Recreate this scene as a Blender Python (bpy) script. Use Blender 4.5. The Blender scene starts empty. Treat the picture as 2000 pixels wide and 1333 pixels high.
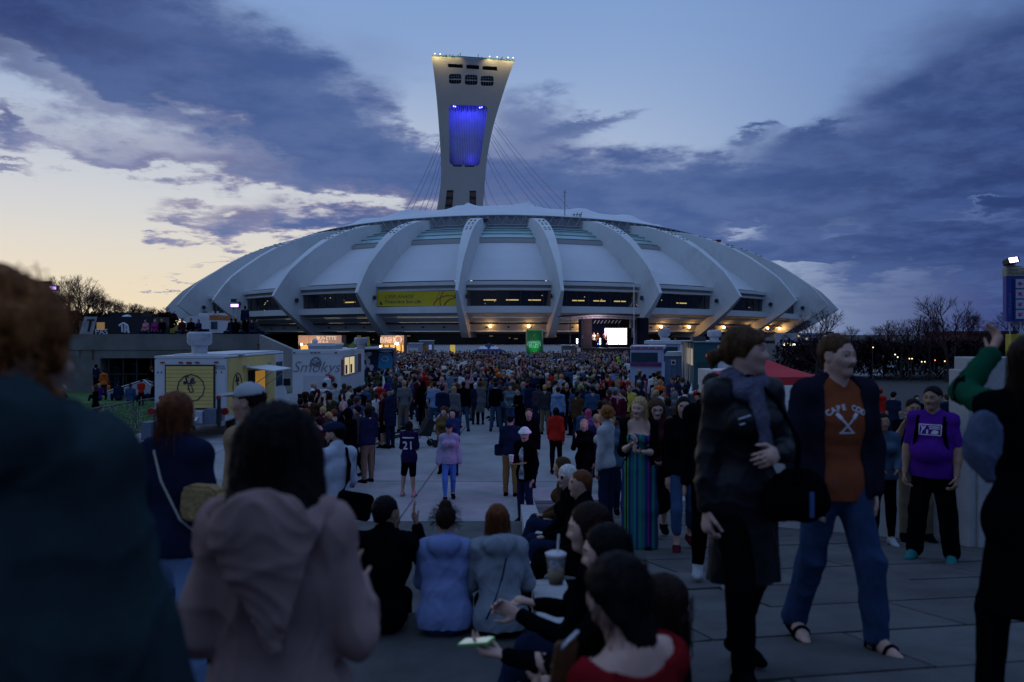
import bpy, bmesh, math, random
import numpy as np
from mathutils import Vector, Matrix, geometry
from mathutils import noise as mnoise
random.seed(7)
C = bpy.context.scene.collection
SC = bpy.context.scene
F = 1555.0
CAMZ = 3.5
def P(px, py, d):
 """World point seen at photo pixel (px, py) at distance d."""
 return Vector(((px - 1000.0) / F * d, d, CAMZ - (py - 653.0) / F * d))
# camera
cam = bpy.data.cameras.new('camera')
cam.lens = 28.0
cam.sensor_width = 36.0
cam.shift_y = -0.00675
cam.clip_start = 0.05
cam.clip_end = 6000
cam.dof.use_dof = True
cam.dof.focus_distance = 42.0
cam.dof.aperture_fstop = 2.0
camo = bpy.data.objects.new('camera', cam)
camo.location = (0, 0, CAMZ)
camo.rotation_euler = (math.radians(90), 0, 0)
C.objects.link(camo)
SC.camera = camo
SC.view_settings.view_transform = 'Standard'
SC.view_settings.look = 'None'
SC.view_settings.exposure = 0.0
SC.view_settings.gamma = 1.0
SC.view_settings.use_curve_mapping = False
SC.render.engine = 'CYCLES'
SC.cycles.max_bounces = 5
SC.cycles.diffuse_bounces = 3
SC.cycles.glossy_bounces = 2
SC.cycles.transmission_bounces = 4
SC.cycles.transparent_max_bounces = 8
SC.cycles.use_denoising = True
SC.cycles.sample_clamp_indirect = 4.0
# world: dusk sky with clouds
class N:
 """A shader socket with arithmetic, so that node maths reads as maths."""
 tree = None
 def __init__(self, s):
  self.s = s
 @staticmethod
 def op(kind, *args):
  n = N.tree.nodes.new('ShaderNodeMath')
  n.operation = kind
  for i, a in enumerate(args):
   if isinstance(a, N):
    N.tree.links.new(a.s, n.inputs[i])
   else:
    n.inputs[i].default_value = float(a)
  return N(n.outputs[0])
 def __add__(self, o): return N.op('ADD', self, o)
 __radd__ = __add__
 def __sub__(self, o): return N.op('SUBTRACT', self, o)
 def __rsub__(self, o): return N.op('SUBTRACT', o, self)
 def __mul__(self, o): return N.op('MULTIPLY', self, o)
 __rmul__ = __mul__
 def __truediv__(self, o): return N.op('DIVIDE', self, o)
 def __rtruediv__(self, o): return N.op('DIVIDE', o, self)
def smooth(x, lo, hi):
 n = N.tree.nodes.new('ShaderNodeMapRange')
 n.interpolation_type = 'SMOOTHSTEP'
 N.tree.links.new(x.s, n.inputs['Value'])
 n.inputs['From Min'].default_value = lo
 n.inputs['From Max'].default_value = hi
 return N(n.outputs[0])
def mixc(f, a, b):
 n = N.tree.nodes.new('ShaderNodeMix')
 n.data_type = 'RGBA'
 n.clamp_factor = True
 if isinstance(f, N): N.tree.links.new(f.s, n.inputs[0])
 else: n.inputs[0].default_value = f
 for v, i in ((a, 6), (b, 7)):
  if isinstance(v, N): N.tree.links.new(v.s, n.inputs[i])
  else: n.inputs[i].default_value = (v[0], v[1], v[2], 1)
 return N(n.outputs[2])
def lin(r, g, b):
 return tuple(((c / 255.0) / 12.92 if c / 255.0 <= 0.04045 else ((c / 255.0 + 0.055) / 1.055) ** 2.4) for c in (r, g, b))
SUN_AZ = math.radians(-38)
SUN_EL = math.radians(1.0)
world = bpy.data.worlds.new('World')
SC.world = world
world.use_nodes = True
wt = world.node_tree
wt.nodes.clear()
N.tree = wt
def combine(x, y, z):
 n = wt.nodes.new('ShaderNodeCombineXYZ')
 for i, v in enumerate((x, y, z)):
  if isinstance(v, N): wt.links.new(v.s, n.inputs[i])
  else: n.inputs[i].default_value = v
 return N(n.outputs[0])
def noise3(vec, scale, detail=6.0, rough=0.55):
 n = wt.nodes.new('ShaderNodeTexNoise')
 wt.links.new(vec.s, n.inputs['Vector'])
 n.inputs['Scale'].default_value = scale
 n.inputs['Detail'].default_value = detail
 n.inputs['Roughness'].default_value = rough
 return N(n.outputs['Fac'])
def build_world():
 tc = wt.nodes.new('ShaderNodeTexCoord')
 sep = wt.nodes.new('ShaderNodeSeparateXYZ')
 wt.links.new(tc.outputs['Generated'], sep.inputs[0])
 x, y, z = (N(sep.outputs[i]) for i in range(3))
 az = N.op('ARCTAN2', x, y)
 el = N.op('ARCSINE', N.op('MAXIMUM', z, -0.2))
 den = N.op('MAXIMUM', z, 0.0) + 0.16
 flat = combine(x / den, y / den, 0.0)
 big = noise3(flat, 1.1, 7, 0.6)
 fine = noise3(flat, 4.2, 6, 0.62)
 wisp = noise3(combine(az * 2.2, el * 7.0, 1.7), 2.6, 6, 0.6)
 azd = az + (big - 0.5) * 0.16 + (fine - 0.5) * 0.10 + (wisp - 0.5) * 0.06
 eld = el + (fine - 0.5) * 0.10 + (wisp - 0.5) * 0.07
 tot = None
 def blob(px, py, sx, sy, amp, tilt=0.0):
  """A gaussian bank of cloud; px, py, sx, sy in photo pixels turned into azimuth and elevation."""
  nonlocal tot
  a0 = math.atan((px - 1000) / F)
  e0 = math.atan((653 - py) / F * math.cos(a0))
  c, s = math.cos(math.radians(tilt)), math.sin(math.radians(tilt))
  da, de = azd - a0, eld - e0
  u = (da * c + de * s) * (F / sx)
  v = (de * c - da * s) * (F / sy)
  g = N.op('EXPONENT', (u * u + v * v) * -0.5) * amp
  tot = g if tot is None else tot + g
 blob(60, 15, 300, 85, 1.25, -4)
 blob(330, 110, 210, 70, 1.0, -16)
 blob(570, 205, 180, 62, 1.0, -20)
 blob(730, 315, 150, 55, 1.1, -14)
 blob(800, 110, 110, 50, .35, -20)
 blob(300, 325, 120, 15, .85, -10)
 blob(520, 345, 140, 20, .8, -10)
 blob(365, 425, 36, 18, 1.0, -14)
 blob(470, 437, 34, 15, .95, 4)
 blob(590, 430, 62, 22, 1.05, -6)
 blob(740, 452, 110, 16, .9, -4)
 blob(350, 545, 55, 4, 1.0, 0)
 blob(455, 502, 50, 6, .8, 0)
 blob(540, 605, 200, 10, .6, 0)
 blob(30, 235, 40, 9, .8, -8)
 blob(20, 318, 40, 6, .8, -4)
 blob(1045, 215, 70, 40, 1.1, 0)
 blob(1180, 238, 85, 12, 1.0, 8)
 blob(1110, 335, 230, 40, 1.2, -4)
 blob(1440, 268, 20, 9, .85, 0)
 blob(1480, 252, 16, 7, .8, 0)
 blob(1570, 272, 45, 11, .85, 0)
 blob(1540, 345, 250, 38, 1.1, 6)
 blob(1250, 440, 420, 60, 1.0, 0)
 blob(1960, 70, 200, 120, .85, 30)
 blob(1860, 300, 270, 80, .85, 14)
 blob(1720, 480, 330, 34, 1.1, 0)
 blob(-900, 300, 500, 120, .8, 0)
 blob(3200, 350, 700, 160, .9, 0)
 blob(150, 440, 380, 110, -.55, 0)
 blob(1330, 120, 260, 110, -.5, 0)
 blob(640, 395, 200, 12, -.5, -8)
 blob(1455, 447, 55, 14, -1.6, 4)
 blob(1675, 430, 38, 13, -1.3, 8)
 blob(1880, 412, 70, 7, -1.1, 4)
 blob(850, 228, 38, 22, -.9, -30)
 blob(180, 150, 150, 16, -.55, -14)
 blob(1560, 535, 110, 9, -.7, 4)
 dens = tot + (big - 0.5) * 1.0 + (fine - 0.5) * 1.0 + (wisp - 0.5) * 0.7
 cover = smooth(dens, 0.26, 0.98)
 nis = wt.nodes.new('ShaderNodeTexSky')
 nis.sky_type = 'NISHITA'
 nis.sun_disc = False
 nis.sun_elevation = SUN_EL
 nis.sun_rotation = SUN_AZ
 nis.altitude = 60
 toward = N.op('COSINE', az - math.radians(-36))
 warm = smooth(toward, 0.50, 0.985) * (1.0 - smooth(el, 0.06, 0.36))
 low = 1.0 - smooth(el, -0.02, 0.17)
 blue = mixc(smooth(el, 0.05, 0.5), lin(164, 184, 214), lin(122, 154, 204))
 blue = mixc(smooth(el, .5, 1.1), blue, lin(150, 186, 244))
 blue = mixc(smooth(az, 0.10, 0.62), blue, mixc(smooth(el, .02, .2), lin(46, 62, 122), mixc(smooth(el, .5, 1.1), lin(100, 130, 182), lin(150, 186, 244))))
 cream = mixc(low, lin(218, 217, 214), lin(238, 220, 184))
 clear = mixc(warm, blue, cream)
 thick = smooth(dens, 0.6, 1.6)
 tone = mixc(smooth(wisp * .5 + fine * .5, .38, .62), lin(72, 98, 152), lin(120, 142, 184))
 tone = mixc(thick * 0.7, tone, lin(64, 88, 142))
 darkside = smooth(az, 0.16, 0.62) * (1.0 - smooth(el, .02, .5) * .3) + (1.0 - smooth(az, -0.60, -0.22)) * smooth(el, .18, .36)
 tone = mixc(darkside * 0.85, tone, mixc(smooth(fine, .38, .64), lin(32, 50, 102), lin(54, 76, 132)))
 rosy = warm * (1.0 - thick)
 tone = mixc(rosy * 0.6, tone, lin(178, 160, 172))
 col = mixc(cover, clear, tone)
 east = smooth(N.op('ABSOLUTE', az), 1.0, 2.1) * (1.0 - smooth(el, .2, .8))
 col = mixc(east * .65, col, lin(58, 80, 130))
 add = wt.nodes.new('ShaderNodeMix')
 add.data_type = 'RGBA'; add.blend_type = 'ADD'
 add.inputs[0].default_value = 0.003
 wt.links.new(col.s, add.inputs[6])
 wt.links.new(nis.outputs[0], add.inputs[7])
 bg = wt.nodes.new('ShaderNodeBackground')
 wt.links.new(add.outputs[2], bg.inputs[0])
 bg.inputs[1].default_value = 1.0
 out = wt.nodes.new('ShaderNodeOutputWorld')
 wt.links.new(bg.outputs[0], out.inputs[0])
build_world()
sun = bpy.data.lights.new('sun', 'SUN')
sun.energy = 0.10
sun.angle = math.radians(12)
sun.color = (1.0, .86, .68)
suno = bpy.data.objects.new('sun', sun)
suno.rotation_euler = Vector((math.sin(SUN_AZ), math.cos(SUN_AZ), math.tan(math.radians(6)))).to_track_quat('Z', 'Y').to_euler()
C.objects.link(suno)
# materials
MATS = {}
def mat(name, col, rough=0.7, var=0.18, scale=6.0, bump=0.25, bscale=None, metal=0.0, spec=0.3, coord='Object', dirt=None):
 """Procedural surface: base colour with noise variation, fine relief."""
 if name in MATS: return MATS[name]
 m = bpy.data.materials.new(name)
 m.use_nodes = True
 t = m.node_tree
 b = t.nodes['Principled BSDF']
 tc = t.nodes.new('ShaderNodeTexCoord')
 n1 = t.nodes.new('ShaderNodeTexNoise')
 n1.inputs['Scale'].default_value = scale
 n1.inputs['Detail'].default_value = 5
 n1.inputs['Roughness'].default_value = .62
 t.links.new(tc.outputs[coord], n1.inputs['Vector'])
 r = t.nodes.new('ShaderNodeValToRGB')
 r.color_ramp.elements[0].position = .32
 r.color_ramp.elements[1].position = .70
 r.color_ramp.elements[0].color = (*[c * (1 - var) for c in col], 1)
 r.color_ramp.elements[1].color = (*[min(1, c * (1 + var)) for c in col], 1)
 t.links.new(n1.outputs['Fac'], r.inputs[0])
 src = r.outputs[0]
 if dirt:
  n3 = t.nodes.new('ShaderNodeTexNoise')
  n3.inputs['Scale'].default_value = dirt[0]
  n3.inputs['Detail'].default_value = 8
  n3.inputs['Roughness'].default_value = .7
  t.links.new(tc.outputs[coord], n3.inputs['Vector'])
  mr = t.nodes.new('ShaderNodeMapRange')
  mr.inputs['From Min'].default_value = .52
  mr.inputs['From Max'].default_value = .72
  mr.inputs['To Max'].default_value = dirt[1]
  t.links.new(n3.outputs['Fac'], mr.inputs['Value'])
  mx = t.nodes.new('ShaderNodeMix'); mx.data_type = 'RGBA'
  t.links.new(mr.outputs[0], mx.inputs[0])
  t.links.new(src, mx.inputs[6])
  mx.inputs[7].default_value = (*dirt[2], 1)
  src = mx.outputs[2]
 t.links.new(src, b.inputs['Base Color'])
 b.inputs['Roughness'].default_value = rough
 b.inputs['Metallic'].default_value = metal
 b.inputs['Specular IOR Level'].default_value = spec
 if bump > 0:
  n2 = t.nodes.new('ShaderNodeTexNoise')
  n2.inputs['Scale'].default_value = bscale or scale * 7
  n2.inputs['Detail'].default_value = 3
  t.links.new(tc.outputs[coord], n2.inputs['Vector'])
  bp = t.nodes.new('ShaderNodeBump')
  bp.inputs['Strength'].default_value = bump
  bp.inputs['Distance'].default_value = .02
  t.links.new(n2.outputs['Fac'], bp.inputs['Height'])
  t.links.new(bp.outputs[0], b.inputs['Normal'])
 MATS[name] = m
 return m
def emit(name, col, strength):
 if name in MATS: return MATS[name]
 m = bpy.data.materials.new(name)
 m.use_nodes = True
 b = m.node_tree.nodes['Principled BSDF']
 b.inputs['Base Color'].default_value = (*col, 1)
 b.inputs['Emission Color'].default_value = (*col, 1)
 b.inputs['Emission Strength'].default_value = strength
 MATS[name] = m
 return m
def glass(name, tint, clear=.5, rough=.06):
 """A pane: part see-through, part mirror."""
 if name in MATS: return MATS[name]
 m = bpy.data.materials.new(name)
 m.use_nodes = True
 t = m.node_tree
 b = t.nodes['Principled BSDF']
 b.inputs['Base Color'].default_value = (*tint, 1)
 b.inputs['Roughness'].default_value = rough
 b.inputs['Specular IOR Level'].default_value = .5
 tr = t.nodes.new('ShaderNodeBsdfTransparent')
 tr.inputs[0].default_value = (.75, .8, .85, 1)
 mx = t.nodes.new('ShaderNodeMixShader')
 mx.inputs[0].default_value = clear
 t.links.new(b.outputs[0], mx.inputs[1])
 t.links.new(tr.outputs[0], mx.inputs[2])
 t.links.new(mx.outputs[0], t.nodes['Material Output'].inputs[0])
 MATS[name] = m
 return m
# mesh helpers
def tag(o, label=None, cat=None, group=None, kind=None):
 if label: o['label'] = label
 if cat: o['category'] = cat
 if group: o['group'] = group
 if kind: o['kind'] = kind
 return o
def empty(name, loc=(0, 0, 0), rz=0.0, label=None, cat=None, group=None):
 o = bpy.data.objects.new(name, None)
 o.location = loc
 o.rotation_euler = (0, 0, rz)
 o.empty_display_size = .2
 C.objects.link(o)
 tag(o, label, cat, group)
 return o
class MB:
 """Collects shapes, then links them as one mesh object."""
 def __init__(self):
  self.v, self.f, self.mi = [], [], []
  self.cur = 0
 def add(self, verts, faces):
  o = len(self.v)
  self.v.extend([tuple(p) for p in verts])
  self.f.extend([tuple(i + o for i in f) for f in faces])
  self.mi.extend([self.cur] * len(faces))
  return self
 def box(self, x0, x1, y0, y1, z0, z1, bev=0.0):
  if bev > 0:
   return self.prism([(x0 + bev, z0), (x1 - bev, z0), (x1, z0 + bev), (x1, z1 - bev), (x1 - bev, z1), (x0 + bev, z1), (x0, z1 - bev), (x0, z0 + bev)], 'y', y0, y1)
  v = [(x0, y0, z0), (x1, y0, z0), (x1, y1, z0), (x0, y1, z0), (x0, y0, z1), (x1, y0, z1), (x1, y1, z1), (x0, y1, z1)]
  return self.add(v, [(0, 3, 2, 1), (4, 5, 6, 7), (0, 1, 5, 4), (1, 2, 6, 5), (2, 3, 7, 6), (3, 0, 4, 7)])
 def prism(self, poly, axis, a, b):
  """Extrude a 2D polygon along an axis."""
  def pt(p, h):
   return {'x': (h, p[0], p[1]), 'y': (p[0], h, p[1]), 'z': (p[0], p[1], h)}[axis]
  n = len(poly)
  v = [pt(p, a) for p in poly] + [pt(p, b) for p in poly]
  f = [tuple(range(n))[::-1], tuple(range(n, 2 * n))]
  f += [(i, (i + 1) % n, n + (i + 1) % n, n + i) for i in range(n)]
  return self.add(v, f)
 def quad(self, a, b, c, d):
  return self.add([a, b, c, d], [(0, 1, 2, 3)])
 def hexa(self, eight):
  """Box from eight corners: bottom ring then top ring."""
  return self.add(eight, [(0, 3, 2, 1), (4, 5, 6, 7), (0, 1, 5, 4), (1, 2, 6, 5), (2, 3, 7, 6), (3, 0, 4, 7)])
 def tube(self, pts, r, n=8, cap=True):
  pts = [Vector(p) for p in pts]
  rs = r if isinstance(r, (list, tuple)) else [r] * len(pts)
  rings = []
  up = Vector((0, 0, 1))
  for i, p in enumerate(pts):
   d = (pts[min(i + 1, len(pts) - 1)] - pts[max(i - 1, 0)])
   if d.length < 1e-9: d = Vector((0, 0, 1))
   d.normalize()
   a = d.cross(up if abs(d.z) < .95 else Vector((1, 0, 0))).normalized()
   b = d.cross(a)
   rings.append([p + (a * math.cos(t) + b * math.sin(t)) * rs[i] for t in [2 * math.pi * k / n for k in range(n)]])
  v = [q for rg in rings for q in rg]
  f = []
  for i in range(len(pts) - 1):
   for k in range(n):
    f.append((i * n + k, i * n + (k + 1) % n, (i + 1) * n + (k + 1) % n, (i + 1) * n + k))
  if cap:
   f.append(tuple(range(n))[::-1])
   f.append(tuple(range((len(pts) - 1) * n, len(pts) * n)))
  return self.add(v, f)
 def lathe(self, prof, c=(0, 0, 0), n=20):
  v, f = [], []
  for (r, z) in prof:
   for k in range(n):
    t = 2 * math.pi * k / n
    v.append((c[0] + r * math.cos(t), c[1] + r * math.sin(t), c[2] + z))
  for i in range(len(prof) - 1):
   for k in range(n):
    f.append((i * n + k, i * n + (k + 1) % n, (i + 1) * n + (k + 1) % n, (i + 1) * n + k))
  f.append(tuple(range(n))[::-1])
  f.append(tuple(range((len(prof) - 1) * n, len(prof) * n)))
  return self.add(v, f)
 def ball(self, c, r, n=10, m=6, sq=(1, 1, 1)):
  v, f = [], []
  for i in range(m + 1):
   ph = math.pi * i / m
   for k in range(n):
    t = 2 * math.pi * k / n
    v.append((c[0] + r * sq[0] * math.sin(ph) * math.cos(t), c[1] + r * sq[1] * math.sin(ph) * math.sin(t), c[2] + r * sq[2] * math.cos(ph)))
  for i in range(m):
   for k in range(n):
    f.append((i * n + k, (i + 1) * n + k, (i + 1) * n + (k + 1) % n, i * n + (k + 1) % n))
  return self.add(v, f)
 def mesh(self, name, m, smooth=False):
  me = bpy.data.meshes.new(name)
  me.from_pydata(self.v, [], self.f)
  for x in (m if isinstance(m, (list, tuple)) else [m]):
   me.materials.append(x)
  if any(self.mi):
   me.polygons.foreach_set('material_index', self.mi)
  if smooth:
   me.polygons.foreach_set('use_smooth', [True] * len(me.polygons))
  me.update()
  return me
 def build(self, name, m, parent=None, smooth=False, label=None, cat=None, group=None, kind=None):
  return link(name, self.mesh(name, m, smooth), parent, label, cat, group, kind)
def link(name, me, parent=None, label=None, cat=None, group=None, kind=None):
 o = bpy.data.objects.new(name, me)
 C.objects.link(o)
 if parent is not None: o.parent = parent
 tag(o, label, cat, group, kind)
 return o
def smooth_angle(o, deg=40):
 me = o.data
 bm = bmesh.new(); bm.from_mesh(me)
 bmesh.ops.recalc_face_normals(bm, faces=bm.faces)
 for f in bm.faces: f.smooth = True
 for e in bm.edges:
  e.smooth = len(e.link_faces) == 2 and e.calc_face_angle(0) < math.radians(deg)
 bm.to_mesh(me); bm.free()
def fixn(o):
 bm = bmesh.new(); bm.from_mesh(o.data)
 bmesh.ops.recalc_face_normals(bm, faces=bm.faces)
 bm.to_mesh(o.data); bm.free()
 return o
def text(name, s, m, size, loc, rot=(math.pi / 2, 0, 0), parent=None, align='CENTER', ext=0.0, sx=1.0, shear=0.0, off=0.0, spacing=1.0):
 """Flat lettering as real shapes."""
 cu = bpy.data.curves.new(name, 'FONT')
 cu.body = s
 cu.size = size
 cu.align_x = align
 cu.align_y = 'CENTER'
 cu.extrude = ext
 cu.shear = shear
 cu.offset = off
 cu.space_character = spacing
 cu.resolution_u = 3
 cu.materials.append(m)
 o = bpy.data.objects.new(name, cu)
 o.location = loc
 o.rotation_euler = rot
 o.scale = (sx, 1, 1)
 me = bpy.data.meshes.new_from_object(o)
 me.name = name
 q = bpy.data.objects.new(name, me)
 q.location = loc; q.rotation_euler = rot; q.scale = (sx, 1, 1)
 bpy.data.objects.remove(o)
 C.objects.link(q)
 if parent is not None: q.parent = parent
 return q
def copy_tree(o, parent=None):
 c = o.copy()
 C.objects.link(c)
 if parent is not None: c.parent = parent
 for ch in o.children:
  copy_tree(ch, c)
 return c
# materials of the setting
concrete_plaza = mat('plaza_concrete', (.235, .23, .235), .85, .24, .5, .4, 30, coord='Object', dirt=(1.1, .6, (.14, .14, .146)))
slab_mats = [mat('slab_%d' % i, (c, c * 1.01, c * 1.03), .85, .32, 2.2, .6, 60, dirt=(2.2, .7, (.06, .062, .066))) for i, c in enumerate((.052, .066, .058, .076))]
joint_dark = mat('joint_dirt', (.03, .03, .032), .95, .3, 8)
terrace_concrete = mat('terrace_concrete', (.15, .145, .135), .9, .25, .6, .3, 20, dirt=(.5, .6, (.09, .08, .075)))
wall_white = mat('pale_concrete', (.30, .30, .31), .85, .15, 2.0, .3, 30, dirt=(1.2, .5, (.22, .22, .23)))
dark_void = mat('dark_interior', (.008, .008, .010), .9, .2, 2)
lawn_mat = mat('lawn', (.045, .10, .025), .95, .45, 1.5, .8, 40)
def ramp(y):
 return min(1.85, max(0.0, 2.366 - .14 * y))
g = MB()
g.quad((-1500, -60, -.004), (1500, -60, -.004), (1500, 3000, -.004), (-1500, 3000, -.004))
g.build('ground', mat('far_ground', (.035, .034, .032), .95, .3, .02), kind='structure')
pl = MB()
pl.add([(-22, 12.9, 0), (12, 12.9, 0), (16, 40, 0), (60, 120, 0), (60, 330, 0), (-60, 330, 0), (-40, 120, 0), (-22, 80, 0)], [tuple(range(8))])
pl.build('plaza', concrete_plaza, kind='structure')
pj = MB()
for yy in (19.2, 25.6, 33.0, 42.0):
 pj.quad((-21, yy, .004), (40, yy - .9, .004), (40, yy - .86, .004), (-21, yy + .04, .004))
for xx in (-9.0, -2.2, 4.6, 11.4):
 pj.quad((xx, 13, .004), (xx + .035, 13, .004), (xx + 1.2, 60, .004), (xx + 1.16, 60, .004))
pj.build('plaza_joints', mat('joint_line', (.10, .10, .11), .9, .3, 3), kind='structure')
cb = MB()
for a, b, w in (((-6.4, 23.6), (-3.3, 29.3), .05), ((-5.2, 25.6), (-2.0, 29.5), .05), ((-4.6, 24.5), (-3.0, 29.0), .04)):
 n = 12
 pts = []
 for i in range(n + 1):
  t = i / n
  pts.append((a[0] + (b[0] - a[0]) * t + .12 * math.sin(t * 7 + a[0]), a[1] + (b[1] - a[1]) * t, .03))
 cb.tube(pts, .028, 6)
tag(cb.build('cable', mat('black_rubber', (.015, .015, .016), .6)), 'black power cables running over the grey plaza toward the crowd', 'cable')
steps = empty('stone_steps', (0, 0, 0))
tag(steps, None, None, None, 'structure')
lev = [(-8, 2.6, 1.80), (2.6, 4.4, 1.55), (4.4, 6.15, 1.35), (6.15, 9.5, .90), (9.5, 13.0, .45)]
for (y0, y1, z) in lev:
 s = MB()
 x = -14.0
 while x < .4:
  x2 = min(.4, x + 2.4)
  s.box(x + .006, x2 - .006, y0 + .004, y1, z - .6, z, .012)
  x = x2
 o = s.build('step', slab_mats[2], steps)
rb = MB()
ys = [-8, 2.3] + [2.3 + (16.9 - 2.3) * i / 30 for i in range(1, 31)]
for a, b in zip(ys[:-1], ys[1:]):
 za, zb = ramp(a) - .03, ramp(b) - .03
 rb.hexa([(.42, a, -.5), (12, a, -.5), (12, b, -.5), (.42, b, -.5), (.42, a, za), (12, a, za), (12, b, zb), (.42, b, zb)])
ramp_bed = rb.build('ramp', joint_dark, kind='structure')
rng = random.Random(3)
ca, sa = math.cos(math.radians(13)), math.sin(math.radians(13))
row = 0
nslab = 0
v = 1.6
while v < 17.5:
 dv = .78
 u = -1.5 - (row % 2) * .9
 while u < 13:
  du = 1.75
  cor = []
  for (uu, vv) in ((u, v), (u + du - .022, v), (u + du - .022, v + dv - .026), (u, v + dv - .026)):
   cor.append((uu * ca - vv * sa + 2.0, uu * sa + vv * ca))
  cx = sum(c[0] for c in cor) / 4; cy = sum(c[1] for c in cor) / 4
  u += du
  if cx < -.6 or cx > 11.5 or cy < 1.4 or cy > 16.6: continue
  cor = [(max(.44, c[0]), min(16.85, c[1])) for c in cor]
  if max(c[0] for c in cor) - min(c[0] for c in cor) < .15: continue
  if cor[0][0] >= cor[1][0] - .02 or cor[3][0] >= cor[2][0] - .02:
   continue
  dz = rng.uniform(-.004, .005)
  s = MB()
  s.hexa([(c[0], c[1], ramp(c[1]) - .028) for c in cor] + [(c[0], c[1], ramp(c[1]) + dz) for c in cor])
  if nslab < 250 and (cy < 12):
   s.build('paving_slab', slab_mats[rng.randrange(4)], ramp_bed)
   nslab += 1
  else:
   s.build('paving_slab', slab_mats[rng.randrange(4)], ramp_bed)
 v += dv
 row += 1
lg = MB()
for i in range(16):
 a, b = 1.2 + i * 1.0, 1.2 + i * 1.0 + .985
 lg.hexa([(.16, a, -.2), (.43, a, -.2), (.43, b, -.2), (.16, b, -.2), (.16, a, ramp(a) + .05), (.43, a, ramp(a) + .05), (.43, b, ramp(b) + .05), (.16, b, ramp(b) + .05)])
 if ramp(b) < .05: break
lg.build('kerb_ledge', wall_white, kind='structure')
pw = empty('parapet_wall', (0, 0, 0), 0, 'pale concrete parapet wall beside the paved ramp, stepping up toward its near end', 'wall')
def wallbox(x0, y0, x1, y1, t, z0, z1, nm='wall_block'):
 d = Vector((x1 - x0, y1 - y0, 0)).normalized()
 n = Vector((-d.y, d.x, 0)) * t
 a, b = Vector((x0, y0, 0)), Vector((x1, y1, 0))
 m = MB()
 m.hexa([p + Vector((0, 0, z)) for z in (z0, z1) for p in (a, b, b - n, a - n)])
 return fixn(m.build(nm, wall_white, pw))
wallbox(3.2, 12.3, 4.28, 11.0, .35, .2, 1.78)
wallbox(4.29, 10.98, 5.36, 9.62, .35, .3, 1.80)
for a_, b_, c_, d__, h_ in ((5.13, 5.215, 8.95, 9.35, 3.09), (5.22, 5.9, 8.9, 9.4, 3.235), (5.905, 6.9, 8.88, 9.4, 3.42)):
 m = MB(); m.box(a_, b_, c_, d__, .4, h_, .008); m.build('wall_block', wall_white, pw)
# lawn and the terrace on the left
lw = MB()
lw.quad((-46, 22, .02), (-13.2, 26.5, .02), (-13.2, 48, .02), (-46, 48, .02))
lw.build('lawn', lawn_mat, kind='structure')
def blades(name, x0, x1, y0, y1, z, n, seed, h=.07):
 r = random.Random(seed)
 m = MB()
 for i in range(n):
  x, y = r.uniform(x0, x1), r.uniform(y0, y1)
  a = r.uniform(0, 6.28); w = .02; hh = h * r.uniform(.5, 1.4)
  dx, dy = math.cos(a) * w, math.sin(a) * w
  m.add([(x - dx, y - dy, z), (x + dx, y + dy, z), (x + r.uniform(-.04, .04), y + r.uniform(-.04, .04), z + hh)], [(0, 1, 2)])
 return m.build(name, mat('grass_blade', (.05, .12, .03), .9, .4, 3), kind='stuff')
blades('grass', -25, -13.3, 27, 40, .02, 9000, 1)
kb = MB()
kb.hexa([(-46, 21.4, -.1), (-12.8, 26.0, -.1), (-12.8, 26.5, -.1), (-46, 22, -.1), (-46, 21.4, .16), (-12.8, 26.0, .16), (-12.8, 26.5, .16), (-46, 22, .16)])
kb.build('lawn_kerb', wall_white, kind='structure')
TY = 48.0
ter = empty('concrete_terrace', (0, TY, 0), 0, 'long grey concrete terrace with rust stains above a dark opening, behind the lawn', 'terrace')
def tx(px): return (px - 1000) / F * TY
def tz(py): return CAMZ - (py - 653) / F * TY
m = MB()
m.box(-62, tx(196), 0, 30, 0, 3.48)
m.box(tx(196), tx(322), 0, 30, tz(700), 3.48)
m.prism([(tx(322), 0), (tx(506), 0), (-18.2, 9), (-30, 30), (tx(322), 30)], 'z', 0, 3.48)
m.build('terrace_wall', terrace_concrete, ter)
m = MB()
m.hexa([(tx(506), 0, 0), (tx(612), 0, 0), (tx(612), .7, 0), (tx(506), .7, 0), (tx(506), 0, 3.46), (tx(612), 0, tz(701)), (tx(612), .7, tz(701)), (tx(506), .7, 3.46)])
m.build('sloping_wall', mat('pale_terrace', (.27, .255, .235), .9, .15, 1, .3, 20), ter)
m = MB()
m.box(-62, tx(505), -.05, .25, 2.55, 3.5)
m.build('terrace_edge', terrace_concrete, ter)
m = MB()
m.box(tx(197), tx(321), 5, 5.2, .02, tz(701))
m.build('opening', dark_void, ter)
m = MB()
for px in (207, 235, 262, 290, 312):
 m.box(tx(px), tx(px) + .06, .3, .36, 0, tz(700))
m.box(tx(196), tx(322), .3, .34, 1.05, 1.1)
m.build('guard_rail', mat('dark_steel', (.05, .05, .055), .5, metal=.6), ter)
rs = mat('rust', (.12, .05, .03), .95, .4, 3)
for px, py0, py1, w in ((157, 684, 700, .1), (182, 683, 703, .16), (505, 672, 696, .14)):
 m = MB()
 n = 8
 v = []
 for i in range(n + 1):
  t = i / n
  ww = w * (1 - .7 * t) * (1 + .3 * math.sin(9 * t + px))
  v.append((tx(px) - ww / 2, tz(py0 + (py1 - py0) * t))); v.append((tx(px) + ww / 2, tz(py0 + (py1 - py0) * t)))
 m.add([(a, -.056, b) for a, b in v], [(2 * i, 2 * i + 1, 2 * i + 3, 2 * i + 2) for i in range(n)])
 m.build('rust_stain', rs, ter)
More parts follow.
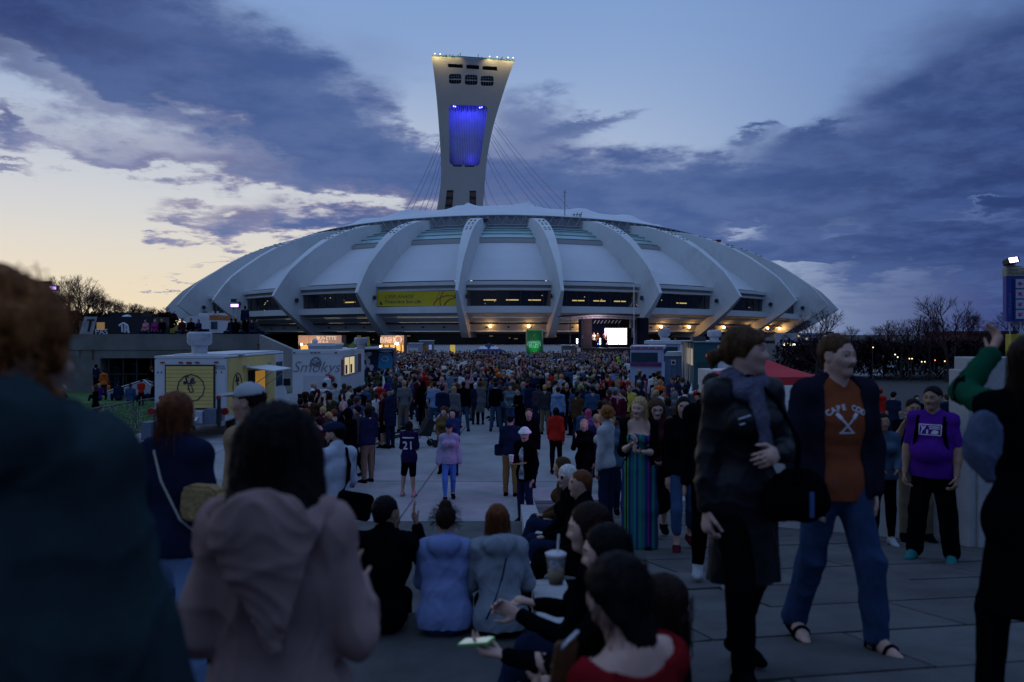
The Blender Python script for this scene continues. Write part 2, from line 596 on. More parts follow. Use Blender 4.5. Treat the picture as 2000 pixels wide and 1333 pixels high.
# the stadium
SXC, SYC, SROT = -4.5, 400.0, math.radians(1.4)
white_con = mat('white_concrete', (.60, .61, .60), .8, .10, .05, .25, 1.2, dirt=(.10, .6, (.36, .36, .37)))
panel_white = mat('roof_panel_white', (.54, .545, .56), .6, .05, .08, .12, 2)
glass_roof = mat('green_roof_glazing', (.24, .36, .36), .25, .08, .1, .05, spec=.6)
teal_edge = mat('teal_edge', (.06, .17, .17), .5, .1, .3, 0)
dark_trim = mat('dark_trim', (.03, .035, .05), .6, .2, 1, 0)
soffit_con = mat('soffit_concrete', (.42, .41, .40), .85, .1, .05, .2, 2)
pane_dark = glass('stadium_glass', (.012, .016, .03), .45, .08)
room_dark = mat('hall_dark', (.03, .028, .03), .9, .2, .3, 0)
strip_light = emit('strip_light', (1.0, .72, .22), 1.6)
lamp_orange = emit('sodium_lamp', (1.0, .55, .16), 26)
def fh(th, r, h, back=True):
 """Height above the eye, lower toward the flanks and higher at the far side, as the stadium's bowl is."""
 if h <= 0: return h
 a = abs(math.degrees(th))
 w = min(1.0, (a / 66.0)) ** 1.5
 f = 1 - w * (.07 + .16 * max(0, min(1, (r - 103) / 53)))
 if a > 66 and back:
  f += min(1, (a - 66) / 48.0) * .22
 return h * f
def SP(th, r, h, side=0.0):
 """Point of the stadium: angle, radius, height above the eye, sideways shift in metres."""
 a = th + SROT
 x = SXC + r * math.sin(a) + side * math.cos(a)
 y = SYC - r * math.cos(a) + side * math.sin(a)
 return Vector((x, y, CAMZ + fh(th, r, h)))
stad = empty('stadium', (SXC, SYC, 0), 0, 'huge white domed stadium with curved concrete ribs behind the crowd', 'stadium')
def sbuild(m, name, material, parent=None, smooth=False, label=None):
 """Link a stadium piece with its mesh kept in world coordinates."""
 o = m.build(name, material, parent or stad, smooth, label)
 if parent is None:
  o.matrix_parent_inverse = Matrix.Translation((-SXC, -SYC, 0))
 return o
OUT = [(156, 13.5), (152.5, 18.6), (149, 22.9), (144, 26.9), (137.5, 31.5), (131, 35.2), (125, 37.8), (119, 39.9), (113, 41.5), (107, 42.8), (101, 43.6), (97, 43.8)]
INN = [(140, 13.8), (138, 18.0), (135, 21.2), (129, 24.6), (123, 28.2), (117.5, 31.4), (113, 33.6), (108.5, 35.6), (105, 37.2), (101.5, 38.8), (98.5, 40.0), (95.5, 41.0)]
WO = [.9, 1.4, 1.9, 2.4, 2.9, 3.3, 3.6, 3.8, 4.0, 4.1, 4.2, 4.2]
LOUT = [(156, 13.5), (151, 8.8), (145, 4.4), (139.5, .6), (136, -1.2)]
LINN = [(140, 13.8), (138, 10), (133.5, 6), (128, 1.5), (124, -1.2)]
LW = [.9, 1.6, 2.2, 2.6, 2.6]
rib_angles = [math.radians(6 + 12 * k) for k in range(-16, 15)]
for th in rib_angles:
 if abs(math.degrees(th)) > 150: continue
 m = MB()
 v = []
 for (ro, ho), (ri, hi), w in zip(OUT, INN, WO):
  v += [SP(th, ro, ho, -w / 2), SP(th, ro, ho, w / 2), SP(th, ri, hi, w / 2 + 1.1), SP(th, ri, hi, -w / 2 - 1.1)]
 n = len(OUT)
 f = [(4 * i + k, 4 * i + (k + 1) % 4, 4 * i + 4 + (k + 1) % 4, 4 * i + 4 + k) for i in range(n - 1) for k in range(4)]
 f.append((4 * n - 4, 4 * n - 3, 4 * n - 2, 4 * n - 1))
 m.add(v, f)
 v = []
 for (ro, ho), (ri, hi), w in zip(LOUT, LINN, LW):
  v += [SP(th, ro, ho, -w / 2), SP(th, ro, ho, w / 2), SP(th, ri, hi, w / 2 + 1.1), SP(th, ri, hi, -w / 2 - 1.1)]
 n = len(LOUT)
 f = [(4 * i + k, 4 * i + (k + 1) % 4, 4 * i + 4 + (k + 1) % 4, 4 * i + 4 + k) for i in range(n - 1) for k in range(4)]
 f.append((4 * n - 4, 4 * n - 3, 4 * n - 2, 4 * n - 1))
 m.add(v, f)
 rib = sbuild(m, 'rib', white_con)
 smooth_angle(rib, 35)
 if abs(math.degrees(th)) < 75:
  for s in (-1, 1):
   c = SP(th, 146.5, 12.2, 0)
   nrm = (SP(th, 146.5, 12.2, s) - c).normalized()
   pm = MB()
   pm.tube([c + nrm * 1.55, c + nrm * 1.98], .75, 14)
   sbuild(pm, 'porthole', dark_trim, rib)
  for i in range(5, 8):
   for s in (-.7, .7):
    a, b = OUT[i], OUT[i + 1]
    for t in (.25, .6):
     r_, h_ = a[0] + (b[0] - a[0]) * t, a[1] + (b[1] - a[1]) * t
     km = MB(); km.hexa([SP(th, r_ + dr, h_ + dz, s + ds) for dz in (.02, .22) for dr, ds in ((-.22, -.3), (-.22, .3), (.22, .3), (.22, -.3))])
     sbuild(km, 'walkway_plate', dark_trim, rib)
def bayface(m, t0, t1, r0, h0, r1, h1, in0=0.0, in1=0.0, n=3):
 """A sloping strip across one bay."""
 lo, hi = [], []
 for i in range(n + 1):
  u = i / n
  lo.append(SP(t0 + in0 / r0 + (t1 - t0 - (in0 + in1) / r0) * u, r0, h0))
  hi.append(SP(t0 + in0 / r1 + (t1 - t0 - (in0 + in1) / r1) * u, r1, h1))
 m.add(lo + hi, [(i, i + 1, n + 2 + i, n + 1 + i) for i in range(n)])
def baybox(m, t0, t1, r0, r1, h0, h1, ins=0.0, n=3):
 """A closed bar of rectangular section across one bay, r0 inner, r1 outer."""
 v = []
 for i in range(n + 1):
  u = i / n
  for r, h in ((r0, h0), (r1, h0), (r1, h1), (r0, h1)):
   v.append(SP(t0 + ins / r + (t1 - t0 - 2 * ins / r) * u, r, h))
 f = [(4 * i + k, 4 * i + (k + 1) % 4, 4 * i + 4 + (k + 1) % 4, 4 * i + 4 + k) for i in range(n) for k in range(4)]
 f += [(0, 1, 2, 3), (4 * n + 3, 4 * n + 2, 4 * n + 1, 4 * n)]
 m.add(v, f)
BANNER = None
rl = random.Random(5)
for k in range(-10, 9):
 t0, t1 = math.radians(6 + 12 * k), math.radians(18 + 12 * k)
 mid = math.degrees((t0 + t1) / 2)
 if abs(mid) > 102: continue
 m = MB()
 prof = [(141, 17.6), (136, 21.8), (130, 26.0), (124.5, 29.4), (119.2, 32.2)]
 for a, b in zip(prof[:-1], prof[1:]):
  bayface(m, t0, t1, a[0], a[1], b[0], b[1], n=4)
 o = sbuild(m, 'upper_panel', panel_white); smooth_angle(o, 40)
 m = MB()
 baybox(m, t0, t1, 140.6, 141.6, 17.15, 17.6, 3.0)
 sbuild(m, 'panel_gap', dark_trim)
 m = MB()
 baybox(m, t0, t1, 139, 144.6, 15.9, 17.1, 1.0)
 sbuild(m, 'ledge', white_con)
 m = MB()
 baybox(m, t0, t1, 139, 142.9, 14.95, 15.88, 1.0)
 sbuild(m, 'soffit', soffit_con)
 m = MB()
 baybox(m, t0, t1, 139, 143.7, 14.25, 14.93, 1.0)
 sbuild(m, 'lintel', white_con)
 m = MB()
 baybox(m, t0, t1, 139, 144.9, 6.9, 9.05, 1.0)
 sbuild(m, 'sill', white_con)
 m = MB()
 bayface(m, t0, t1, 141.2, 5.9, 144.6, 6.88)
 bayface(m, t0, t1, 138.6, 3.95, 141.0, 5.45)
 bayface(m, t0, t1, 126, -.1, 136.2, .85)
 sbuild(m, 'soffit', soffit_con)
 m = MB()
 baybox(m, t0, t1, 140.2, 141.3, 5.5, 5.88)
 baybox(m, t0, t1, 135.6, 136.5, .88, 1.3)
 sbuild(m, 'soffit_rib', white_con)
 m = MB()
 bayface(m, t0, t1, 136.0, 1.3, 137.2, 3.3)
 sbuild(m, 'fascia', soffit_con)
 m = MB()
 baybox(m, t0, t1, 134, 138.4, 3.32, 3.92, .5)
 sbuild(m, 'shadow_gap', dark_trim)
 is_banner = k == -2
 m = MB()
 bayface(m, t0, t1, 143.0, 9.07, 143.0, 14.23, 1.3, 1.3, n=4)
 win = sbuild(m, 'window', pane_dark)
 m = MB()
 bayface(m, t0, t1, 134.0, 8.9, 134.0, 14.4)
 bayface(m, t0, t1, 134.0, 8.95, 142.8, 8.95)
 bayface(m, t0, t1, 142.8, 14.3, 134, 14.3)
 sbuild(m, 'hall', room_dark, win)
 if not is_banner and abs(mid) < 75:
  m = MB()
  ns = {0: 3, 12: 3, -12: 0, -24: 1, 24: 1, -36: 1, 36: 0}.get(round(mid), 0)
  for i in range(ns):
   u = .22 + .25 * i if ns > 1 else .55
   ta, tb = t0 + (t1 - t0) * u, t0 + (t1 - t0) * (u + .14)
   baybox(m, ta, tb, 139.5, 140.0, 11.0, 11.35)
  for i in range(rl.randrange(2, 6)):
   u = rl.uniform(.1, .9)
   hq = rl.uniform(9.4, 13); baybox(m, t0 + (t1 - t0) * u, t0 + (t1 - t0) * (u + .008), 139, 139.3, hq, hq + .22)
  if m.v: sbuild(m, 'ceiling_light', strip_light, win)
 if abs(mid) < 50 and not is_banner:
  m = MB()
  for i in range(1, 8):
   ta = t0 + (t1 - t0) * i / 8
   m.hexa([SP(ta, r, h, s) for h in (9.07, 14.2) for r, s in ((142.8, -.07), (142.8, .07), (143.15, .07), (143.15, -.07))])
  sbuild(m, 'mullion', dark_trim, win)
 if is_banner: BANNER = (t0, t1)
 m = MB()
 baybox(m, t0, t1, 116.5, 119.0, 32.3, 33.9, .3)
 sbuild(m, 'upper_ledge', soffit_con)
 m = MB()
 gp = [(117.3, 34.2), (113, 36.4), (108, 38.4), (103, 40.0)]
 for a, b in zip(gp[:-1], gp[1:]):
  bayface(m, t0, t1, a[0], a[1], b[0], b[1], n=4)
 o = sbuild(m, 'roof_glazing', glass_roof); smooth_angle(o, 40)
 m = MB()
 baybox(m, t0, t1, 117.2, 117.9, 33.9, 34.35, 2.6)
 for i in range(1, 4):
  a = gp[0][0] + (gp[3][0] - gp[0][0]) * i / 4; b = gp[0][1] + (gp[3][1] - gp[0][1]) * i / 4 + .6 * (1 - abs(i - 2) / 2)
  baybox(m, t0, t1, a - .1, a + .1, b + .05, b + .3, 2.6)
 sbuild(m, 'glazing_bar', teal_edge)
 if abs(mid) < 68:
  m = MB()
  for u in (.25, .5, .75):
   c = SP(t0 + (t1 - t0) * u, 136.9, 2.3)
   m.ball(c, .42, 8, 5, (1, .5, .7))
  sbuild(m, 'fascia_vent', dark_trim)
for px, py in ((958, 636), (1033, 636), (1132, 637), (1290, 637), (1346, 637), (1413, 638), (1453, 634), (1498, 641), (1521, 642), (1557, 643)):
 best = min((abs(SP(math.radians(a / 4), 137.6, 2.6).x / SP(math.radians(a / 4), 137.6, 2.6).y * F + 1000 - px), a / 4) for a in range(-320, 320))[1]
 c = SP(math.radians(best), 137.8, 2.6)
 m = MB()
 m.ball(c, .42, 10, 6)
 o = sbuild(m, 'floodlight', lamp_orange, None, True)
 l = bpy.data.lights.new('floodlight', 'POINT')
 l.energy = 130; l.color = (1, .55, .2); l.shadow_soft_size = .5
 lo = bpy.data.objects.new('floodlight_lamp', l)
 lo.location = SP(math.radians(best), 139.2, 2.5)
 C.objects.link(lo)
m = MB()
for k in range(-9, 9):
 bayface(m, math.radians(12 * k), math.radians(12 * k + 12), 124, -3.5, 124, .2)
sbuild(m, 'ground_floor_glazing', mat('black_glass', (.008, .008, .012), .25, .2, .3, 0))
m = MB()
for i in range(26):
 th = math.radians(rl.uniform(-34, 30)); h = rl.uniform(-2.2, -.4)
 w = rl.uniform(.3, 1.6)
 m.hexa([SP(th, 124.4, hh, s) for hh in (h, h + rl.uniform(.1, .5)) for s, in ((0,), (w,))][:2] + [SP(th, 124.8, h, w), SP(th, 124.8, h, 0)] + [SP(th, 124.4, h + .3, 0), SP(th, 124.4, h + .3, w), SP(th, 124.8, h + .3, w), SP(th, 124.8, h + .3, 0)])
sbuild(m, 'glass_reflection', emit('reflection_glow', (1, .62, .2), .12))  # yellowish reflections on the dark glass, drawn as faintly glowing boxes
m = MB()
steel = mat('grey_steel', (.32, .33, .35), .5, .15, 1, 0, metal=.3)
for k in range(-96, 96):
 a, b = math.radians(k * 1.0), math.radians(k * 1.0 + 1.0)
 for r in (101.5,):
  m.tube([SP(a, r, 41.0), SP(b, r, 41.0)], .22, 5)
  m.tube([SP(a, r, 44.6), SP(b, r, 44.6)], .22, 5)
  if k % 2: m.tube([SP(a, r, 41), SP(b, r, 44.6)], .15, 4)
  else: m.tube([SP(a, r, 44.6), SP(b, r, 41)], .15, 4)
  if k % 4 == 0: m.tube([SP(a, r, 41), SP(a, r, 44.6)], .2, 4)
sbuild(m, 'ring_truss', steel)
m = MB()
for k in range(-100, 100, 4):
 a, b = math.radians(k), math.radians(k + 4)
 m.add([SP(a, 99, 40.5), SP(b, 99, 40.5), SP(b, 99, 44.9), SP(a, 99, 44.9)], [(0, 1, 2, 3)])
sbuild(m, 'ring_wall', mat('ring_wall_grey', (.36, .38, .41), .8, .15, .2, .1))
m = MB()
NA, NR = 180, 26
peaks = []
for i in range(20):
 peaks.append((math.radians(i * 18 + 5), .80, 3.0))
for i in range(12):
 peaks.append((math.radians(i * 30 + 12), .52, 3.2))
for i in range(6):
 peaks.append((math.radians(i * 60), .2, 2))
v = []
for j in range(NR + 1):
 for i in range(NA):
  th = 2 * math.pi * i / NA
  rr = 1 - j / NR * .97
  x, y = rr * math.sin(th), -rr * math.cos(th)
  h = 44.9 + 13.5 * (1 - rr ** 2.5) + 0.6 * math.cos(th * 10) * rr * (1 - rr) * 2
  for (pa, pr, ph) in peaks:
   d = math.hypot(x - pr * math.sin(pa), y + pr * math.cos(pa)) * 100
   h += ph * math.exp(-d / 3.6)
  ts = th if th < math.pi else th - 2 * math.pi
  v.append(SP(ts, 100.5 * rr, 0) + Vector((0, 0, fh(ts, 100.5, 44.9, False) + (h - 44.9))))
f = [(j * NA + i, j * NA + (i + 1) % NA, (j + 1) * NA + (i + 1) % NA, (j + 1) * NA + i) for j in range(NR) for i in range(NA)]
f.append(tuple(NR * NA + i for i in range(NA)))
m.add(v, f)
o = sbuild(m, 'fabric_roof', mat('white_membrane', (.60, .61, .63), .7, .05, .1, .1, 1), None, True)
red_box = mat('red_box', (.22, .03, .03), .6)
for px, py, d, w in ((785, 438, 330, 2.6), (565, 484, 375, 2.0), (722, 453, 352, 2.0), (940, 432, 296, 2.0), (1275, 446, 335, 2.4), (1398, 472, 370, 2.0)):
 c = P(px, py, d)
 m = MB()
 m.box(c.x - w, c.x + w, c.y - 1, c.y + 1, c.z - .5, c.z + .5)
 m.box(c.x - w * .4, c.x + w * .5, c.y - 1.2, c.y + 1.2, c.z - 1.8, c.z - .5)
 m.box(c.x + w * .2, c.x + w * 1.2, c.y - .6, c.y + .6, c.z + .1, c.z + .8)
 sbuild(m, 'roof_equipment', dark_trim if px in (785, 940) else red_box)
c = P(1103, 424, 305)
m = MB()
m.tube([c, c + Vector((0, 0, 10.3))], .22, 6)
m.tube([c + Vector((-.8, 0, 9.4)), c + Vector((.8, 0, 9.4))], .1, 4)
m.tube([c + Vector((-.7, 0, 7.6)), c + Vector((.3, 0, 9.0))], .08, 4)
sbuild(m, 'roof_mast', steel)
m = MB()
for px, py, hh in ((1120, 428, 2.1), (1126, 428, 2.4), (1131, 428, 2.0), (1134, 428, 2.5), (1034, 426, 1.6), (1039, 426, 1.9)):
 c = P(px, py, 306)
 m.tube([c, c + Vector((.3, 0, hh))], .16, 5)
m.tube([P(1118, 420, 306), P(1136, 420, 306)], .12, 5)
sbuild(m, 'roof_railing', dark_trim)
t0, t1 = BANNER
A = SP(t0, 144.45, 9.15); B = SP(t1, 144.45, 9.15)
dirv = (B - A); dirv.z = 0
Ld = dirv.length; ux = dirv.normalized()
ins = 1.6
A = A + ux * ins; Ld -= 2 * ins
za, zb = CAMZ + fh((t0 + t1) / 2, 143, 9.2), CAMZ + fh((t0 + t1) / 2, 143, 14.15)
ban = empty('yellow_banner', (A.x, A.y, za), math.atan2(ux.y, ux.x), 'yellow banner with dark lettering and coloured arcs stretched over a stadium window', 'banner')
HB = zb - za
m = MB()
m.box(0, Ld, -.05, .05, 0, HB)
m.build('banner_cloth', mat('banner_yellow', (.58, .43, .02), .7, .05, .5, 0), ban)
ink = mat('banner_ink', (.03, .045, .07), .8, .1, 2, 0)
text('lettering', "L'ESPLANADE", ink, 1.62, (Ld * .10, -.07, HB * .64), parent=ban, align='LEFT')
text('lettering', "Financière Sun Life", ink, 1.62, (Ld * .10, -.07, HB * .30), parent=ban, align='LEFT', off=.018)
def arc(cx, cz, r, a0, a1, w, mm, squash=1.0):
 m = MB()
 n = 26
 v = []
 for i in range(n + 1):
  a = math.radians(a0 + (a1 - a0) * i / n)
  for q in (r - w / 2, r + w / 2):
   x = min(max(cx + q * math.cos(a) * squash, .05), Ld - .05); z = min(max(cz + q * math.sin(a), .05), HB - .05)
   v.append((x, -.068, z))
 m.add(v, [(2 * i, 2 * i + 1, 2 * i + 3, 2 * i + 2) for i in range(n)])
 m.build('arc', mm, ban)
arc(Ld * .90, -HB * .12, HB * .80, 20, 168, .32, mat('arc_red', (.36, .06, .02), .7, .05, 1, 0), 1.35)
arc(Ld * .99, -HB * .10, HB * .62, 60, 168, .32, mat('arc_brown', (.10, .06, .02), .7, .05, 1, 0), 1.35)
arc(Ld * .62, HB * 1.0, HB * .75, -45, 8, .28, mat('arc_green', (.22, .30, .04), .7, .05, 1, 0), 1.2)
arc(Ld * .97, HB * .3, HB * 1.0, 130, 205, .30, mat('arc_red', (.36, .06, .02)), 1.0)
m = MB()
m.prism([(Ld * .035, HB * .12), (Ld * .068, HB * .10), (Ld * .058, HB * .22), (Ld * .045, HB * .40), (Ld * .03, HB * .25)], 'y', -.07, -.052)
m.build('emblem', ink, ban)
# leaning tower
tower_con = mat('tower_concrete', (.42, .40, .355), .85, .05, .06, .22, .9, dirt=(.03, .3, (.42, .41, .39)))
def tdepth(py): return 432.0 + (py - 105) * .22
def TP(px, py, back=0.0):
 return P(px, py, tdepth(py) + back)
tower = empty('leaning_tower', (0, 470, 0), 0, 'tall pale concrete tower leaning over the stadium, flared top and blue lit recess', 'tower')
def tb(m, name, material, parent=None, smooth=False):
 o = m.build(name, material, parent or tower, smooth)
 if parent is None: o.matrix_parent_inverse = Matrix.Translation((0, -470, 0))
 return o
LE = [(843, 110), (848, 148), (853, 195), (857, 245), (860, 290), (861.5, 330), (860.5, 360), (857, 388), (852, 415), (842, 470), (830, 540)]
RE = [(944, 540), (943.5, 470), (943, 415), (945, 385), (947.5, 350), (951.5, 310), (958, 272), (967, 235), (979, 195), (992, 155), (1005, 119)]
def spline(pts, n=4):
 out = []
 for i in range(len(pts) - 1):
  p0 = pts[max(i - 1, 0)]; p1 = pts[i]; p2 = pts[i + 1]; p3 = pts[min(i + 2, len(pts) - 1)]
  for k in range(n):
   t = k / n
   out.append(tuple(.5 * (2 * p1[j] + (p2[j] - p0[j]) * t + (2 * p0[j] - 5 * p1[j] + 4 * p2[j] - p3[j]) * t * t + (3 * p1[j] - p0[j] - 3 * p2[j] + p3[j]) * t ** 3) for j in (0, 1)))
 out.append(pts[-1])
 return out
outline = spline(LE) + spline(RE)
def rrect(pts, r):
 """Rounded corners on a quadrilateral given in pixels."""
 out = []
 n = len(pts)
 for i in range(n):
  p = Vector(pts[i]); a = Vector(pts[i - 1]); b = Vector(pts[(i + 1) % n])
  pa = p + (a - p).normalized() * r; pb = p + (b - p).normalized() * r
  for k in range(5):
   t = k / 4
   q = pa * (1 - t) ** 2 + p * 2 * t * (1 - t) + pb * t * t
   out.append((q.x, q.y))
 return out
holes = []
recess = rrect([(877, 205), (953, 208), (945.5, 262), (936, 325), (878, 322)], 7)
holes.append(recess)
slots = [[(875, 125), (904, 126.5), (904, 133.5), (875, 132)], [(911, 127), (935.5, 128.3), (935.5, 136), (911, 134.6)], [(942.5, 129.5), (971, 131), (971, 138.5), (942.5, 136.8)]]
ports = [rrect([(877, 145), (901, 145), (901, 164), (877, 164)], 5), rrect([(908, 146.5), (932.5, 147), (932.5, 166.5), (908, 166)], 5), rrect([(939, 149), (964, 149), (964, 168.5), (939, 168)], 5)]
lows = [[(873, 372), (886, 372), (883, 414), (868, 414)], [(917, 373), (930, 373), (930, 412), (917, 412)]]
vents = [[(885, 322.6), (902, 323.2), (902, 326.2), (885, 325.8)], [(908, 323.4), (926, 324.2), (926, 326.8), (908, 326.4)]]
holes += slots + ports + lows
loops = [outline] + holes
flat = [p for l in loops for p in l]
tri = geometry.tessellate_polygon([[Vector((p[0], -p[1], 0)) for p in l] for l in loops])
m = MB()
m.add([TP(*p) for p in flat], [tuple(t) for t in tri])
tb(m, 'front_face', tower_con)
def sidewall(loop, back, shrink=0.0, name=None, material=None, cap=None, cx=None, parent=None):
 m = MB()
 n = len(loop)
 mx = sum(p[0] for p in loop) / n
 a = [TP(*p) for p in loop]
 b = [TP(p[0] + (mx - p[0]) * shrink, p[1], back) for p in loop]
 m.add(a + b, [(i, (i + 1) % n, n + (i + 1) % n, n + i) for i in range(n)])
 o = tb(m, name, material, parent)
 if cap:
  m = MB()
  m.add(b, [tuple(range(n))])
  tb(m, cap[0], cap[1], o if parent is None else None)
 return o
sidewall(outline, 34, .55, 'flank', tower_con, ('rear_face', tower_con))
sidewall(recess, 11, .0, 'recess', mat('recess_cladding', (.45, .46, .52), .6, .1, .3, .2, 4), None)
m = MB()
v = []
nx = 44
for i in range(nx + 1):
 t = i / nx
 bow = 9.0 - 3.0 * math.sin(math.pi * t) + (.35 if i % 2 else 0)
 for (xl, xr, py) in ((876, 954, 203), (877, 946, 262), (877, 938, 326)):
  v.append(TP(xl + (xr - xl) * t, py, bow + (2.0 if py < 210 else 0)))
m.add(v, [(3 * i + k, 3 * i + 3 + k, 3 * i + 4 + k, 3 * i + 1 + k) for i in range(nx) for k in (0, 1)])
tb(m, 'fluted_panel', mat('recess_cladding', (.4, .4, .45)))
m = MB()
for i in range(26):
 px = 884 + i * 2.5
 m.tube([TP(px, 206 + .05 * i, 4.5), TP(px + (i % 3 - 1), 214 + (i * 7 % 5), 5.5)], .28, 5)
tb(m, 'cable_head', mat('dark_trim', (.03, .035, .05)))
for px, py in ((886, 208), (889.5, 208.8), (941, 210), (937, 211)):
 m = MB()
 m.ball(TP(px, py, 1.2), .4, 8, 5)
 tb(m, 'blue_lamp', emit('blue_lamp', (.30, .25, 1.0), 5))
for px, rot, e in ((890, 0, 2000), (938, 0, 2000), (914, 0, 1700)):
 l = bpy.data.lights.new('recess_lamp', 'AREA')
 l.shape = 'RECTANGLE'; l.size = 4; l.size_y = 1.6
 l.energy = e; l.color = (.035, .03, 1.0)
 o = bpy.data.objects.new('recess_lamp', l)
 p = TP(px, 211, .8); q = TP(905 + (px - 914) * .3, 275, 8.5)
 o.location = p
 o.rotation_euler = (q - p).to_track_quat('-Z', 'Y').to_euler()
 C.objects.link(o)
for px, e in ((892, 300), (922, 300)):
 l = bpy.data.lights.new('recess_uplight', 'AREA')
 l.size = 3; l.energy = e; l.color = (.045, .035, 1.0)
 o = bpy.data.objects.new('recess_uplight', l)
 p = TP(px, 323.0, 2.2); q = TP(px, 285, 7.5)
 o.location = p
 o.rotation_euler = (q - p).to_track_quat('-Z', 'Y').to_euler()
 C.objects.link(o)
win_dark = mat('tower_window', (.015, .018, .03), .3, .2, .2, 0)
frame_grey = mat('tower_frame', (.11, .12, .14), .6, .1, 1, 0)
for s in slots:
 sidewall(s, 2.2, 0, 'slot_window', frame_grey, ('pane', win_dark))
for s in ports:
 o = sidewall(s, 2.2, 0, 'port_window', frame_grey, ('pane', win_dark))
 x0, x1 = min(p[0] for p in s), max(p[0] for p in s); y0, y1 = min(p[1] for p in s), max(p[1] for p in s)
 m = MB()
 ym = (y0 + y1) / 2 + .6
 m.tube([TP(x0, ym - .3, 1.2), TP(x1, ym + .3, 1.2)], .42, 5)
 for k in range(1, 5):
  xx = x0 + (x1 - x0) * k / 5
  m.tube([TP(xx, y0 + 1, 1.4), TP(xx, y1 - 1, 1.4)], .14, 4)
 m.tube([TP(x0 + 1, y0 + 5, 1.4), TP(x1 - 1, y0 + 5.3, 1.4)], .14, 4)
 tb(m, 'window_bar', mat('tower_bar', (.24, .26, .3), .6, .1, 1, 0))
for s in lows:
 sidewall(s, 2.0, 0, 'low_window', frame_grey, ('blind', mat('brown_blind', (.17, .12, .075), .8, .2, .4, 0)))
 x0 = sum(p[0] for p in s) / 4
 for yy in (374, 388, 402):
  m = MB()
  sh = (yy - 372) * (-.09 if x0 < 900 else 0)
  w = 7
  m.hexa([TP(x0 + dx + sh + (1.3 if x0 < 900 else 0), yy + dy, b) for dy in (2.2, -2.2) for dx, b in ((-w, 1.2), (w, 1.2), (w, 1.8), (-w, 1.8))])
  tb(m, 'spandrel', win_dark)
for s in vents:
 m = MB()
 m.add([TP(*p, -.05) for p in s], [(0, 1, 2, 3)])
 tb(m, 'vent_slot', win_dark)
m = MB()
m.tube([TP(843, 109.6), TP(905, 111.6), TP(1005, 118.6)], .35, 5)
tb(m, 'parapet_rail', teal_edge)
m = MB()
for px, h in ((878.5, 5), (899, 9), (934, 8), (941, 3.5), (869.5, 4), (895, 5), (980, 4), (989, 4)):
 py = 110 + (px - 843) * .052
 m.tube([TP(px, py, 4), TP(px, py - h, 4)], .16, 4)
tb(m, 'antenna', dark_trim)
for px, on in ((849, 1), (859.5, 1), (872, 0), (884, 0), (894, 0), (956, 1), (971, 1), (981, 0), (992, 1), (1002, 1)):
 py = 110 + (px - 843) * .052
 m = MB()
 m.tube([TP(px, py), TP(px + .3, py - 4.5, -1.5)], .12, 4)
 o = tb(m, 'lamp_bracket', dark_trim)
 m = MB()
 m.ball(TP(px + .3, py - 4.8, -1.8), .34, 8, 5)
 tb(m, 'lamp_head', emit('lamp_white', (1.0, .82, .60), 2.5) if on else emit('lamp_dim', (.6, .6, .6), .2), o)
for px, e in ((848, 20000), (860, 16000), (876, 12000), (893, 9000), (956, 22000), (972, 14000), (988, 15000), (1000, 15000)):
 py = 110 + (px - 843) * .052
 l = bpy.data.lights.new('crown_lamp', 'SPOT')
 l.energy = e * .10; l.color = (1, .78, .36); l.spot_size = math.radians(115); l.spot_blend = 1.0; l.shadow_soft_size = .4
 o = bpy.data.objects.new('crown_lamp', l)
 p = TP(px, py - 2.0, -3.0); q = TP(px, py + 25, 2)
 o.location = p
 o.rotation_euler = (q - p).to_track_quat('-Z', 'Y').to_euler()
 C.objects.link(o)
cable_mat = mat('stay_cable', (.16, .17, .2), .6, .1, 1, 0)
for a, b, d in (((861, 268), (783, 428), 352), ((861, 280), (797, 424), 350), ((861, 300), (815, 423), 345), ((861, 318), (826, 421), 345), ((860, 345), (838, 418), 340),
    ((966, 240), (1128, 424), 322), ((965, 247), (1112, 424), 322), ((961, 262), (1078, 410), 330), ((960, 268), (1064, 408), 332), ((958, 275), (1048, 406), 332), ((953, 300), (1018, 404), 335),
    ((951, 310), (1003, 404), 335), ((947, 345), (975, 408), 335), ((945, 365), (957, 412), 335), ((945, 372), (953, 414), 335)):
 m = MB()
 pa, pb = TP(*a, 6), P(*b, d)
 pts = []
 for i in range(9):
  t = i / 8
  q = pa.lerp(pb, t); q.z -= 2.0 * math.sin(math.pi * t)
  pts.append(q)
 m.tube(pts, .13, 4)
 tb(m, 'stay_cable', cable_mat)
for i in range(9):
 px = 890 + i * 5.2
 m = MB()
 m.tube([TP(px, 213, 5), TP(px + (px - 910) * -.15 + 3, 322, 3.2)], .09, 4)
 tb(m, 'stay_cable', cable_mat)
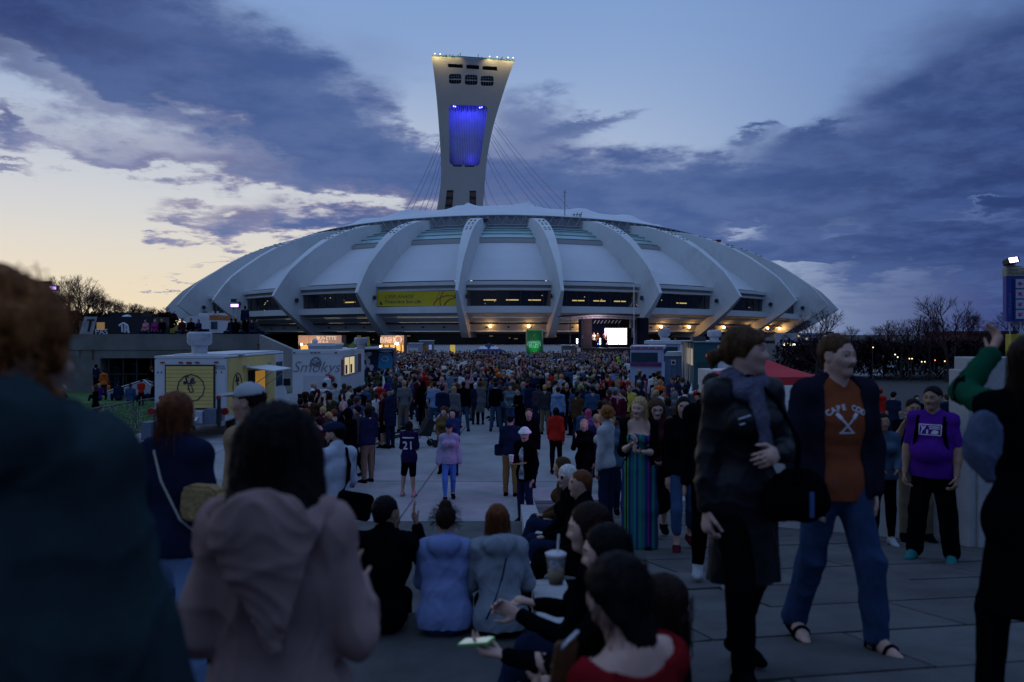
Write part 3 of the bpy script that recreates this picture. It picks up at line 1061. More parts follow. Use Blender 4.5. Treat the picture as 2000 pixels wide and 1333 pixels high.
# stage
blackcloth = mat('stage_drape', (.016, .015, .02), .9, .4, .8, .6, 6)
alu = mat('truss_aluminium', (.42, .42, .45), .4, .1, 3, 0, metal=.5)
def PXZ(px, py, d):
 p = P(px, py, d); return p.x, p.z
SD = 92.0
st = empty('concert_stage', (P(1190, 653, SD).x, SD, 0), 0, 'dark draped concert stage with bright white video screen and arched truss roof', 'stage')
sx = lambda px: (px - 1190) / F * SD
sz = lambda py: CAMZ - (py - 653) / F * SD
m = MB(); m.box(sx(1128), sx(1266), -1, 7, 0, sz(680)); m.build('deck', mat('stage_black', (.012, .012, .014), .8), st)
for a, b in ((1139, 1147), (1147, 1156), (1238, 1250), (1250, 1266)):
 m = MB()
 n = 8; v = []
 for i in range(n + 1):
  x = sx(a + (b - a) * i / n); y = .18 * (i % 2) + (0 if a < 1200 else -.2)
  v += [(x, y, 0), (x, y, sz(622))]
 m.add(v, [(2 * i, 2 * i + 2, 2 * i + 3, 2 * i + 1) for i in range(n)])
 m.build('drape', mat('grey_drape', (.16, .13, .15), .9, .3, 1, .3) if a < 1200 else mat('navy_drape', (.016, .018, .032), .9, .3, 1, .3), st)
m = MB(); m.quad((sx(1139), 6.5, 0), (sx(1250), 6.5, 0), (sx(1250), 6.5, sz(620)), (sx(1139), 6.5, sz(620))); m.build('backdrop', blackcloth, st)
m = MB(); m.box(sx(1139), sx(1266), 0, 7, sz(622), sz(622) + .06); m.build('ceiling', blackcloth, st)
m = MB(); m.box(sx(1187.5), sx(1235.5), 4.1, 4.4, sz(675.5), sz(639.5)); m.build('screen_frame', mat('stage_black', (.012, .012, .014)), st)
m = MB(); m.quad((sx(1189), 4.05, sz(674)), (sx(1234), 4.05, sz(674)), (sx(1234), 4.05, sz(641)), (sx(1189), 4.05, sz(641))); m.build('video_screen', emit('screen_white', (1, .90, .93), 2.2), st)
for i in range(3):
 for j in range(2):
  m = MB(); m.ball((sx(1174 + j * 4.4), 3.5, sz(663 + i * 4.6)), .11, 8, 5); m.build('blue_light', emit('stage_blue', (.16, .28, 1), 14), st)
l = bpy.data.lights.new('stage_wash', 'POINT'); l.energy = 260; l.color = (.25, .35, 1); l.shadow_soft_size = .3
o = bpy.data.objects.new('stage_wash', l); o.location = (P(1176, 653, SD).x, SD + 2.2, sz(668)); C.objects.link(o)
l = bpy.data.lights.new('stage_front', 'SPOT'); l.energy = 1500; l.color = (1, .75, .72); l.spot_size = math.radians(80); l.spot_blend = .8
o = bpy.data.objects.new('stage_front', l); o.location = (P(1175, 653, SD).x, SD + .5, sz(626)); o.rotation_euler = (math.radians(25), 0, 0); C.objects.link(o)
l = bpy.data.lights.new('truss_wash', 'POINT'); l.energy = 220; l.color = (1, .72, .8); l.shadow_soft_size = .2
o = bpy.data.objects.new('truss_wash', l); o.location = (P(1160, 653, SD).x, SD - 2.4, sz(627)); C.objects.link(o)
m = MB()
for y in (-1.2, .2):
 pa, pb = [], []
 for i in range(17):
  t = i / 16; px = 1097 + (1240 - 1097) * t
  py = 617 + 3.5 * (2 * t - 1.1) ** 2
  pa.append((sx(px), y, sz(py))); pb.append((sx(px), y + .2, sz(py + 4)))
 m.tube(pa, .07, 5); m.tube(pb, .07, 5)
 for i in range(16): m.tube([pa[i], pb[i + 1]], .04, 4)
m.build('roof_truss', alu, st)
m = MB()
for i in range(20):
 t = i / 20
 m.hexa([(sx(1095 + 150 * (t + q)), y, sz(615.5 + 3.0 * (2 * (t + q) - 1.0) ** 2) + h) for h in (0, .12) for q, y in ((0, -1.6), (.05, -1.6), (.05, 7), (0, 7))])
m.build('roof_skin', mat('stage_black', (.012, .012, .014)), st)
for px, py0 in ((1112, 692), (1135, 690), (1205, 690), (1239, 692)):
 m = MB(); m.tube([(sx(px), -1.3, 0 if px < 1150 else sz(py0)), (sx(px), -1.3, sz(620))], .05 if px != 1205 else .035, 5); m.build('mast', mat('dark_steel', (.05, .05, .055)), st)
m = MB()
for i in range(8):
 a = 1160 + i * 7
 m.tube([(sx(a), .3, sz(632)), (sx(a + 4), .2, sz(626))], .06, 5)
m.build('spotlight_bar', alu, st)
m = MB(); m.tube([(sx(1228), -.5, sz(628)), (sx(1233), -.4, sz(636)), (sx(1232), -.4, sz(642))], .1, 5); m.box(sx(1229), sx(1235), -.9, -.1, sz(641), sz(622)); m.build('speaker_array', mat('speaker_grey', (.06, .065, .08), .7), st)
for px in (1127, 1129):
 pass
m = MB()
for py in (666.5, 670, 663):
 m.ball((sx(1125.5), -1.2, sz(py)), .09, 6, 4)
m.build('side_light', emit('white_led', (1, .95, .9), 10), st)
m = MB(); m.box(sx(1125), sx(1132), -1.4, -.6, 0, sz(680)); m.build('monitor_box', mat('box_white', (.5, .48, .47), .7), st)
GPF = 'performers on the stage'
for px, tc, wh in ((1160, 'cream', 'guitarist in pale shirt'), (1148, 'black', 'musician in black'), (1180, 'burgundy', 'musician in dark red'), (1142, 'white', 'musician in white'), (1167, 'brown', 'musician in brown'), (1184, 'cream', 'musician in cream')):
 STAGE_FOLK = globals().setdefault('STAGE_FOLK', []); STAGE_FOLK.append((px, tc, wh))
m = MB(); b = P(1238.5, 690, 90); b.z = 0
m.tube([b, b + Vector((0, 0, 9.0))], .05, 5); m.tube([b + Vector((-.4, 0, 6.6)), b + Vector((0, 0, 7.5)), b + Vector((.4, 0, 6.6))], .03, 4)
tag(m.build('lighting_mast', alu), 'thin pale mast standing beside the stage curtain', 'mast')
# inflatable green can
GD = 84.0
g0 = P(1044, 653, GD); gr = 17 / F * GD
can = empty('inflatable_can', (g0.x, GD, 0), 0, 'giant green inflatable beer can with white lettering standing in the crowd', 'inflatable')
H0 = CAMZ + 9.5 / F * GD
m = MB(); m.lathe([(gr * .93, 0), (gr, .25), (gr, H0 - .3), (gr * .95, H0 - .12)], n=28); m.build('can_wall', mat('can_green', (.012, .16, .05), .5, .12, 2, .1), can, True)
m = MB(); m.lathe([(gr * .96, H0 - .13), (gr * .93, H0), (gr * .6, H0 - .06)], n=28); m.build('can_top', mat('can_gold', (.5, .42, .10), .4), can, True)
lm = mat('can_white', (.62, .66, .62), .6, .05, 5, 0)
def wrapped(s, size, z, mm, off=.0):
 me = text_mesh_plain(s, size, off)
 r = gr + .02
 for v in me.vertices:
  a = v.co.x / r - .12
  v.co = (r * math.sin(a), -r * math.cos(a), z + v.co.y)
 me.materials.clear(); me.materials.append(mm)
 return link('lettering', me, can)
def text_mesh_plain(s, size, off=0.0):
 cu = bpy.data.curves.new('lettering', 'FONT')
 cu.body = s; cu.size = size; cu.align_x = 'CENTER'; cu.align_y = 'CENTER'; cu.resolution_u = 2; cu.offset = off
 o = bpy.data.objects.new('lettering', cu); C.objects.link(o)
 me = bpy.data.meshes.new_from_object(o); bpy.data.objects.remove(o)
 return me
cz = lambda py: CAMZ - (py - 653) / F * GD
wrapped('ALEXANDER', .27, cz(668), lm, .006); wrapped("KEITH'S", .50, cz(673), lm, .012); wrapped('INDIA PALE ALE', .16, cz(678), lm, .004)
m = MB()
for (x, z, w, h, c) in ((-.12, cz(657), .18, .34, 0), (.0, cz(656), .12, .3, 1), (-.05, cz(661), .2, .2, 0), (.08, cz(654), .14, .14, 1)):
 m.cur = c
 r = gr + .02
 m.add([(r * math.sin((x + dx * w) / r - .1), -r * math.cos((x + dx * w) / r - .1), z + dz * h) for dx, dz in ((-.5, -.3), (0, -.5), (.5, -.2), (.4, .4), (0, .5), (-.4, .3))], [(0, 1, 2, 3, 4, 5)])
m.build('emblem', [mat('emblem_red', (.25, .05, .03), .6), mat('emblem_gold', (.35, .22, .05), .6)], can)
for dx in (-.9, .4):
 l = bpy.data.lights.new('can_uplight', 'SPOT'); l.energy = 90; l.color = (.25, 1, .35); l.spot_size = math.radians(70); l.spot_blend = 1
 o = bpy.data.objects.new('can_uplight', l); o.location = (g0.x + dx, GD - 2.2, 1.0)
 o.rotation_euler = (Vector((g0.x, GD - gr, 2.6)) - Vector(o.location)).to_track_quat('-Z', 'Y').to_euler(); C.objects.link(o)
# canopies
def canopy(name, label, px, d, w, ztop, zedge, material, frill=None, yaw=0.0, posts=True):
 r = empty(name, (P(px, 653, d).x, d, 0), yaw, label, 'canopy')
 h = w / 2; n = 6
 m = MB(); v = [(0, 0, ztop)]
 for k in range(4 * n):
  s, t = k // n, (k % n) / n
  x, y = [(-h + w * t, -h), (h, -h + w * t), (h - w * t, h), (-h, h - w * t)][s]
  v.append((x * .5, y * .5, zedge + (ztop - zedge) * .42)); v.append((x, y, zedge)); v.append((x, y, zedge - .24))
 N_ = 4 * n
 f = []
 for k in range(N_):
  a, b = 1 + 3 * k, 1 + 3 * ((k + 1) % N_)
  f += [(0, a, b), (a, a + 1, b + 1, b), (a + 1, a + 2, b + 2, b + 1)]
 m.add(v, f); o = m.build('roof_cloth', material, r)
 for sx_, sy_ in ((-1, -1), (1, -1), (1, 1), (-1, 1)):
  m = MB(); m.tube([(sx_ * (h - .05), sy_ * (h - .05), 0), (sx_ * (h - .05), sy_ * (h - .05), zedge)], .022, 6); m.build('post', alu, r)
 return r
ct = canopy('blue_canopy', 'navy blue pop-up canopy with white emblems at the back of the crowd', 955, 80, 3.2, CAMZ - 17 / F * 80, CAMZ - 33 / F * 80, mat('canopy_navy', (.028, .025, .085), .8, .1, 2, .1))
wm = mat('canopy_white', (.6, .6, .62), .8, 0, 1, 0)
for s in (-1, 1):
 m = MB()
 m.add([(s * .55 + x * .9, -1.05 - z * .0 - (.25 - z) * .9, CAMZ - 27 / F * 80 + z * .9) for x, z in ((-.5, -.1), (.5, -.1), (.45, .1), (.25, .14), (.15, .3), (-.1, .16), (-.3, .24), (-.4, .05))], [tuple(range(8))])
 m.build('emblem', wm, ct)
for i in range(8):
 m = MB(); x = -1.42 + i * .405
 m.add([(x - .1, -1.615, 1.72), (x, -1.615, 1.66), (x + .1, -1.615, 1.72), (x, -1.615, 1.79)], [(0, 1, 2, 3)]); m.build('diamond', wm, ct)
canopy('red_canopy', 'plain red pop-up canopy behind the walking couple', 1489, 25.0, 2.5, CAMZ - 46 / F * 25, CAMZ - 80 / F * 25, mat('canopy_red', (.42, .022, .03), .75, .1, 1.5, .15), yaw=.18)
# lit kiosks under the stadium
wood = emit('backlit_panel', (.62, .34, .20), .36)
wood2 = emit('backlit_wood', (.42, .22, .12), .35)
def kiosk(px0, px1, label, lines, split):
 d = 100
 r = empty('kiosk', (P(px0, 653, d).x, d, 0), 0, label, 'kiosk')
 w = (px1 - px0) / F * d
 z = lambda py: CAMZ - (py - 653) / F * d
 m = MB(); m.box(0, w, 0, 2.5, 0, z(655)); m.build('container', mat('kiosk_brown', (.10, .055, .03), .8, .3, 2, .2), r)
 m = MB(); m.box(.05, w - .05, -.06, -.005, z(672), z(655.6)); m.build('sign_panel', wood, r)
 for i in range(1, split):
  m = MB(); m.box(w * i / split - .04, w * i / split + .04, -.08, -.062, z(672), z(655.6)); m.build('panel_joint', wood2, r)
 m = MB(); m.box(.1, w - .1, -.05, -.005, z(690), z(673.5)); m.build('serving_hatch', emit('kiosk_amber', (1, .55, .12), .55), r)
 for i in range(4):
  m = MB(); x = w * (.12 + .24 * i); m.box(x, x + w * .05, -.08, -.055, z(690), z(674)); m.build('counter_post', mat('dark_trim', (.03, .035, .05)), r)
 k = emit('sign_cream', (1.0, .85, .62), .6)
 for s, px, py, size in lines:
  text('lettering', s, k, size, ((px - px0) / F * d, -.075, z(py)), parent=r)
 return r
kiosk(571, 668, 'long lit food kiosk with BUVETTE sign behind the white truck', [('BUVETTE', 638, 661, .62), ('SNACK BAR', 625, 668, .4)], 3)
k2 = kiosk(743, 790, 'smaller lit food kiosk with a round emblem under the stadium', [('BURGER', 757, 662, .5), ('EXPRESS', 757, 667.5, .5)], 2)
m = MB(); pts = [(.0 + 2.23 + .42 * math.cos(a), -.075, CAMZ - 10 / F * 100 + .42 * math.sin(a)) for a in [2 * math.pi * k / 20 for k in range(21)]]
m.tube(pts, .035, 5); m.build('round_emblem', emit('sign_cream', (1.0, .85, .62), .6), k2)
for px, e in ((600, 60), (766, 60)):
 l = bpy.data.lights.new('kiosk_lamp', 'POINT'); l.energy = e; l.color = (1, .62, .25)
 o = bpy.data.objects.new('kiosk_lamp', l); o.location = P(px, 676, 98); C.objects.link(o)
for px, py in ((589, 673), (777, 672), (743, 677), (773, 672)):
 m = MB(); m.ball(P(px, py, 99), .13, 8, 5); tag(m.build('bulb', emit('warm_bulb', (1, .75, .6), 10)), {589: 'glowing bulb at the long kiosk beside the white truck', 777: 'right bulb of the pair under the round emblem', 743: 'bulb at the left corner of the smaller kiosk', 773: 'left bulb of the pair under the round emblem'}[px], 'lamp')
for nm, lab, px, d, w, h, c in (('cabin', 'white cabin at the back of the crowd right of the smaller kiosk', 811, 96, 1.7, 2.35, (.26, .26, .29)), ('cabin', 'grey cabin with an orange side and lit hatch at the back of the crowd', 832, 97, 1.6, 2.65, (.12, .12, .13)), ('grey_crate', 'grey flight case right of the green can', 1111, 90, 1.5, 2.2, (.10, .09, .09))):
 r = empty(nm, (P(px, 653, d).x, d, 0), 0, lab, 'cabin' if nm == 'cabin' else 'crate')
 m = MB(); m.box(-w / 2, w / 2, 0, 2, 0, h, .06); m.build('wall', mat('cab_%d' % px, c, .7, .1, 1, .1), r)
 m = MB(); m.box(-w / 2 + .1, w / 2 - .5, -.05, -.004, 1.4, h - .5); m.build('panel', mat('cab_orange', (.40, .20, .04), .7) if px == 832 else mat('cab_pale', (.5, .5, .52), .7), r)
 m = MB(); m.box(-w / 2 - .06, w / 2 + .06, -.06, 2.06, h - .004, h + .08); m.build('roof', mat('cab_pale', (.5, .5, .52)), r)
 if px == 832: m = MB(); m.box(w / 2 - .45, w / 2 - .1, -.05, -.004, 1.6, 2.2); m.build('hatch', emit('pale_blue_glow', (.4, .5, 1), .2), r)
m = MB(); b = P(884, 683, 95); m.box(b.x - .3, b.x + .3, b.y, b.y + .1, 1.2, 2.2); m.tube([b + Vector((0, .05, -3.5)), b], .03, 5)
tag(m.build('yellow_sign', emit('yellow_sign_glow', (.85, .55, .08), .4)), 'small yellow sign left of the navy canopy', 'sign')
# food trucks
white_paint = mat('truck_white', (.52, .525, .54), .45, .06, 1.2, .05, dirt=(2.5, .35, (.36, .355, .36)))
yellow_paint = mat('truck_yellow', (.62, .45, .13), .5, .06, 1.5, .05, dirt=(2.0, .3, (.36, .27, .11)))
red_lens = mat('red_lens', (.22, .012, .015), .3, 0, 1, 0)
navy_ink = mat('navy_ink', (.018, .016, .06), .7, 0, 1, 0)
rubber = mat('tyre_rubber', (.015, .015, .016), .9)
steel_bright = mat('galvanised', (.36, .37, .39), .45, .15, 4, .1, metal=.4)
def vent_stack(r, x, y, z, rad, h, material, name='roof_vent'):
 m = MB(); m.lathe([(rad * .62, 0), (rad * .66, h * .34), (rad * .66, h * .36), (rad * .9, h * .42), (rad, h * .52), (rad * 1.0, h * .93), (rad * .86, h * .96), (rad * .84, h)], (x, y, z), 22)
 o = m.build(name, material, r); smooth_angle(o, 35); return o
def decagon(r, x, z, rad, y, axis, mm, squash=1.0):
 pts = []
 for k in range(12):
  for j in range(6):
   a = math.pi / 2 + 2 * math.pi * (k + j / 6) / 12
   q = rad * (1 - .045 * math.sin(math.pi * j / 6))
   pts.append((x + q * math.cos(a) * squash, z + q * math.sin(a)))
 pts.append(pts[0])
 m = MB()
 for a, b in zip(pts[:-1], pts[1:]):
  m.tube([(p[0], y, p[1]) if axis == 'y' else (y, p[0], p[1]) for p in (a, b)], .016, 5, False)
 m.build('emblem_ring', mm, r)
def script_le(r, x, z, s, y, axis, mm):
 L = [(-.30, .70), (-.45, .95), (-.72, .80), (-.66, .35), (-.52, -.05), (-.72, -.42), (-1.02, -.45), (-1.0, -.15), (-.62, -.28), (-.2, -.45), (.12, -.35), (.5, -.02), (.68, .25), (.45, .42), (.2, .15), (.25, -.28), (.55, -.44), (.98, -.2)]
 pts = spline(L, 5)
 m = MB(); m.tube([((x + p[0] * s, y, z + p[1] * s) if axis == 'y' else (y, x + p[0] * s, z + p[1] * s)) for p in pts], s * .12, 6)
 m.build('script_lettering', mm, r)
 q = [(-.35, -.75), (.25, -.72), (.62, -1.95), (.0, -2.0)]
 m = MB()
 for a, b in zip(q, q[1:] + q[:1]):
  m.tube([((x + p[0] * s, y, z + p[1] * s) if axis == 'y' else (y, x + p[0] * s, z + p[1] * s)) for p in (a, b)], s * .07, 5)
 w = [(-.35, -.75), (.0, -2.0), (-.38, -1.5)]
 m.add([((x + p[0] * s, y, z + p[1] * s) if axis == 'y' else (y, x + p[0] * s, z + p[1] * s)) for p in w], [(0, 1, 2)])
 m.build('door_emblem', mm, r)
def truck_body(r, w, y0, L, z0, z1, paint, name='body'):
 m = MB(); m.box(-w / 2, w / 2, y0, y0 + L, z0, z1, .07); o = m.build(name, paint, r)
 for sx_ in (-1, 1):
  for yy in (y0 + 1.3, y0 + L - 1.4):
   m = MB(); m.tube([(sx_ * (w / 2 - .28), yy, .42), (sx_ * (w / 2 - .02), yy, .42)], .42, 20); wl = m.build('wheel', rubber, r)
   m = MB(); m.tube([(sx_ * (w / 2 - .1), yy, .42), (sx_ * (w / 2 + .0), yy, .42)], .22, 14); m.build('rim', steel_bright, wl)
 return o
YD = 27.0
yx = lambda px: (px - 371) / F * YD
yz = lambda py: CAMZ - (py - 653) / F * YD
yt = empty('food_truck', (P(371, 653, YD).x, YD, 0), 0, 'white and yellow food truck, rear toward the camera, with decagon emblem and big roof vent', 'food truck')
truck_body(yt, 2.38, 0, 6.9, .5, yz(699), white_paint)
m = MB(); m.box(-1.2, 1.2, -.02, 6.9, yz(700), yz(695.5), .02); m.build('roof', white_paint, yt)
m = MB(); m.box(yx(330), 1.15, .4, 6.5, yz(695.5), yz(692.5)); m.build('roof_deck', white_paint, yt)
vent_stack(yt, yx(363), 1.2, yz(693), .42, .78, mat('vent_steel', (.42, .42, .45), .5, .15, 3, .1, metal=.2, dirt=(4, .5, (.15, .14, .15))))
m = MB(); m.ball((yx(440), 1.5, yz(694)), .2, 10, 5, (1, 1, .35)); m.build('roof_dome', white_paint, yt)
dx0, dx1, dz0, dz1 = yx(326), yx(418), yz(797), yz(715.5)
m = MB(); m.box(dx0 - .05, dx1 + .05, -.04, .0, dz0 - .05, dz1 + .05); m.build('door_frame', mat('door_recess', (.03, .03, .032), .8), yt)
door = empty('roller_door', (0, 0, 0)); door.parent = yt
for k in range(11):
 a, b = dz0 + (dz1 - dz0) * k / 11, dz0 + (dz1 - dz0) * (k + 1) / 11
 m = MB(); m.box(dx0, dx1, -.075, -.041, a + .006, b - .004, .004); m.build('slat', yellow_paint, door)
decagon(door, yx(375), yz(758), .46, -.085, 'y', navy_ink)
script_le(door, yx(373), yz(744), .19, -.09, 'y', navy_ink)
for px, py, w_, h_ in ((318, 708.5, .07, .022), (354, 708.5, .07, .022), (370, 709, .085, .03), (386, 708.5, .07, .022), (423, 708, .07, .022)):
 m = MB(); m.box(yx(px) - w_, yx(px) + w_, -.05, -.021, yz(py) - h_, yz(py) + h_); m.build('marker_light', red_lens, yt)
for px, py in ((315.5, 777), (427.5, 777)):
 m = MB(); m.tube([(yx(px), -.06, yz(py)), (yx(px), .0, yz(py))], .07, 16); m.build('tail_light', red_lens, yt)
text('lettering', '1304 RUE', navy_ink, .09, (yx(429), -.03, yz(716)), parent=yt); text('lettering', 'MONTREAL', navy_ink, .09, (yx(429), -.03, yz(720.5)), parent=yt)
for px in (309, 316, 423, 433):
 m = MB(); m.prism([(yx(px) - .018, yz(726)), (yx(px), yz(730)), (yx(px) + .018, yz(726))], 'y', -.03, -.01); m.build('rivet', navy_ink, yt)
m = MB(); m.box(yx(362), yx(409), -.65, -.02, .55, yz(801)); m.build('storage_box', mat('box_pale', (.34, .36, .42), .6, .1, 2, .1), yt)
m = MB(); m.box(yx(388), yx(397), -.68, -.651, yz(836), yz(828)); m.build('socket', rubber, yt)
m = MB(); m.hexa([(yx(375), -.8, yz(818)), (yx(402), -.8, yz(818)), (yx(402), -.65, yz(812)), (yx(375), -.65, yz(812)), (yx(375), -.8, yz(817)), (yx(402), -.8, yz(817)), (yx(402), -.65, yz(811)), (yx(375), -.65, yz(811))]); m.build('box_flap', white_paint, yt)
m = MB(); m.box(yx(410), yx(434), -.55, -.02, .5, yz(797)); m.build('locker', mat('locker_blue', (.10, .12, .17), .6), yt)
m = MB(); m.box(yx(437), yx(441), -.6, -.45, .4, yz(777)); m.build('bumper_post', rubber, yt)
for px in (300, 443):
 m = MB(); m.tube([(yx(px), -.2, yz(803)), (yx(px), -.1, yz(803))], .12, 14); m.build('tail_lamp', red_lens, yt)
m = MB(); m.box(-1.2, 1.2, -.3, -.0, .42, .56); m.build('bumper', steel_bright, yt)
sx1 = 1.19
m = MB(); m.box(sx1 + .002, sx1 + .02, .25, 5.6, .75, yz(701)); m.build('side_cladding', yellow_paint, yt)
decagon(yt, 1.15, yz(758), .46, sx1 + .03, 'x', navy_ink, 1)
script_le(yt, 1.15, yz(745), .155, sx1 + .035, 'x', navy_ink)
m = MB(); m.box(sx1 + .021, sx1 + .03, 2.3, 4.4, 1.15, 2.15); m.build('hatch_opening', mat('dark_interior', (.008, .008, .010)), yt)
m = MB(); m.box(sx1 + .031, sx1 + .036, 3.1, 4.3, 1.2, 2.1); m.build('amber_board', emit('amber_board', (.75, .36, .03), .28), yt)
m = MB(); m.hexa([(sx1 + .03, 2.2, 2.26), (sx1 + .98, 2.2, 2.12), (sx1 + .98, 4.6, 2.12), (sx1 + .03, 4.6, 2.26), (sx1 + .03, 2.2, 2.3), (sx1 + .98, 2.2, 2.16), (sx1 + .98, 4.6, 2.16), (sx1 + .03, 4.6, 2.3)]); m.build('flap', white_paint, yt)
for yy in (2.35, 4.45):
 m = MB(); m.tube([(sx1 + .9, yy, 2.12), (sx1 + .03, yy, 1.5)], .015, 5); m.build('stay', steel_bright, yt)
for yy in (1.9, 4.9):
 m = MB(); m.box(sx1 + .02, sx1 + .16, yy - .14, yy + .14, 2.3, 2.38); m.build('flank_lamp', mat('lamp_chrome', (.5, .5, .52), .3, metal=.5), yt)
m = MB(); m.box(sx1 + .004, sx1 + .012, 5.85, 6.75, 1.35, 2.35); m.build('cab_window', mat('cab_glass', (.02, .06, .065), .12, .2, 1, 0), yt)
m = MB(); m.hexa([(-1.1, 6.9, .6), (1.1, 6.9, .6), (1.1, 8.1, .6), (-1.1, 8.1, .6), (-1.1, 6.9, 2.2), (1.1, 6.9, 2.2), (1.05, 7.5, 1.35), (-1.05, 7.5, 1.35)]); m.build('bonnet', white_paint, yt)
m = MB(); m.hexa([(1.19, 6.9, 1.3), (1.45, 7.0, 1.3), (1.45, 7.06, 1.3), (1.19, 6.96, 1.3), (1.19, 6.9, 1.6), (1.45, 7.0, 1.6), (1.45, 7.06, 1.6), (1.19, 6.96, 1.6)]); m.build('wing_mirror', rubber, yt)
vx = lambda px: (px - 305) / F * 26.6
m = MB(); m.box(vx(284) - .0, vx(303), 0, .6, .0, .58); g = m.build('grey_bin', mat('locker_blue', (.10, .12, .17))); g.location = (P(305, 653, 26.6).x, 26.3, .0)
tag(g, 'low dark grey box on the ground left of the yellow truck', 'box')
WD = 40.0
wx = lambda px: (px - 618.5) / F * WD
wz = lambda py: CAMZ - (py - 653) / F * WD
w2 = empty('food_truck', (P(618.5, 653, WD).x, WD, 0), 0, 'white food truck with grey hat drawing and script lettering on its rear', 'food truck')
truck_body(w2, 2.42, 0, 6.4, .5, wz(684), white_paint)
m = MB(); m.box(-1.22, 1.22, -.02, 6.4, wz(691), wz(685)); m.build('roof_cap', white_paint, w2)
for px in (575, 609, 616, 623, 656.5):
 m = MB(); m.box(wx(px) - .06, wx(px) + .06, -.06, -.021, wz(689.6), wz(688.2)); m.build('marker_light', mat('dark_lens', (.04, .01, .015), .3), w2)
inkg = mat('grey_ink', (.16, .17, .20), .8, 0, 1, 0)
text('script_lettering', 'Smokys', inkg, .78, (wx(617), -.03, wz(718)), parent=w2, shear=.35, off=-.008)
m = MB()
hatp = spline([(606, 713), (608, 705), (613, 700), (620, 698), (625, 703), (627, 712), (620, 716), (612, 712), (606, 713)], 5)
m.tube([(wx(p[0]), -.03, wz(p[1])) for p in hatp], .028, 5)
m.tube([(wx(607), -.03, wz(708)), (wx(616), -.03, wz(711)), (wx(626), -.03, wz(706))], .028, 5)
m.tube([(wx(611), -.03, wz(703)), (wx(618), -.03, wz(708)), (wx(622), -.03, wz(699))], .02, 5)
m.add([(wx(607), -.028, wz(709)), (wx(616), -.028, wz(712)), (wx(626), -.028, wz(708)), (wx(626), -.028, wz(711)), (wx(616), -.028, wz(716)), (wx(607), -.028, wz(712))], [(0, 1, 2, 3, 4, 5)])
m.build('hat_drawing', inkg, w2)
m = MB(); m.box(wx(593), wx(645), -.04, -.004, .55, wz(734)); m.build('rear_door', mat('door_pale', (.42, .42, .44), .5, .08, 2, .05), w2)
m = MB(); m.tube(spline([(wx(636), -.1, 0), (0, 0, 0)][:0] + [(0, 0)], 1) and [(wx(637 + 15 * math.sin(t * .35)), -.08, wz(734 + t * 1.3)) for t in range(0, 9)], .09, 7); m.build('red_hose', mat('hose_red', (.30, .02, .02), .5), w2)
m = MB(); m.lathe([(.17, 0), (.2, .08), (.2, .42), (.08, .5), (.08, .58)], (wx(642), -.35, wz(757)), 14); o = m.build('gas_bottle', white_paint, w2)
m = MB(); m.box(1.211, 1.235, .7, 4.4, wz(737), wz(697)); fr = m.build('hatch_frame', mat('hatch_steel', (.30, .30, .33), .5), w2)
for a, b in ((.85, 1.9), (2.1, 3.3)):
 m = MB(); m.box(1.236, 1.245, a, b, wz(734), wz(700)); m.build('hatch_window', emit('hatch_glow', (1, .78, .38), .5), fr)
 m = MB(); m.box(1.246, 1.26, a + .1, a + .55, wz(733), wz(715)); m.build('shelf_item', mat('dark_trim', (.03, .035, .05)), fr)
m = MB(); m.box(1.22, 1.24, 4.5, 5.3, wz(735), wz(696)); m.build('menu_board', mat('menu_red', (.13, .06, .06), .8, .6, 12, 0), w2)
m = MB(); m.box(1.22, 1.24, .15, .5, wz(735), wz(703)); m.build('red_lettering_board', mat('hose_red', (.30, .02, .02)), w2)
vent_stack(w2, wx(683), 3.0, wz(684), .36, .62, mat('vent_steel', (.42, .42, .45)))
m = MB(); m.box(wx(590), wx(643), 1.2, 3.2, wz(684) - .01, wz(677)); u = m.build('roof_box', mat('vehicle_grey', (.30, .32, .33), .6), w2)  # box and lid stand in for the roof of another vehicle behind
m = MB(); m.box(wx(588), wx(645), 1.15, 3.3, wz(677), wz(671.5), .05); m.build('vehicle_roof', white_paint, u)
m = MB(); m.ball((wx(598), 1.8, wz(668)), .16, 10, 6); m.build('roof_dome', white_paint, w2)
m = MB(); m.hexa([(wx(645), 4, wz(683)), (wx(662), 4, wz(683)), (wx(662), 4.1, wz(683)), (wx(645), 4.1, wz(683)), (wx(656), 4, wz(672)), (wx(667), 4, wz(661)), (wx(667), 4.1, wz(661)), (wx(656), 4.1, wz(672))]); m.build('green_flap', mat('flap_green', (.20, .24, .05), .7), w2)
bt = empty('food_truck', (P(738, 653, 50).x, 50.0, 0), math.radians(6), 'dark blue food truck with white and cyan painted graphics under a pale awning', 'food truck')
m = MB(); m.box(-2.0, .98, 0, 5, .5, 2.55, .05); m.build('body', mat('truck_navy', (.012, .016, .05), .5, .2, 2, .05), bt)
cy = mat('paint_cyan', (.03, .24, .42), .6, .1, 2, 0)
m = MB(); m.prism([(-.0, 1.4), (.35, 1.25), (.85, 1.15), (.95, 1.9), (.8, 2.3), (.1, 2.3)], 'y', -.03, -.004); m.build('cyan_figure', cy, bt)
m = MB(); m.tube([(.45 + .2 * math.cos(a), -.04, 1.95 + .14 * math.sin(a)) for a in [k * .5 for k in range(14)]], .03, 5); m.build('eye_drawing', white_paint, bt)
m = MB()
for x, z, a, b in ((-.75, 2.1, .16, .24), (-.55, 2.25, .18, .14), (-.6, 1.7, .12, .3), (-.85, 1.45, .15, .2), (-.4, 1.4, .14, .2), (.5, 2.42, .4, .07)):
 m.add([(x + a * math.cos(t) * (1 + .25 * math.sin(3 * t)), -.02, z + b * math.sin(t)) for t in [k * .57 for k in range(11)]], [tuple(range(11))])
m.build('white_figure', white_paint, bt)
m = MB(); m.box(-2.6, .95, -1.3, .1, 2.60, 2.68); m.build('awning', white_paint, bt)
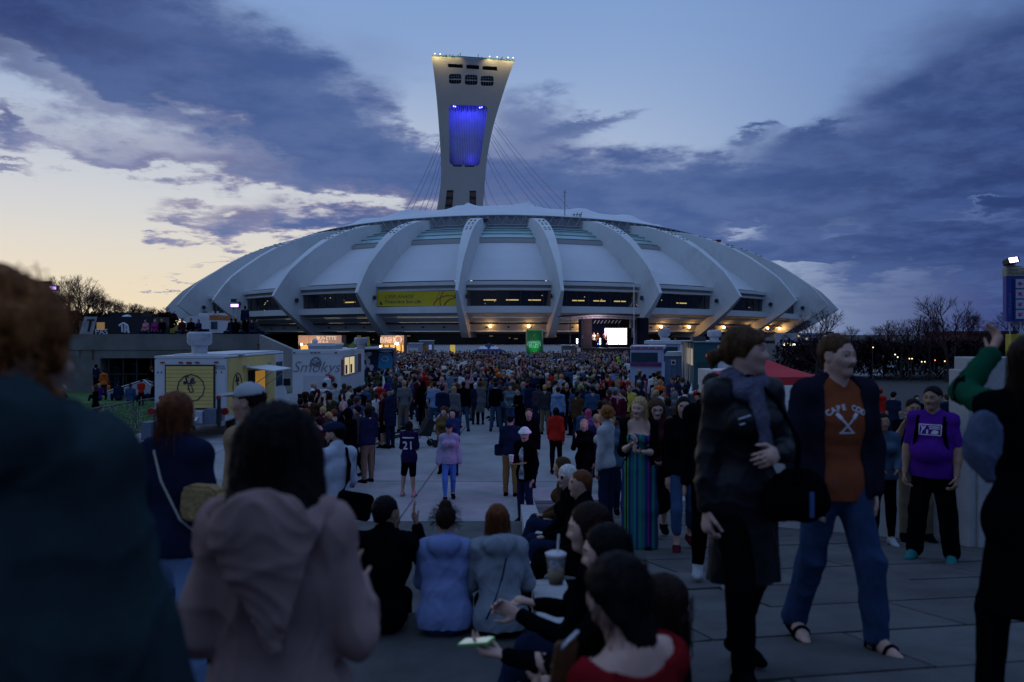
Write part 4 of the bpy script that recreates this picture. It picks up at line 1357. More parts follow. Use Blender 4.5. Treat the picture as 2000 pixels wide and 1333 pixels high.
for x in (-2.5, -1.6):
 m = MB(); m.tube([(x, -1.2, 0), (x, -1.2, 2.6)], .03, 5); m.build('awning_post', alu, bt)
m = MB(); m.box(-1.7, -.95, -.03, -.002, 1.2, 2.3); m.build('serving_hatch', emit('hatch_orange', (.8, .35, .12), .3), bt)
m = MB(); m.box(-1.45, -1.25, -.06, -.031, 1.2, 2.3); m.build('hatch_post', mat('dark_trim', (.03, .035, .05)), bt)
cr = empty('yellow_mast', (P(724, 653, 90).x, 90, 0), 0, 'slanted yellow boom with a lamp above red and green boxes behind the trucks', 'crane')
m = MB(); m.hexa([(-.15, 0, 0), (.15, 0, 0), (.15, .2, 0), (-.15, .2, 0), (-.5, 0, 3.2), (-.2, 0, 3.2), (-.2, .2, 3.2), (-.5, .2, 3.2)]); m.build('boom', mat('boom_yellow', (.42, .40, .05), .6), cr)
m = MB(); m.tube([(-.3, 0, 3.0), (-1.9, 0, 2.3)], .05, 5); m.build('jib', mat('boom_red', (.3, .08, .03), .6), cr)
for i, c in enumerate(((.02, .22, .06), (.3, .02, .02), (.02, .22, .06), (.3, .02, .02))):
 m = MB(); m.box(-1.7 + i * .5, -1.22 + i * .5, -.3, .5, .9, 2.0); m.build('coloured_box', mat('box_%d' % (i % 2), c, .7), cr)
# trucks and cabins on the right
RD = 38.0
rx = lambda px: (px - 1266) / F * RD
rz = lambda py: CAMZ - (py - 653) / F * RD
pt_ = empty('food_truck', (P(1266, 653, RD).x, RD, 0), math.radians(-12), 'pale blue food truck with pink trimmed roof and dark windscreen before the stage side', 'food truck')
tb_ = mat('truck_pale_blue', (.34, .38, .50), .5, .06, 1.5, .05)
m = MB(); m.box(rx(1231), rx(1292), 0, 4.5, .4, rz(683), .05); m.build('body', tb_, pt_)
m = MB(); m.box(rx(1231), rx(1297), -.04, 4.6, rz(682), rz(676.5)); m.build('roof_edge', mat('pale_roof', (.45, .45, .50), .5), pt_)
for i in range(9):
 m = MB(); x = rx(1233) + i * (rx(1296) - rx(1233)) / 9
 m.box(x, x + .12 + .05 * (i % 2), -.06, -.041, rz(681.2), rz(678)); m.build('pink_letter_block', mat('pink_paint', (.42, .05, .16), .6), pt_)
m = MB(); m.box(rx(1233), rx(1284), -.03, -.004, rz(708), rz(689)); m.build('windscreen', mat('truck_glass', (.02, .045, .07), .12, .3, 2, 0), pt_)
m = MB(); m.box(rx(1231), rx(1292), -.08, -.004, rz(715), rz(709)); m.build('trim_panel', mat('magenta_panel', (.16, .02, .12), .6), pt_)
m = MB(); m.box(rx(1285), rx(1291), -.03, -.004, rz(708), rz(689)); m.build('corner_post', tb_, pt_)
w3 = empty('food_truck', (P(1305, 653, 47).x, 47, 0), math.radians(-12), 'white box truck with stacked roof vents behind the pink trimmed truck', 'food truck')
m = MB(); m.box(-1.0, .7, 0, 5, .4, CAMZ - 14.0 / F * 47, .05); m.build('body', tb_, w3)
m = MB(); m.box(-1.4, .75, -.1, 5, CAMZ - 19 / F * 47, CAMZ - 14 / F * 47 + .02); m.build('roof', white_paint, w3)
vent_stack(w3, -.25, 1, CAMZ - 14 / F * 47, .36, .8, mat('vent_steel', (.42, .42, .45)))
m = MB(); m.box(-.4, .1, .3, .8, CAMZ - 14 / F * 47, CAMZ - 8 / F * 47); m.build('roof_box', white_paint, w3)
m = MB(); m.box(-.75, .55, -.03, -.004, 1.9, 2.75); m.build('window', mat('truck_glass', (.02, .045, .07)), w3)
to = empty('portable_toilet', (P(1315, 653, 36).x, 36, 0), math.radians(-12), 'blue portable toilet cabin with white roof and round sign', 'toilet cabin')
m = MB(); m.box(-.37, .36, 0, 1.1, 0, CAMZ - 43 / F * 36); m.build('cabin_wall', mat('toilet_blue', (.11, .15, .24), .6, .1, 3, .1), to)
for x in (-.38, -.13, .12, .335):
 m = MB(); m.box(x, x + .04, -.025, -.002, 0, CAMZ - 43 / F * 36); m.build('wall_rib', mat('toilet_blue', (.11, .15, .24)), to)
m = MB(); m.prism([(-.40, 0), (.38, 0), (.38, .12), (.33, .21), (-.28, .19), (-.39, .08)], 'y', -.06, 1.15); o = m.build('roof', white_paint, to); o.location = (0, 0, CAMZ - 43 / F * 36)
m = MB(); m.box(-.10, .11, -.04, -.026, 2.10, 2.34); sg = m.build('door_sign', white_paint, to)
m = MB(); m.tube([(0, -.055, 2.22), (0, -.041, 2.22)], .07, 14); m.build('round_symbol', mat('sign_dark', (.03, .02, .03), .7), sg)
tt = empty('food_truck', (P(1372, 653, 30).x, 30, 0), math.radians(-8), 'teal green food truck with open lit counter on its left and a round roof vent', 'food truck')
tz_ = lambda py: CAMZ - (py - 653) / F * 30
m = MB(); m.box(-.32, .55, 0, 6, .45, tz_(669), .04); m.build('body', mat('truck_teal', (.012, .075, .085), .5, .12, 1.2, .05), tt)
m = MB(); m.box(.56, .75, -.02, 6, .45, tz_(690)); m.build('white_corner', white_paint, tt)
m = MB(); m.box(-.34, 1.0, -.06, 6.1, tz_(669), tz_(667.2)); m.build('roof', mat('hatch_steel', (.30, .30, .33)), tt)
m = MB(); m.box(-.95, -.34, .3, 3.5, tz_(668), tz_(666.5)); m.build('side_flap', mat('hatch_steel', (.30, .30, .33)), tt)
m = MB(); m.box(-.36, -.325, .4, 3.4, tz_(715), tz_(682)); m.build('counter_glow', emit('counter_cream', (.9, .72, .48), .22), tt)
for k in range(6):
 m = MB(); m.tube([(-.42 - .1 * (k % 2), .5 + k * .5, 1.6), (-.42 - .1 * (k % 2), .5 + k * .5, tz_(670))], .022, 5); m.build('flap_post', alu, tt)
m = MB(); m.box(.12, .36, -.03, -.004, tz_(697.5), tz_(692)); m.build('orange_notice', emit('notice_orange', (.75, .13, .05), .35), tt)
m = MB(); m.box(-.2, .3, -.035, -.012, tz_(718), tz_(707)); m.build('rear_panel', mat('teal_dark', (.01, .05, .06), .4), tt)
vent_stack(tt, .52, .8, tz_(667.2), .27, .42, mat('vent_white', (.5, .5, .52), .5))
m = MB(); m.box(-.3, .2, .8, 1.8, tz_(667.2), tz_(658)); m.build('roof_box', mat('unit_dark', (.05, .055, .06), .6), tt)
pc_ = empty('food_counter', (P(1412, 653, 26).x, 26, 0), 0, 'pale lit food counter with orange boards behind the leather coat', 'counter')
m = MB(); m.box(-.35, .7, 0, 2, .0, 2.3); m.build('wall', mat('counter_white', (.45, .42, .40), .7, .3, 3, .1), pc_)
m = MB(); m.box(-.2, .5, -.06, -.004, 1.5, 2.1); m.build('menu_board', emit('menu_glow', (.75, .30, .18), .3), pc_)
m = MB(); m.box(-.4, .75, -.4, .1, 1.0, 1.06); m.build('shelf', white_paint, pc_)
# things on the terrace
BD = 52.0
bx = lambda px: (px - 225) / F * BD
bz = lambda py: CAMZ - (py - 653) / F * BD
bc_ = empty('black_container', (P(225, 653, BD).x, BD, 3.48), 0, 'black event container with white gothic letter and slanted steel end on the terrace', 'container')
zz = lambda py: bz(py) - 3.48
m = MB(); m.box(bx(188), bx(300), 0, 2.4, 0, zz(619)); m.build('container_wall', mat('container_black', (.010, .012, .018), .6, .2, 1, .1), bc_)
m = MB(); m.prism([(bx(156), 0), (bx(182), 0), (bx(191), zz(619)), (bx(166), zz(619))], 'y', -.05, 2.3); m.build('slanted_end', steel_bright, bc_)
m = MB(); m.prism([(bx(172), zz(648)), (bx(176), zz(648)), (bx(181), zz(627)), (bx(186), zz(627)), (bx(186), zz(624)), (bx(171), zz(624)), (bx(171), zz(627)), (bx(176), zz(627))], 'y', -.07, -.052); m.build('letter_t', mat('container_black', (.010, .012, .018)), bc_)
m = MB(); m.box(bx(206), bx(240), .5, 2, zz(619), zz(610)); m.box(bx(243), bx(270), .5, 2, zz(619), zz(611)); m.build('roof_cases', mat('container_black', (.010, .012, .018)), bc_)
m = MB(); m.ball((bx(241), .6, zz(619)), .35, 12, 6, (1, 1, .45)); m.build('white_dome', white_paint, bc_)
wl = mat('letter_white', (.55, .55, .58), .7, 0, 1, 0)
m = MB()
for pts in ([(234, 637), (238, 634), (240, 640), (240, 649)], [(238, 634), (244, 632), (246, 640), (245, 650)], [(244, 633), (250, 636), (252, 646), (253, 651)], [(245, 650), (249, 644), (253, 651)]):
 m.tube([(bx(p[0]), -.06, zz(p[1])) for p in spline(pts, 3)], .07, 5)
m.build('gothic_letter', wl, bc_)
text('lettering', 'PAS', wl, .52, (bx(199), -.05, zz(649)), parent=bc_, off=.01)
m = MB(); m.box(bx(190), bx(205), -.06, -.004, zz(645), zz(630)); m.build('lit_poster', emit('poster_glow', (.45, .26, .10), .3), bc_)
tl = empty('white_trailer', (P(391, 653, 53).x, 53, 3.48), 0, 'white rounded trailer on the terrace', 'trailer')
m = MB(); m.prism([(-.95, .35), (.62, .35), (.62, 1.05), (.5, 1.22), (-.82, 1.22), (-.95, 1.05)], 'y', 0, 3); m.build('body', white_paint, tl)
m = MB(); m.box(-.3, .3, .5, 1.5, 1.22, 1.45); m.build('roof_box', white_paint, tl)
for x in (-.6, .2):
 m = MB(); m.tube([(x - .001, .05, .2), (x + .001, .25, .2)], .2, 12); m.build('wheel', rubber, tl)
ot = empty('orange_truck', (P(415, 653, 53).x, 53, 3.48), 0, 'orange and white food truck with dark window on the terrace', 'food truck')
m = MB(); m.box(-.2, .42, 0, 3, .1, .95); m.build('body', white_paint, ot)
m = MB(); m.box(-.2, .43, -.02, 3, .95, 1.28); m.build('cab_top', mat('paint_orange', (.42, .13, .04), .5), ot)
m = MB(); m.box(-.08, .34, -.04, -.004, .35, .85); m.build('window', mat('truck_glass', (.02, .045, .07)), ot)
for x in (-.05, .25):
 m = MB(); m.tube([(x, .3, 1.28), (x, .3, 1.55)], .07, 8); m.build('roof_pipe', white_paint, ot)
yc = empty('yellow_car', (P(353, 653, 55).x, 55, 3.48), 0, 'yellow car with a white roof light on the terrace behind sitting people', 'car')
m = MB(); m.prism([(-.75, 0.1), (.6, .1), (.6, .42), (.45, .45), (.25, .66), (-.25, .66), (-.5, .45), (-.75, .38)], 'y', 0, 1.6); m.build('body', mat('car_yellow', (.36, .32, .08), .4), yc)
m = MB(); m.prism([(-.2, .46), (.2, .46), (.2, .6), (-.15, .6)], 'y', -.02, -.004); m.build('window', mat('truck_glass', (.02, .045, .07)), yc)
m = MB(); m.box(-.12, .12, .5, .6, .66, .76); m.build('roof_light', emit('taxi_light', (1, .95, .8), 3), yc)
m = MB(); m.box(bx(100), bx(150), 3, 3.2, 0, zz(626)); o = m.build('screen_fence', mat('brown_fence', (.10, .075, .05), .9, .2, 2, .2)); o.location = bc_.location
tag(o, 'low brown fence at the far left of the terrace', 'fence')
violet = emit('violet_flood', (.58, .30, 1.0), 4)
def light_mast(label, px, py, d, zb, w=.25, lamps=1):
 p = P(px, py, d)
 r = empty('light_mast', (p.x, d, zb), 0, label, 'light mast')
 h = p.z - zb
 m = MB()
 for a in (-w, w):
  m.tube([(a, 0, 0), (a, 0, h - .1)], .035, 5)
 k = int(h / .6)
 for i in range(k): m.tube([(-w if i % 2 else w, 0, h * i / k), (w if i % 2 else -w, 0, h * (i + 1) / k - .1)], .02, 4)
 m.build('lattice', steel_bright, r)
 m = MB(); m.box(-w - .12, w + .12, -.15, .1, h - .16, h + .16, .03); f = m.build('lamp_housing', mat('dark_steel', (.05, .05, .055)), r)
 m = MB(); m.box(-w - .08, w + .08, -.17, -.152, h - .1, h + .08); m.build('lamp', violet, f)
 m = MB(); m.box(-w - .1, w * .3, -.1, .1, h + .2, h + .42); m.build('upper_lamp', mat('dark_steel', (.05, .05, .055)), r)
 return r
light_mast('lattice mast with violet floodlight behind the curly ginger hair', 97, 563, 50, 0.02, .42)
light_mast('slim mast with violet floodlight near the right end of the terrace', 460, 597, 51, 3.48, .16)
light_mast('short mast with violet floodlight behind the orange truck', 404, 621, 54, 3.48, .16)
sk = empty('skylight', (P(256, 653, 42).x, 42, 0), math.radians(-4), 'dark glass pyramid skylight on a concrete curb in the lawn', 'skylight')
w_ = 1.3
m = MB(); m.box(-w_, w_ + .2, 0, 2.2, 0, .46); m.build('curb', wall_white, sk)
m = MB(); m.add([(-w_ + .02, .02, .462), (w_ + .18, .02, .462), (w_ + .18, 2.18, .462), (-w_ + .02, 2.18, .462), (.1, 1.1, 1.0)], [(0, 1, 4), (1, 2, 4), (2, 3, 4), (3, 0, 4)]); m.build('glazing', mat('skylight_glass', (.02, .025, .04), .12, .2, 2, 0), sk)
m = MB()
for a in ((-w_, 0), (w_ + .2, 0), (w_ + .2, 2.2), (-w_, 2.2)): m.tube([(a[0], a[1], .48), (.1, 1.1, 1.02)], .03, 5)
m.build('ridge_bar', steel_bright, sk)
barrier_steel = mat('barrier_steel', (.12, .125, .13), .5, .2, 4, .1, metal=.3)
def barrier(label, x0, y0, x1, y1, z=0.0, h=1.1):
 r = empty('crowd_barrier', (x0, y0, z), math.atan2(y1 - y0, x1 - x0), label, 'barrier', 'steel crowd barriers')
 L = math.hypot(x1 - x0, y1 - y0)
 m = MB(); m.tube([(.05, 0, .12), (.0, 0, .3), (0, 0, h - .15), (.15, 0, h), (L - .15, 0, h), (L, 0, h - .15), (L, 0, .3), (L - .05, 0, .12)], .021, 6); m.tube([(0, 0, .22), (L, 0, .22)], .018, 6)
 m.build('frame', barrier_steel, r)
 n = int(L / .13)
 for i in range(1, n):
  m = MB(); m.tube([(L * i / n, 0, .22), (L * i / n, 0, h)], .009, 5, False); m.build('bar', barrier_steel, r)
 for x in (.25, L - .25):
  m = MB(); m.tube([(x, -.3, .02), (x, 0, .15), (x, .3, .02)], .02, 5); m.build('foot', barrier_steel, r)
a = P(176, 653, 25.5); b = P(262, 653, 28.6); c = P(266, 653, 28.7); d_ = P(322, 653, 30.4)
barrier('steel crowd barrier on the lawn edge left of the yellow truck', a.x, a.y, b.x, b.y)
barrier('steel crowd barrier ending behind the yellow truck', c.x, c.y, d_.x, d_.y)
a = P(186, 653, 20.5); b = P(238, 653, 21.5)
barrier('low steel barrier in front of the lawn kerb', a.x, a.y, b.x, b.y, 0, .95)
a = P(1523, 653, 19); b = P(1560, 653, 19.5)
barrier('steel barrier with violet sheen behind the walking couple', a.x, a.y, b.x, b.y)
bg = empty('baby_buggy', (P(828, 653, 24.6).x, 24.6, 0), .5, 'dark baby buggy with thin steel frame at the edge of the crowd', 'buggy')
m = MB(); m.tube([(-.35, 0, .12), (.1, 0, .55), (.55, 0, 1.0)], .018, 5); m.tube([(.3, 0, .12), (-.1, 0, .55), (-.3, 0, .9)], .018, 5); m.build('frame', alu, bg)
m = MB(); m.prism([(-.3, .4), (.15, .35), (.3, .8), (.1, .9), (-.1, .55)], 'y', -.2, .2); m.build('seat', rubber, bg)
for x in (-.35, .3):
 for y in (-.2, .2):
  m = MB(); m.tube([(x, y - .02, .12), (x, y + .02, .12)], .12, 12); m.build('wheel', rubber, bg)
# sign on the right
GN = 13.0
s0 = P(1965, 653, GN)
sg = empty('direction_sign', (s0.x, GN, 0), math.radians(-8), 'tall blue direction sign with red arrows on white cells and a violet lamp on top', 'sign')
q = lambda dx: dx / F * GN
gz = lambda py: CAMZ - (py - 653) / F * GN
navy_sign = mat('sign_blue', (.020, .035, .20), .5, .05, 2, 0)
m = MB(); m.box(0, q(110), 0, .12, gz(628), gz(540)); m.build('board', navy_sign, sg)
m = MB(); m.box(-q(.5), q(110), -.01, .13, gz(540) + .002, gz(523)); m.build('header', mat('sign_cream_panel', (.26, .24, .16), .7, .05, 2, 0), sg)
ink2 = mat('banner_ink', (.03, .045, .07))
text('lettering', 'Porte', ink2, q(7), (q(4), -.02, gz(528)), parent=sg, align='LEFT'); text('lettering', 'Pierre-De Coubertin', ink2, q(8), (q(3), -.02, gz(534.5)), parent=sg, align='LEFT')
text('lettering', "L'ESPLANADE", mat('sign_pale_blue', (.10, .14, .34), .6, 0, 1, 0), q(7.5), (q(6.5), -.01, gz(595)), rot=(math.pi / 2, -math.pi / 2, 0), parent=sg)
m = MB(); m.box(q(10.5), q(14.5), -.008, -.002, gz(625), gz(545)); m.build('stripe', mat('sign_deep', (.008, .01, .07), .6), sg)
rp = mat('arrow_red', (.45, .02, .08), .6, 0, 1, 0)
for i, ang in enumerate((0, -45, 40, 40)):
 z1 = gz(546 + i * 20); z0_ = gz(563.5 + i * 20)
 m = MB(); m.box(q(17), q(108), -.012, -.001, z0_, z1); c_ = m.build('cell', mat('sign_cell', (.30, .34, .46), .6, 0, 1, 0), sg)
 m = MB(); cx, cz_ = q(24.5), (z0_ + z1) / 2
 ca_, sa_ = math.cos(math.radians(ang)), math.sin(math.radians(ang))
 rot = lambda p: (cx + (p[0] * ca_ - p[1] * sa_) * q(1), cz_ + (p[0] * sa_ + p[1] * ca_) * q(1))
 for poly in ([(-5, 0), (0, 4.5), (1.8, 2.7), (-.8, 0)], [(-5, 0), (-.8, 0), (1.8, -2.7), (0, -4.5)], [(-3, -1.1), (5, -1.1), (5, 1.1), (-3, 1.1)]):
  m.add([(rot(p)[0], -.016, rot(p)[1]) for p in poly], [tuple(range(4))])
 m.build('arrow', rp, c_)
 text('lettering', ('Scène', 'Bars', 'Toilettes', 'Sortie')[i], ink2, q(9), (q(35), -.016, cz_), parent=sg, align='LEFT')
m = MB()
for dx in (10, 30, 70, 90):
 m.tube([(q(dx), .06, 0), (q(dx), .06, gz(628))], q(1.2), 6)
m.tube([(q(13), .06, gz(629)), (q(29), .06, gz(652))], q(.9), 5); m.tube([(q(73), .06, gz(629)), (q(89), .06, gz(652))], q(.9), 5)
m.build('truss_leg', steel_bright, sg)
m = MB(); m.box(q(9), q(100), 0, .2, gz(700), gz(653)); m.build('yellow_base', mat('sign_yellow', (.30, .25, .02), .6), sg)
lb = empty('lamp_head', (q(10), -.05, gz(509)), 0); lb.parent = sg; lb.rotation_euler = (math.radians(-14), math.radians(-9), math.radians(12))
m = MB(); m.box(-q(9), q(13), 0, .16, -q(6), q(7), .02); m.build('housing', mat('dark_steel', (.05, .05, .055)), lb)
for i in range(4):
 for j in range(2):
  m = MB(); m.box(-q(8) + i * q(4.2), -q(4.4) + i * q(4.2), -.012, -.001, -q(4.4) + j * q(5), -q(.4) + j * q(5)); m.build('led_panel', emit('violet_led', (.62, .55, 1.0), 9), lb)
m = MB(); m.tube([(q(10), .05, gz(516)), (q(2), .05, gz(521)), (q(30), .05, gz(519))], .02, 5); m.build('lamp_bracket', steel_bright, sg)
l = bpy.data.lights.new('violet_spot', 'SPOT'); l.energy = 900; l.color = (.66, .24, 1.0); l.spot_size = math.radians(34); l.spot_blend = .6; l.shadow_soft_size = .12
o = bpy.data.objects.new('violet_spot', l); o.location = P(1972, 505, GN - .25)
o.rotation_euler = (Vector((-2.5, 17.5, .1)) - Vector(o.location)).to_track_quat('-Z', 'Y').to_euler(); C.objects.link(o)
# bare trees, far buildings
bark = mat('bark', (.035, .024, .024), .95, .3, 3, .3)
bark_red = mat('bark_reddish', (.050, .026, .030), 1, .3, 3, .3, spec=0)
def bare_tree(seed, h, spread=.55, depth=6, lean=0.0):
 r = random.Random(seed)
 tr, cw = MB(), MB()
 def grow(p, d, L, rad, n):
  q_ = p + d * L
  mid = p.lerp(q_, .5) + Vector((r.uniform(-1, 1), r.uniform(-1, 1), 0)) * L * .06
  (tr if n >= depth - 1 else cw).tube([p, mid, q_], [rad, rad * .85, rad * .7], 5 if n > 3 else 3, False)
  if n == 0: return
  for k in range(3 if n > 1 else 4):
   a = Vector((r.uniform(-1, 1), r.uniform(-1, 1), r.uniform(-.25, .75)))
   dd = (d * (1.0 if k == 0 else .75) + a * spread * (1 if k else .5)).normalized()
   if dd.z < -.15: dd.z = .05
   grow(q_, dd, L * r.uniform(.62, .84), rad * (.68 if k == 0 else .52), n - 1)
 grow(Vector((0, 0, -.3)), Vector((lean, 0, 1)).normalized(), h * .27, h * .022, depth)
 return tr.mesh('trunk', bark), cw.mesh('crown', bark_red)
TREES = [bare_tree(i, 9.0, (.6, .75, .55, .8)[i], 6) for i in range(4)]
def tree(i, x, y, z, s, rz, label, group):
 t, c_ = TREES[i]
 r = empty('bare_tree', (x, y, z), rz, label, 'tree', group)
 r.scale = (s, s, s * .95)
 link('trunk', t, r); link('crown', c_, r)
hl = MB()
prof = [(-700, 0), (-420, 12), (-300, 14), (-190, 10), (-130, 6), (-92, 2.5), (-60, .6), (-40, 0)]
for i in range(len(prof) - 1):
 (xa, ha), (xb, hb) = prof[i], prof[i + 1]
 for (y0, y1, f0, f1) in ((200, 245, 0, .55), (245, 320, .55, 1), (320, 520, 1, .6)):
  hl.add([(xa, y0, ha * f0), (xb, y0, hb * f0), (xb, y1, hb * f1), (xa, y1, ha * f1)], [(0, 1, 2, 3)])
hl.build('hill', mat('hill_ground', (.020, .020, .014), .95, .4, .2, .3, 2), kind='structure')
rt = random.Random(9)
ORD = 'first second third fourth fifth sixth seventh eighth ninth tenth eleventh twelfth thirteenth fourteenth fifteenth sixteenth seventeenth eighteenth nineteenth twentieth twenty-first twenty-second twenty-third twenty-fourth twenty-fifth'.split()
GTL = 'bare trees on the hill at the left'
def hill_z(x, y):
 h = 0
 for (xa, ha), (xb, hb) in zip(prof[:-1], prof[1:]):
  if xa <= x <= xb: h = ha + (hb - ha) * (x - xa) / (xb - xa)
 f_ = .55 * (y - 200) / 45 if y < 245 else .55 + .45 * (y - 245) / 75
 return h * max(0, min(1, f_))
LX = (118, 128, 141, 152, 160, 170, 178, 188, 199, 208, 219, 228, 240, 250, 262, 273, 285, 296, 306, 316, 60, 80, 100, 20, 40)
for i, px in enumerate((118, 128, 141, 152, 160, 170, 178, 188, 199, 208, 219, 228, 240, 250, 262, 273, 285, 296, 306, 316, 60, 80, 100, 20, 40)):
 y = 225 + (i * 37 % 60); x = (px - 1000) / F * y
 top = {141: 560, 160: 558, 152: 562}.get(px, 592 + (px - 200) * .18 if px > 190 else 578 + (px % 5) * 2)
 zt = CAMZ + (653 - top) / F * y; zb_ = min(hill_z(x, y), zt - 5)
 tree(i % 4, x, y, zb_, (zt - zb_) / 6.4, rt.uniform(0, 6), 'bare tree on the dark hill, %s to the right of the picture edge' % ORD[sorted(LX).index(px)], GTL)
def bush(name, label, px0, px1, py0, d, n, seed, material, cat='shrub', zb=0.0, ybelow=0):
 r = random.Random(seed); m = MB()
 for _ in range(n):
  px = r.uniform(px0, px1)
  h = (CAMZ + (653 - py0) / F * d - zb) * (.55 + .45 * abs(math.sin(px * .09 + seed)) ** .5) * math.sqrt(r.random())
  x = (px - 1000) / F * d; y = d + r.uniform(-2, 5); z = zb + h
  a = r.uniform(0, 6.28); s_ = r.uniform(.10, .28) * d / 60
  u = Vector((math.cos(a), math.sin(a), r.uniform(-.6, 1.4))) * s_; w = Vector((-math.sin(a), math.cos(a), r.uniform(-.5, .5))) * s_ * .35
  c = Vector((x, y, z))
  m.add([c - u - w, c + u - w * .2, c + u * .6 + w, c - u * .5 + w], [(0, 1, 2, 3)])
 return m.build(name, material, None, kind='stuff')
tag(bush('undergrowth', '', 90, 335, 612, 236, 9000, 4, mat('hill_thicket', (.022, .018, .016), 1, .5, .5, 0, spec=0), zb=2.0), 'dark thicket of evergreens and brush covering the hill', 'brush')
tag(bush('hedge', '', 1545, 2080, 664, 62, 12000, 5, mat('thicket', (.024, .014, .017), 1, .5, .6, 0, spec=0)), 'dark purple-brown thicket behind the ramp on the right', 'brush')
GTR = 'bare trees behind the ramp on the right'
RX = (1596, 1640, 1668, 1700, 1730, 1760, 1785, 1815, 1850, 1880, 1905, 1940, 1975, 2010, 1575, 1720, 1830, 1620)
for i, (px, d, top) in enumerate(((1596, 60, 640), (1640, 66, 668), (1668, 72, 660), (1700, 64, 668), (1730, 70, 652), (1760, 60, 658), (1785, 68, 645), (1815, 60, 640), (1850, 58, 622), (1880, 70, 640), (1905, 62, 655), (1940, 66, 648), (1975, 60, 632), (2010, 64, 640), (1575, 75, 655), (1720, 84, 650), (1830, 80, 648), (1620, 52, 690))):
 x = (px - 1000) / F * d; zt = CAMZ + (653 - top) / F * d
 tree(i % 4, x, d, 0, zt / 5.7, rt.uniform(0, 6), 'bare dark tree behind the ramp, %s one right of the red canopy' % ORD[sorted(RX).index(px)], GTR)
fb = empty('office_building', (P(1600, 653, 150).x, 150, 0), 0, 'long pale office building with lit windows beyond the red canopy', 'building')
fx = lambda px: (px - 1600) / F * 150
fz = lambda py: CAMZ - (py - 653) / F * 150
m = MB(); m.box(fx(1555), fx(1640), 0, 12, 0, fz(651)); m.build('wall', mat('pale_facade', (.22, .24, .28), .8, .1, .2, .1), fb)
m = MB(); m.box(fx(1630), fx(1637), 2, 4, fz(651), fz(648)); m.build('chimney', mat('dark_steel', (.05, .05, .055)), fb)
for r_ in range(3):
 for k in range(11):
  m = MB(); x = fx(1558 + k * 7.3); m.box(x, x + .4, -.08, -.002, fz(658 + r_ * 6), fz(654.5 + r_ * 6)); m.build('window', mat('far_window', (.03, .04, .06), .3) if (r_ + k * 3) % 7 else emit('far_lit_window', (1, .6, .25), .5), fb)
bw = empty('concrete_block', (P(1545, 653, 70).x, 70, 0), 0, 'grey fluted concrete block behind the red canopy', 'building')
m = MB(); m.box(-1.0, 5.5, 0, 4, 0, CAMZ - 22 / F * 70); m.build('wall', mat('fluted_grey', (.10, .11, .12), .9, .2, 1, .3), bw)
for k in range(14):
 m = MB(); m.box(-.9 + k * .46, -.7 + k * .46, -.1, -.002, 0, CAMZ - 24 / F * 70); m.build('flute', mat('fluted_grey', (.10, .11, .12)), bw)
m = MB(); b = P(1541, 673, 69); m.box(b.x - .5, b.x + .5, 68.9, 69, b.z - .1, b.z + .1); tag(m.build('strip_lamp', emit('strip_warm', (1, .8, .5), 3)), 'lit strip lamp on the grey block under the stadium rim', 'lamp')
br = empty('brick_building', (P(1940, 653, 95).x, 95, 0), 0, 'dark red brick building beyond the bare trees at the right', 'building')
kx = lambda px: (px - 1940) / F * 95
kz = lambda py: CAMZ - (py - 653) / F * 95
m = MB(); m.box(kx(1890), kx(1985), 0, 10, 0, kz(652)); m.build('wall', mat('dark_brick', (.085, .030, .028), .9, .25, 1, .3), br)
m = MB(); m.box(kx(1888), kx(1988), -.2, 10, kz(652), kz(647)); m.build('roof', mat('roof_dark', (.06, .025, .025), .9), br)
for k in range(5):
 m = MB(); m.box(kx(1896 + k * 18), kx(1906 + k * 18), -.05, -.002, kz(695), kz(684)); w5 = m.build('window', mat('far_window', (.03, .04, .06)), br)
 m = MB(); m.box(kx(1900.7 + k * 18), kx(1901.3 + k * 18), -.08, -.051, kz(695), kz(684)); m.build('mullion', mat('cab_pale', (.5, .5, .52)), w5)
LAMPS = ((1705, 679, 0), (1748, 693, 1), (1753, 698, 2), (1776, 701, 0), (1781, 701, 0), (1800, 707, 0), (1806, 707, 0), (1826, 704, 3), (1845, 706, 0))
for k, (px, py, c) in enumerate(LAMPS):
 d = 58; p = P(px, py, d)
 r = empty('street_lamp', (p.x, p.y, 0), 0, '%s lamp glowing in the dark trees, %s from the left' % (('warm', 'white', 'bright white', 'reddish')[c], ORD[sorted(q_[0] for q_ in LAMPS).index(px)]), 'lamp', 'lamps in the trees at the right')
 m = MB(); m.tube([(0, .1, 0), (0, .1, p.z)], .03, 5); m.build('pole', mat('dark_steel', (.05, .05, .055)), r)
 m = MB(); m.ball((0, 0, p.z), .045, 8, 5); m.build('lamp_globe', emit(('lamp_warm', 'lamp_white', 'lamp_white', 'lamp_red')[c], ((1, .68, .3), (1, .86, .72), (1, .86, .72), (1, .2, .1))[c], 2.5), r)
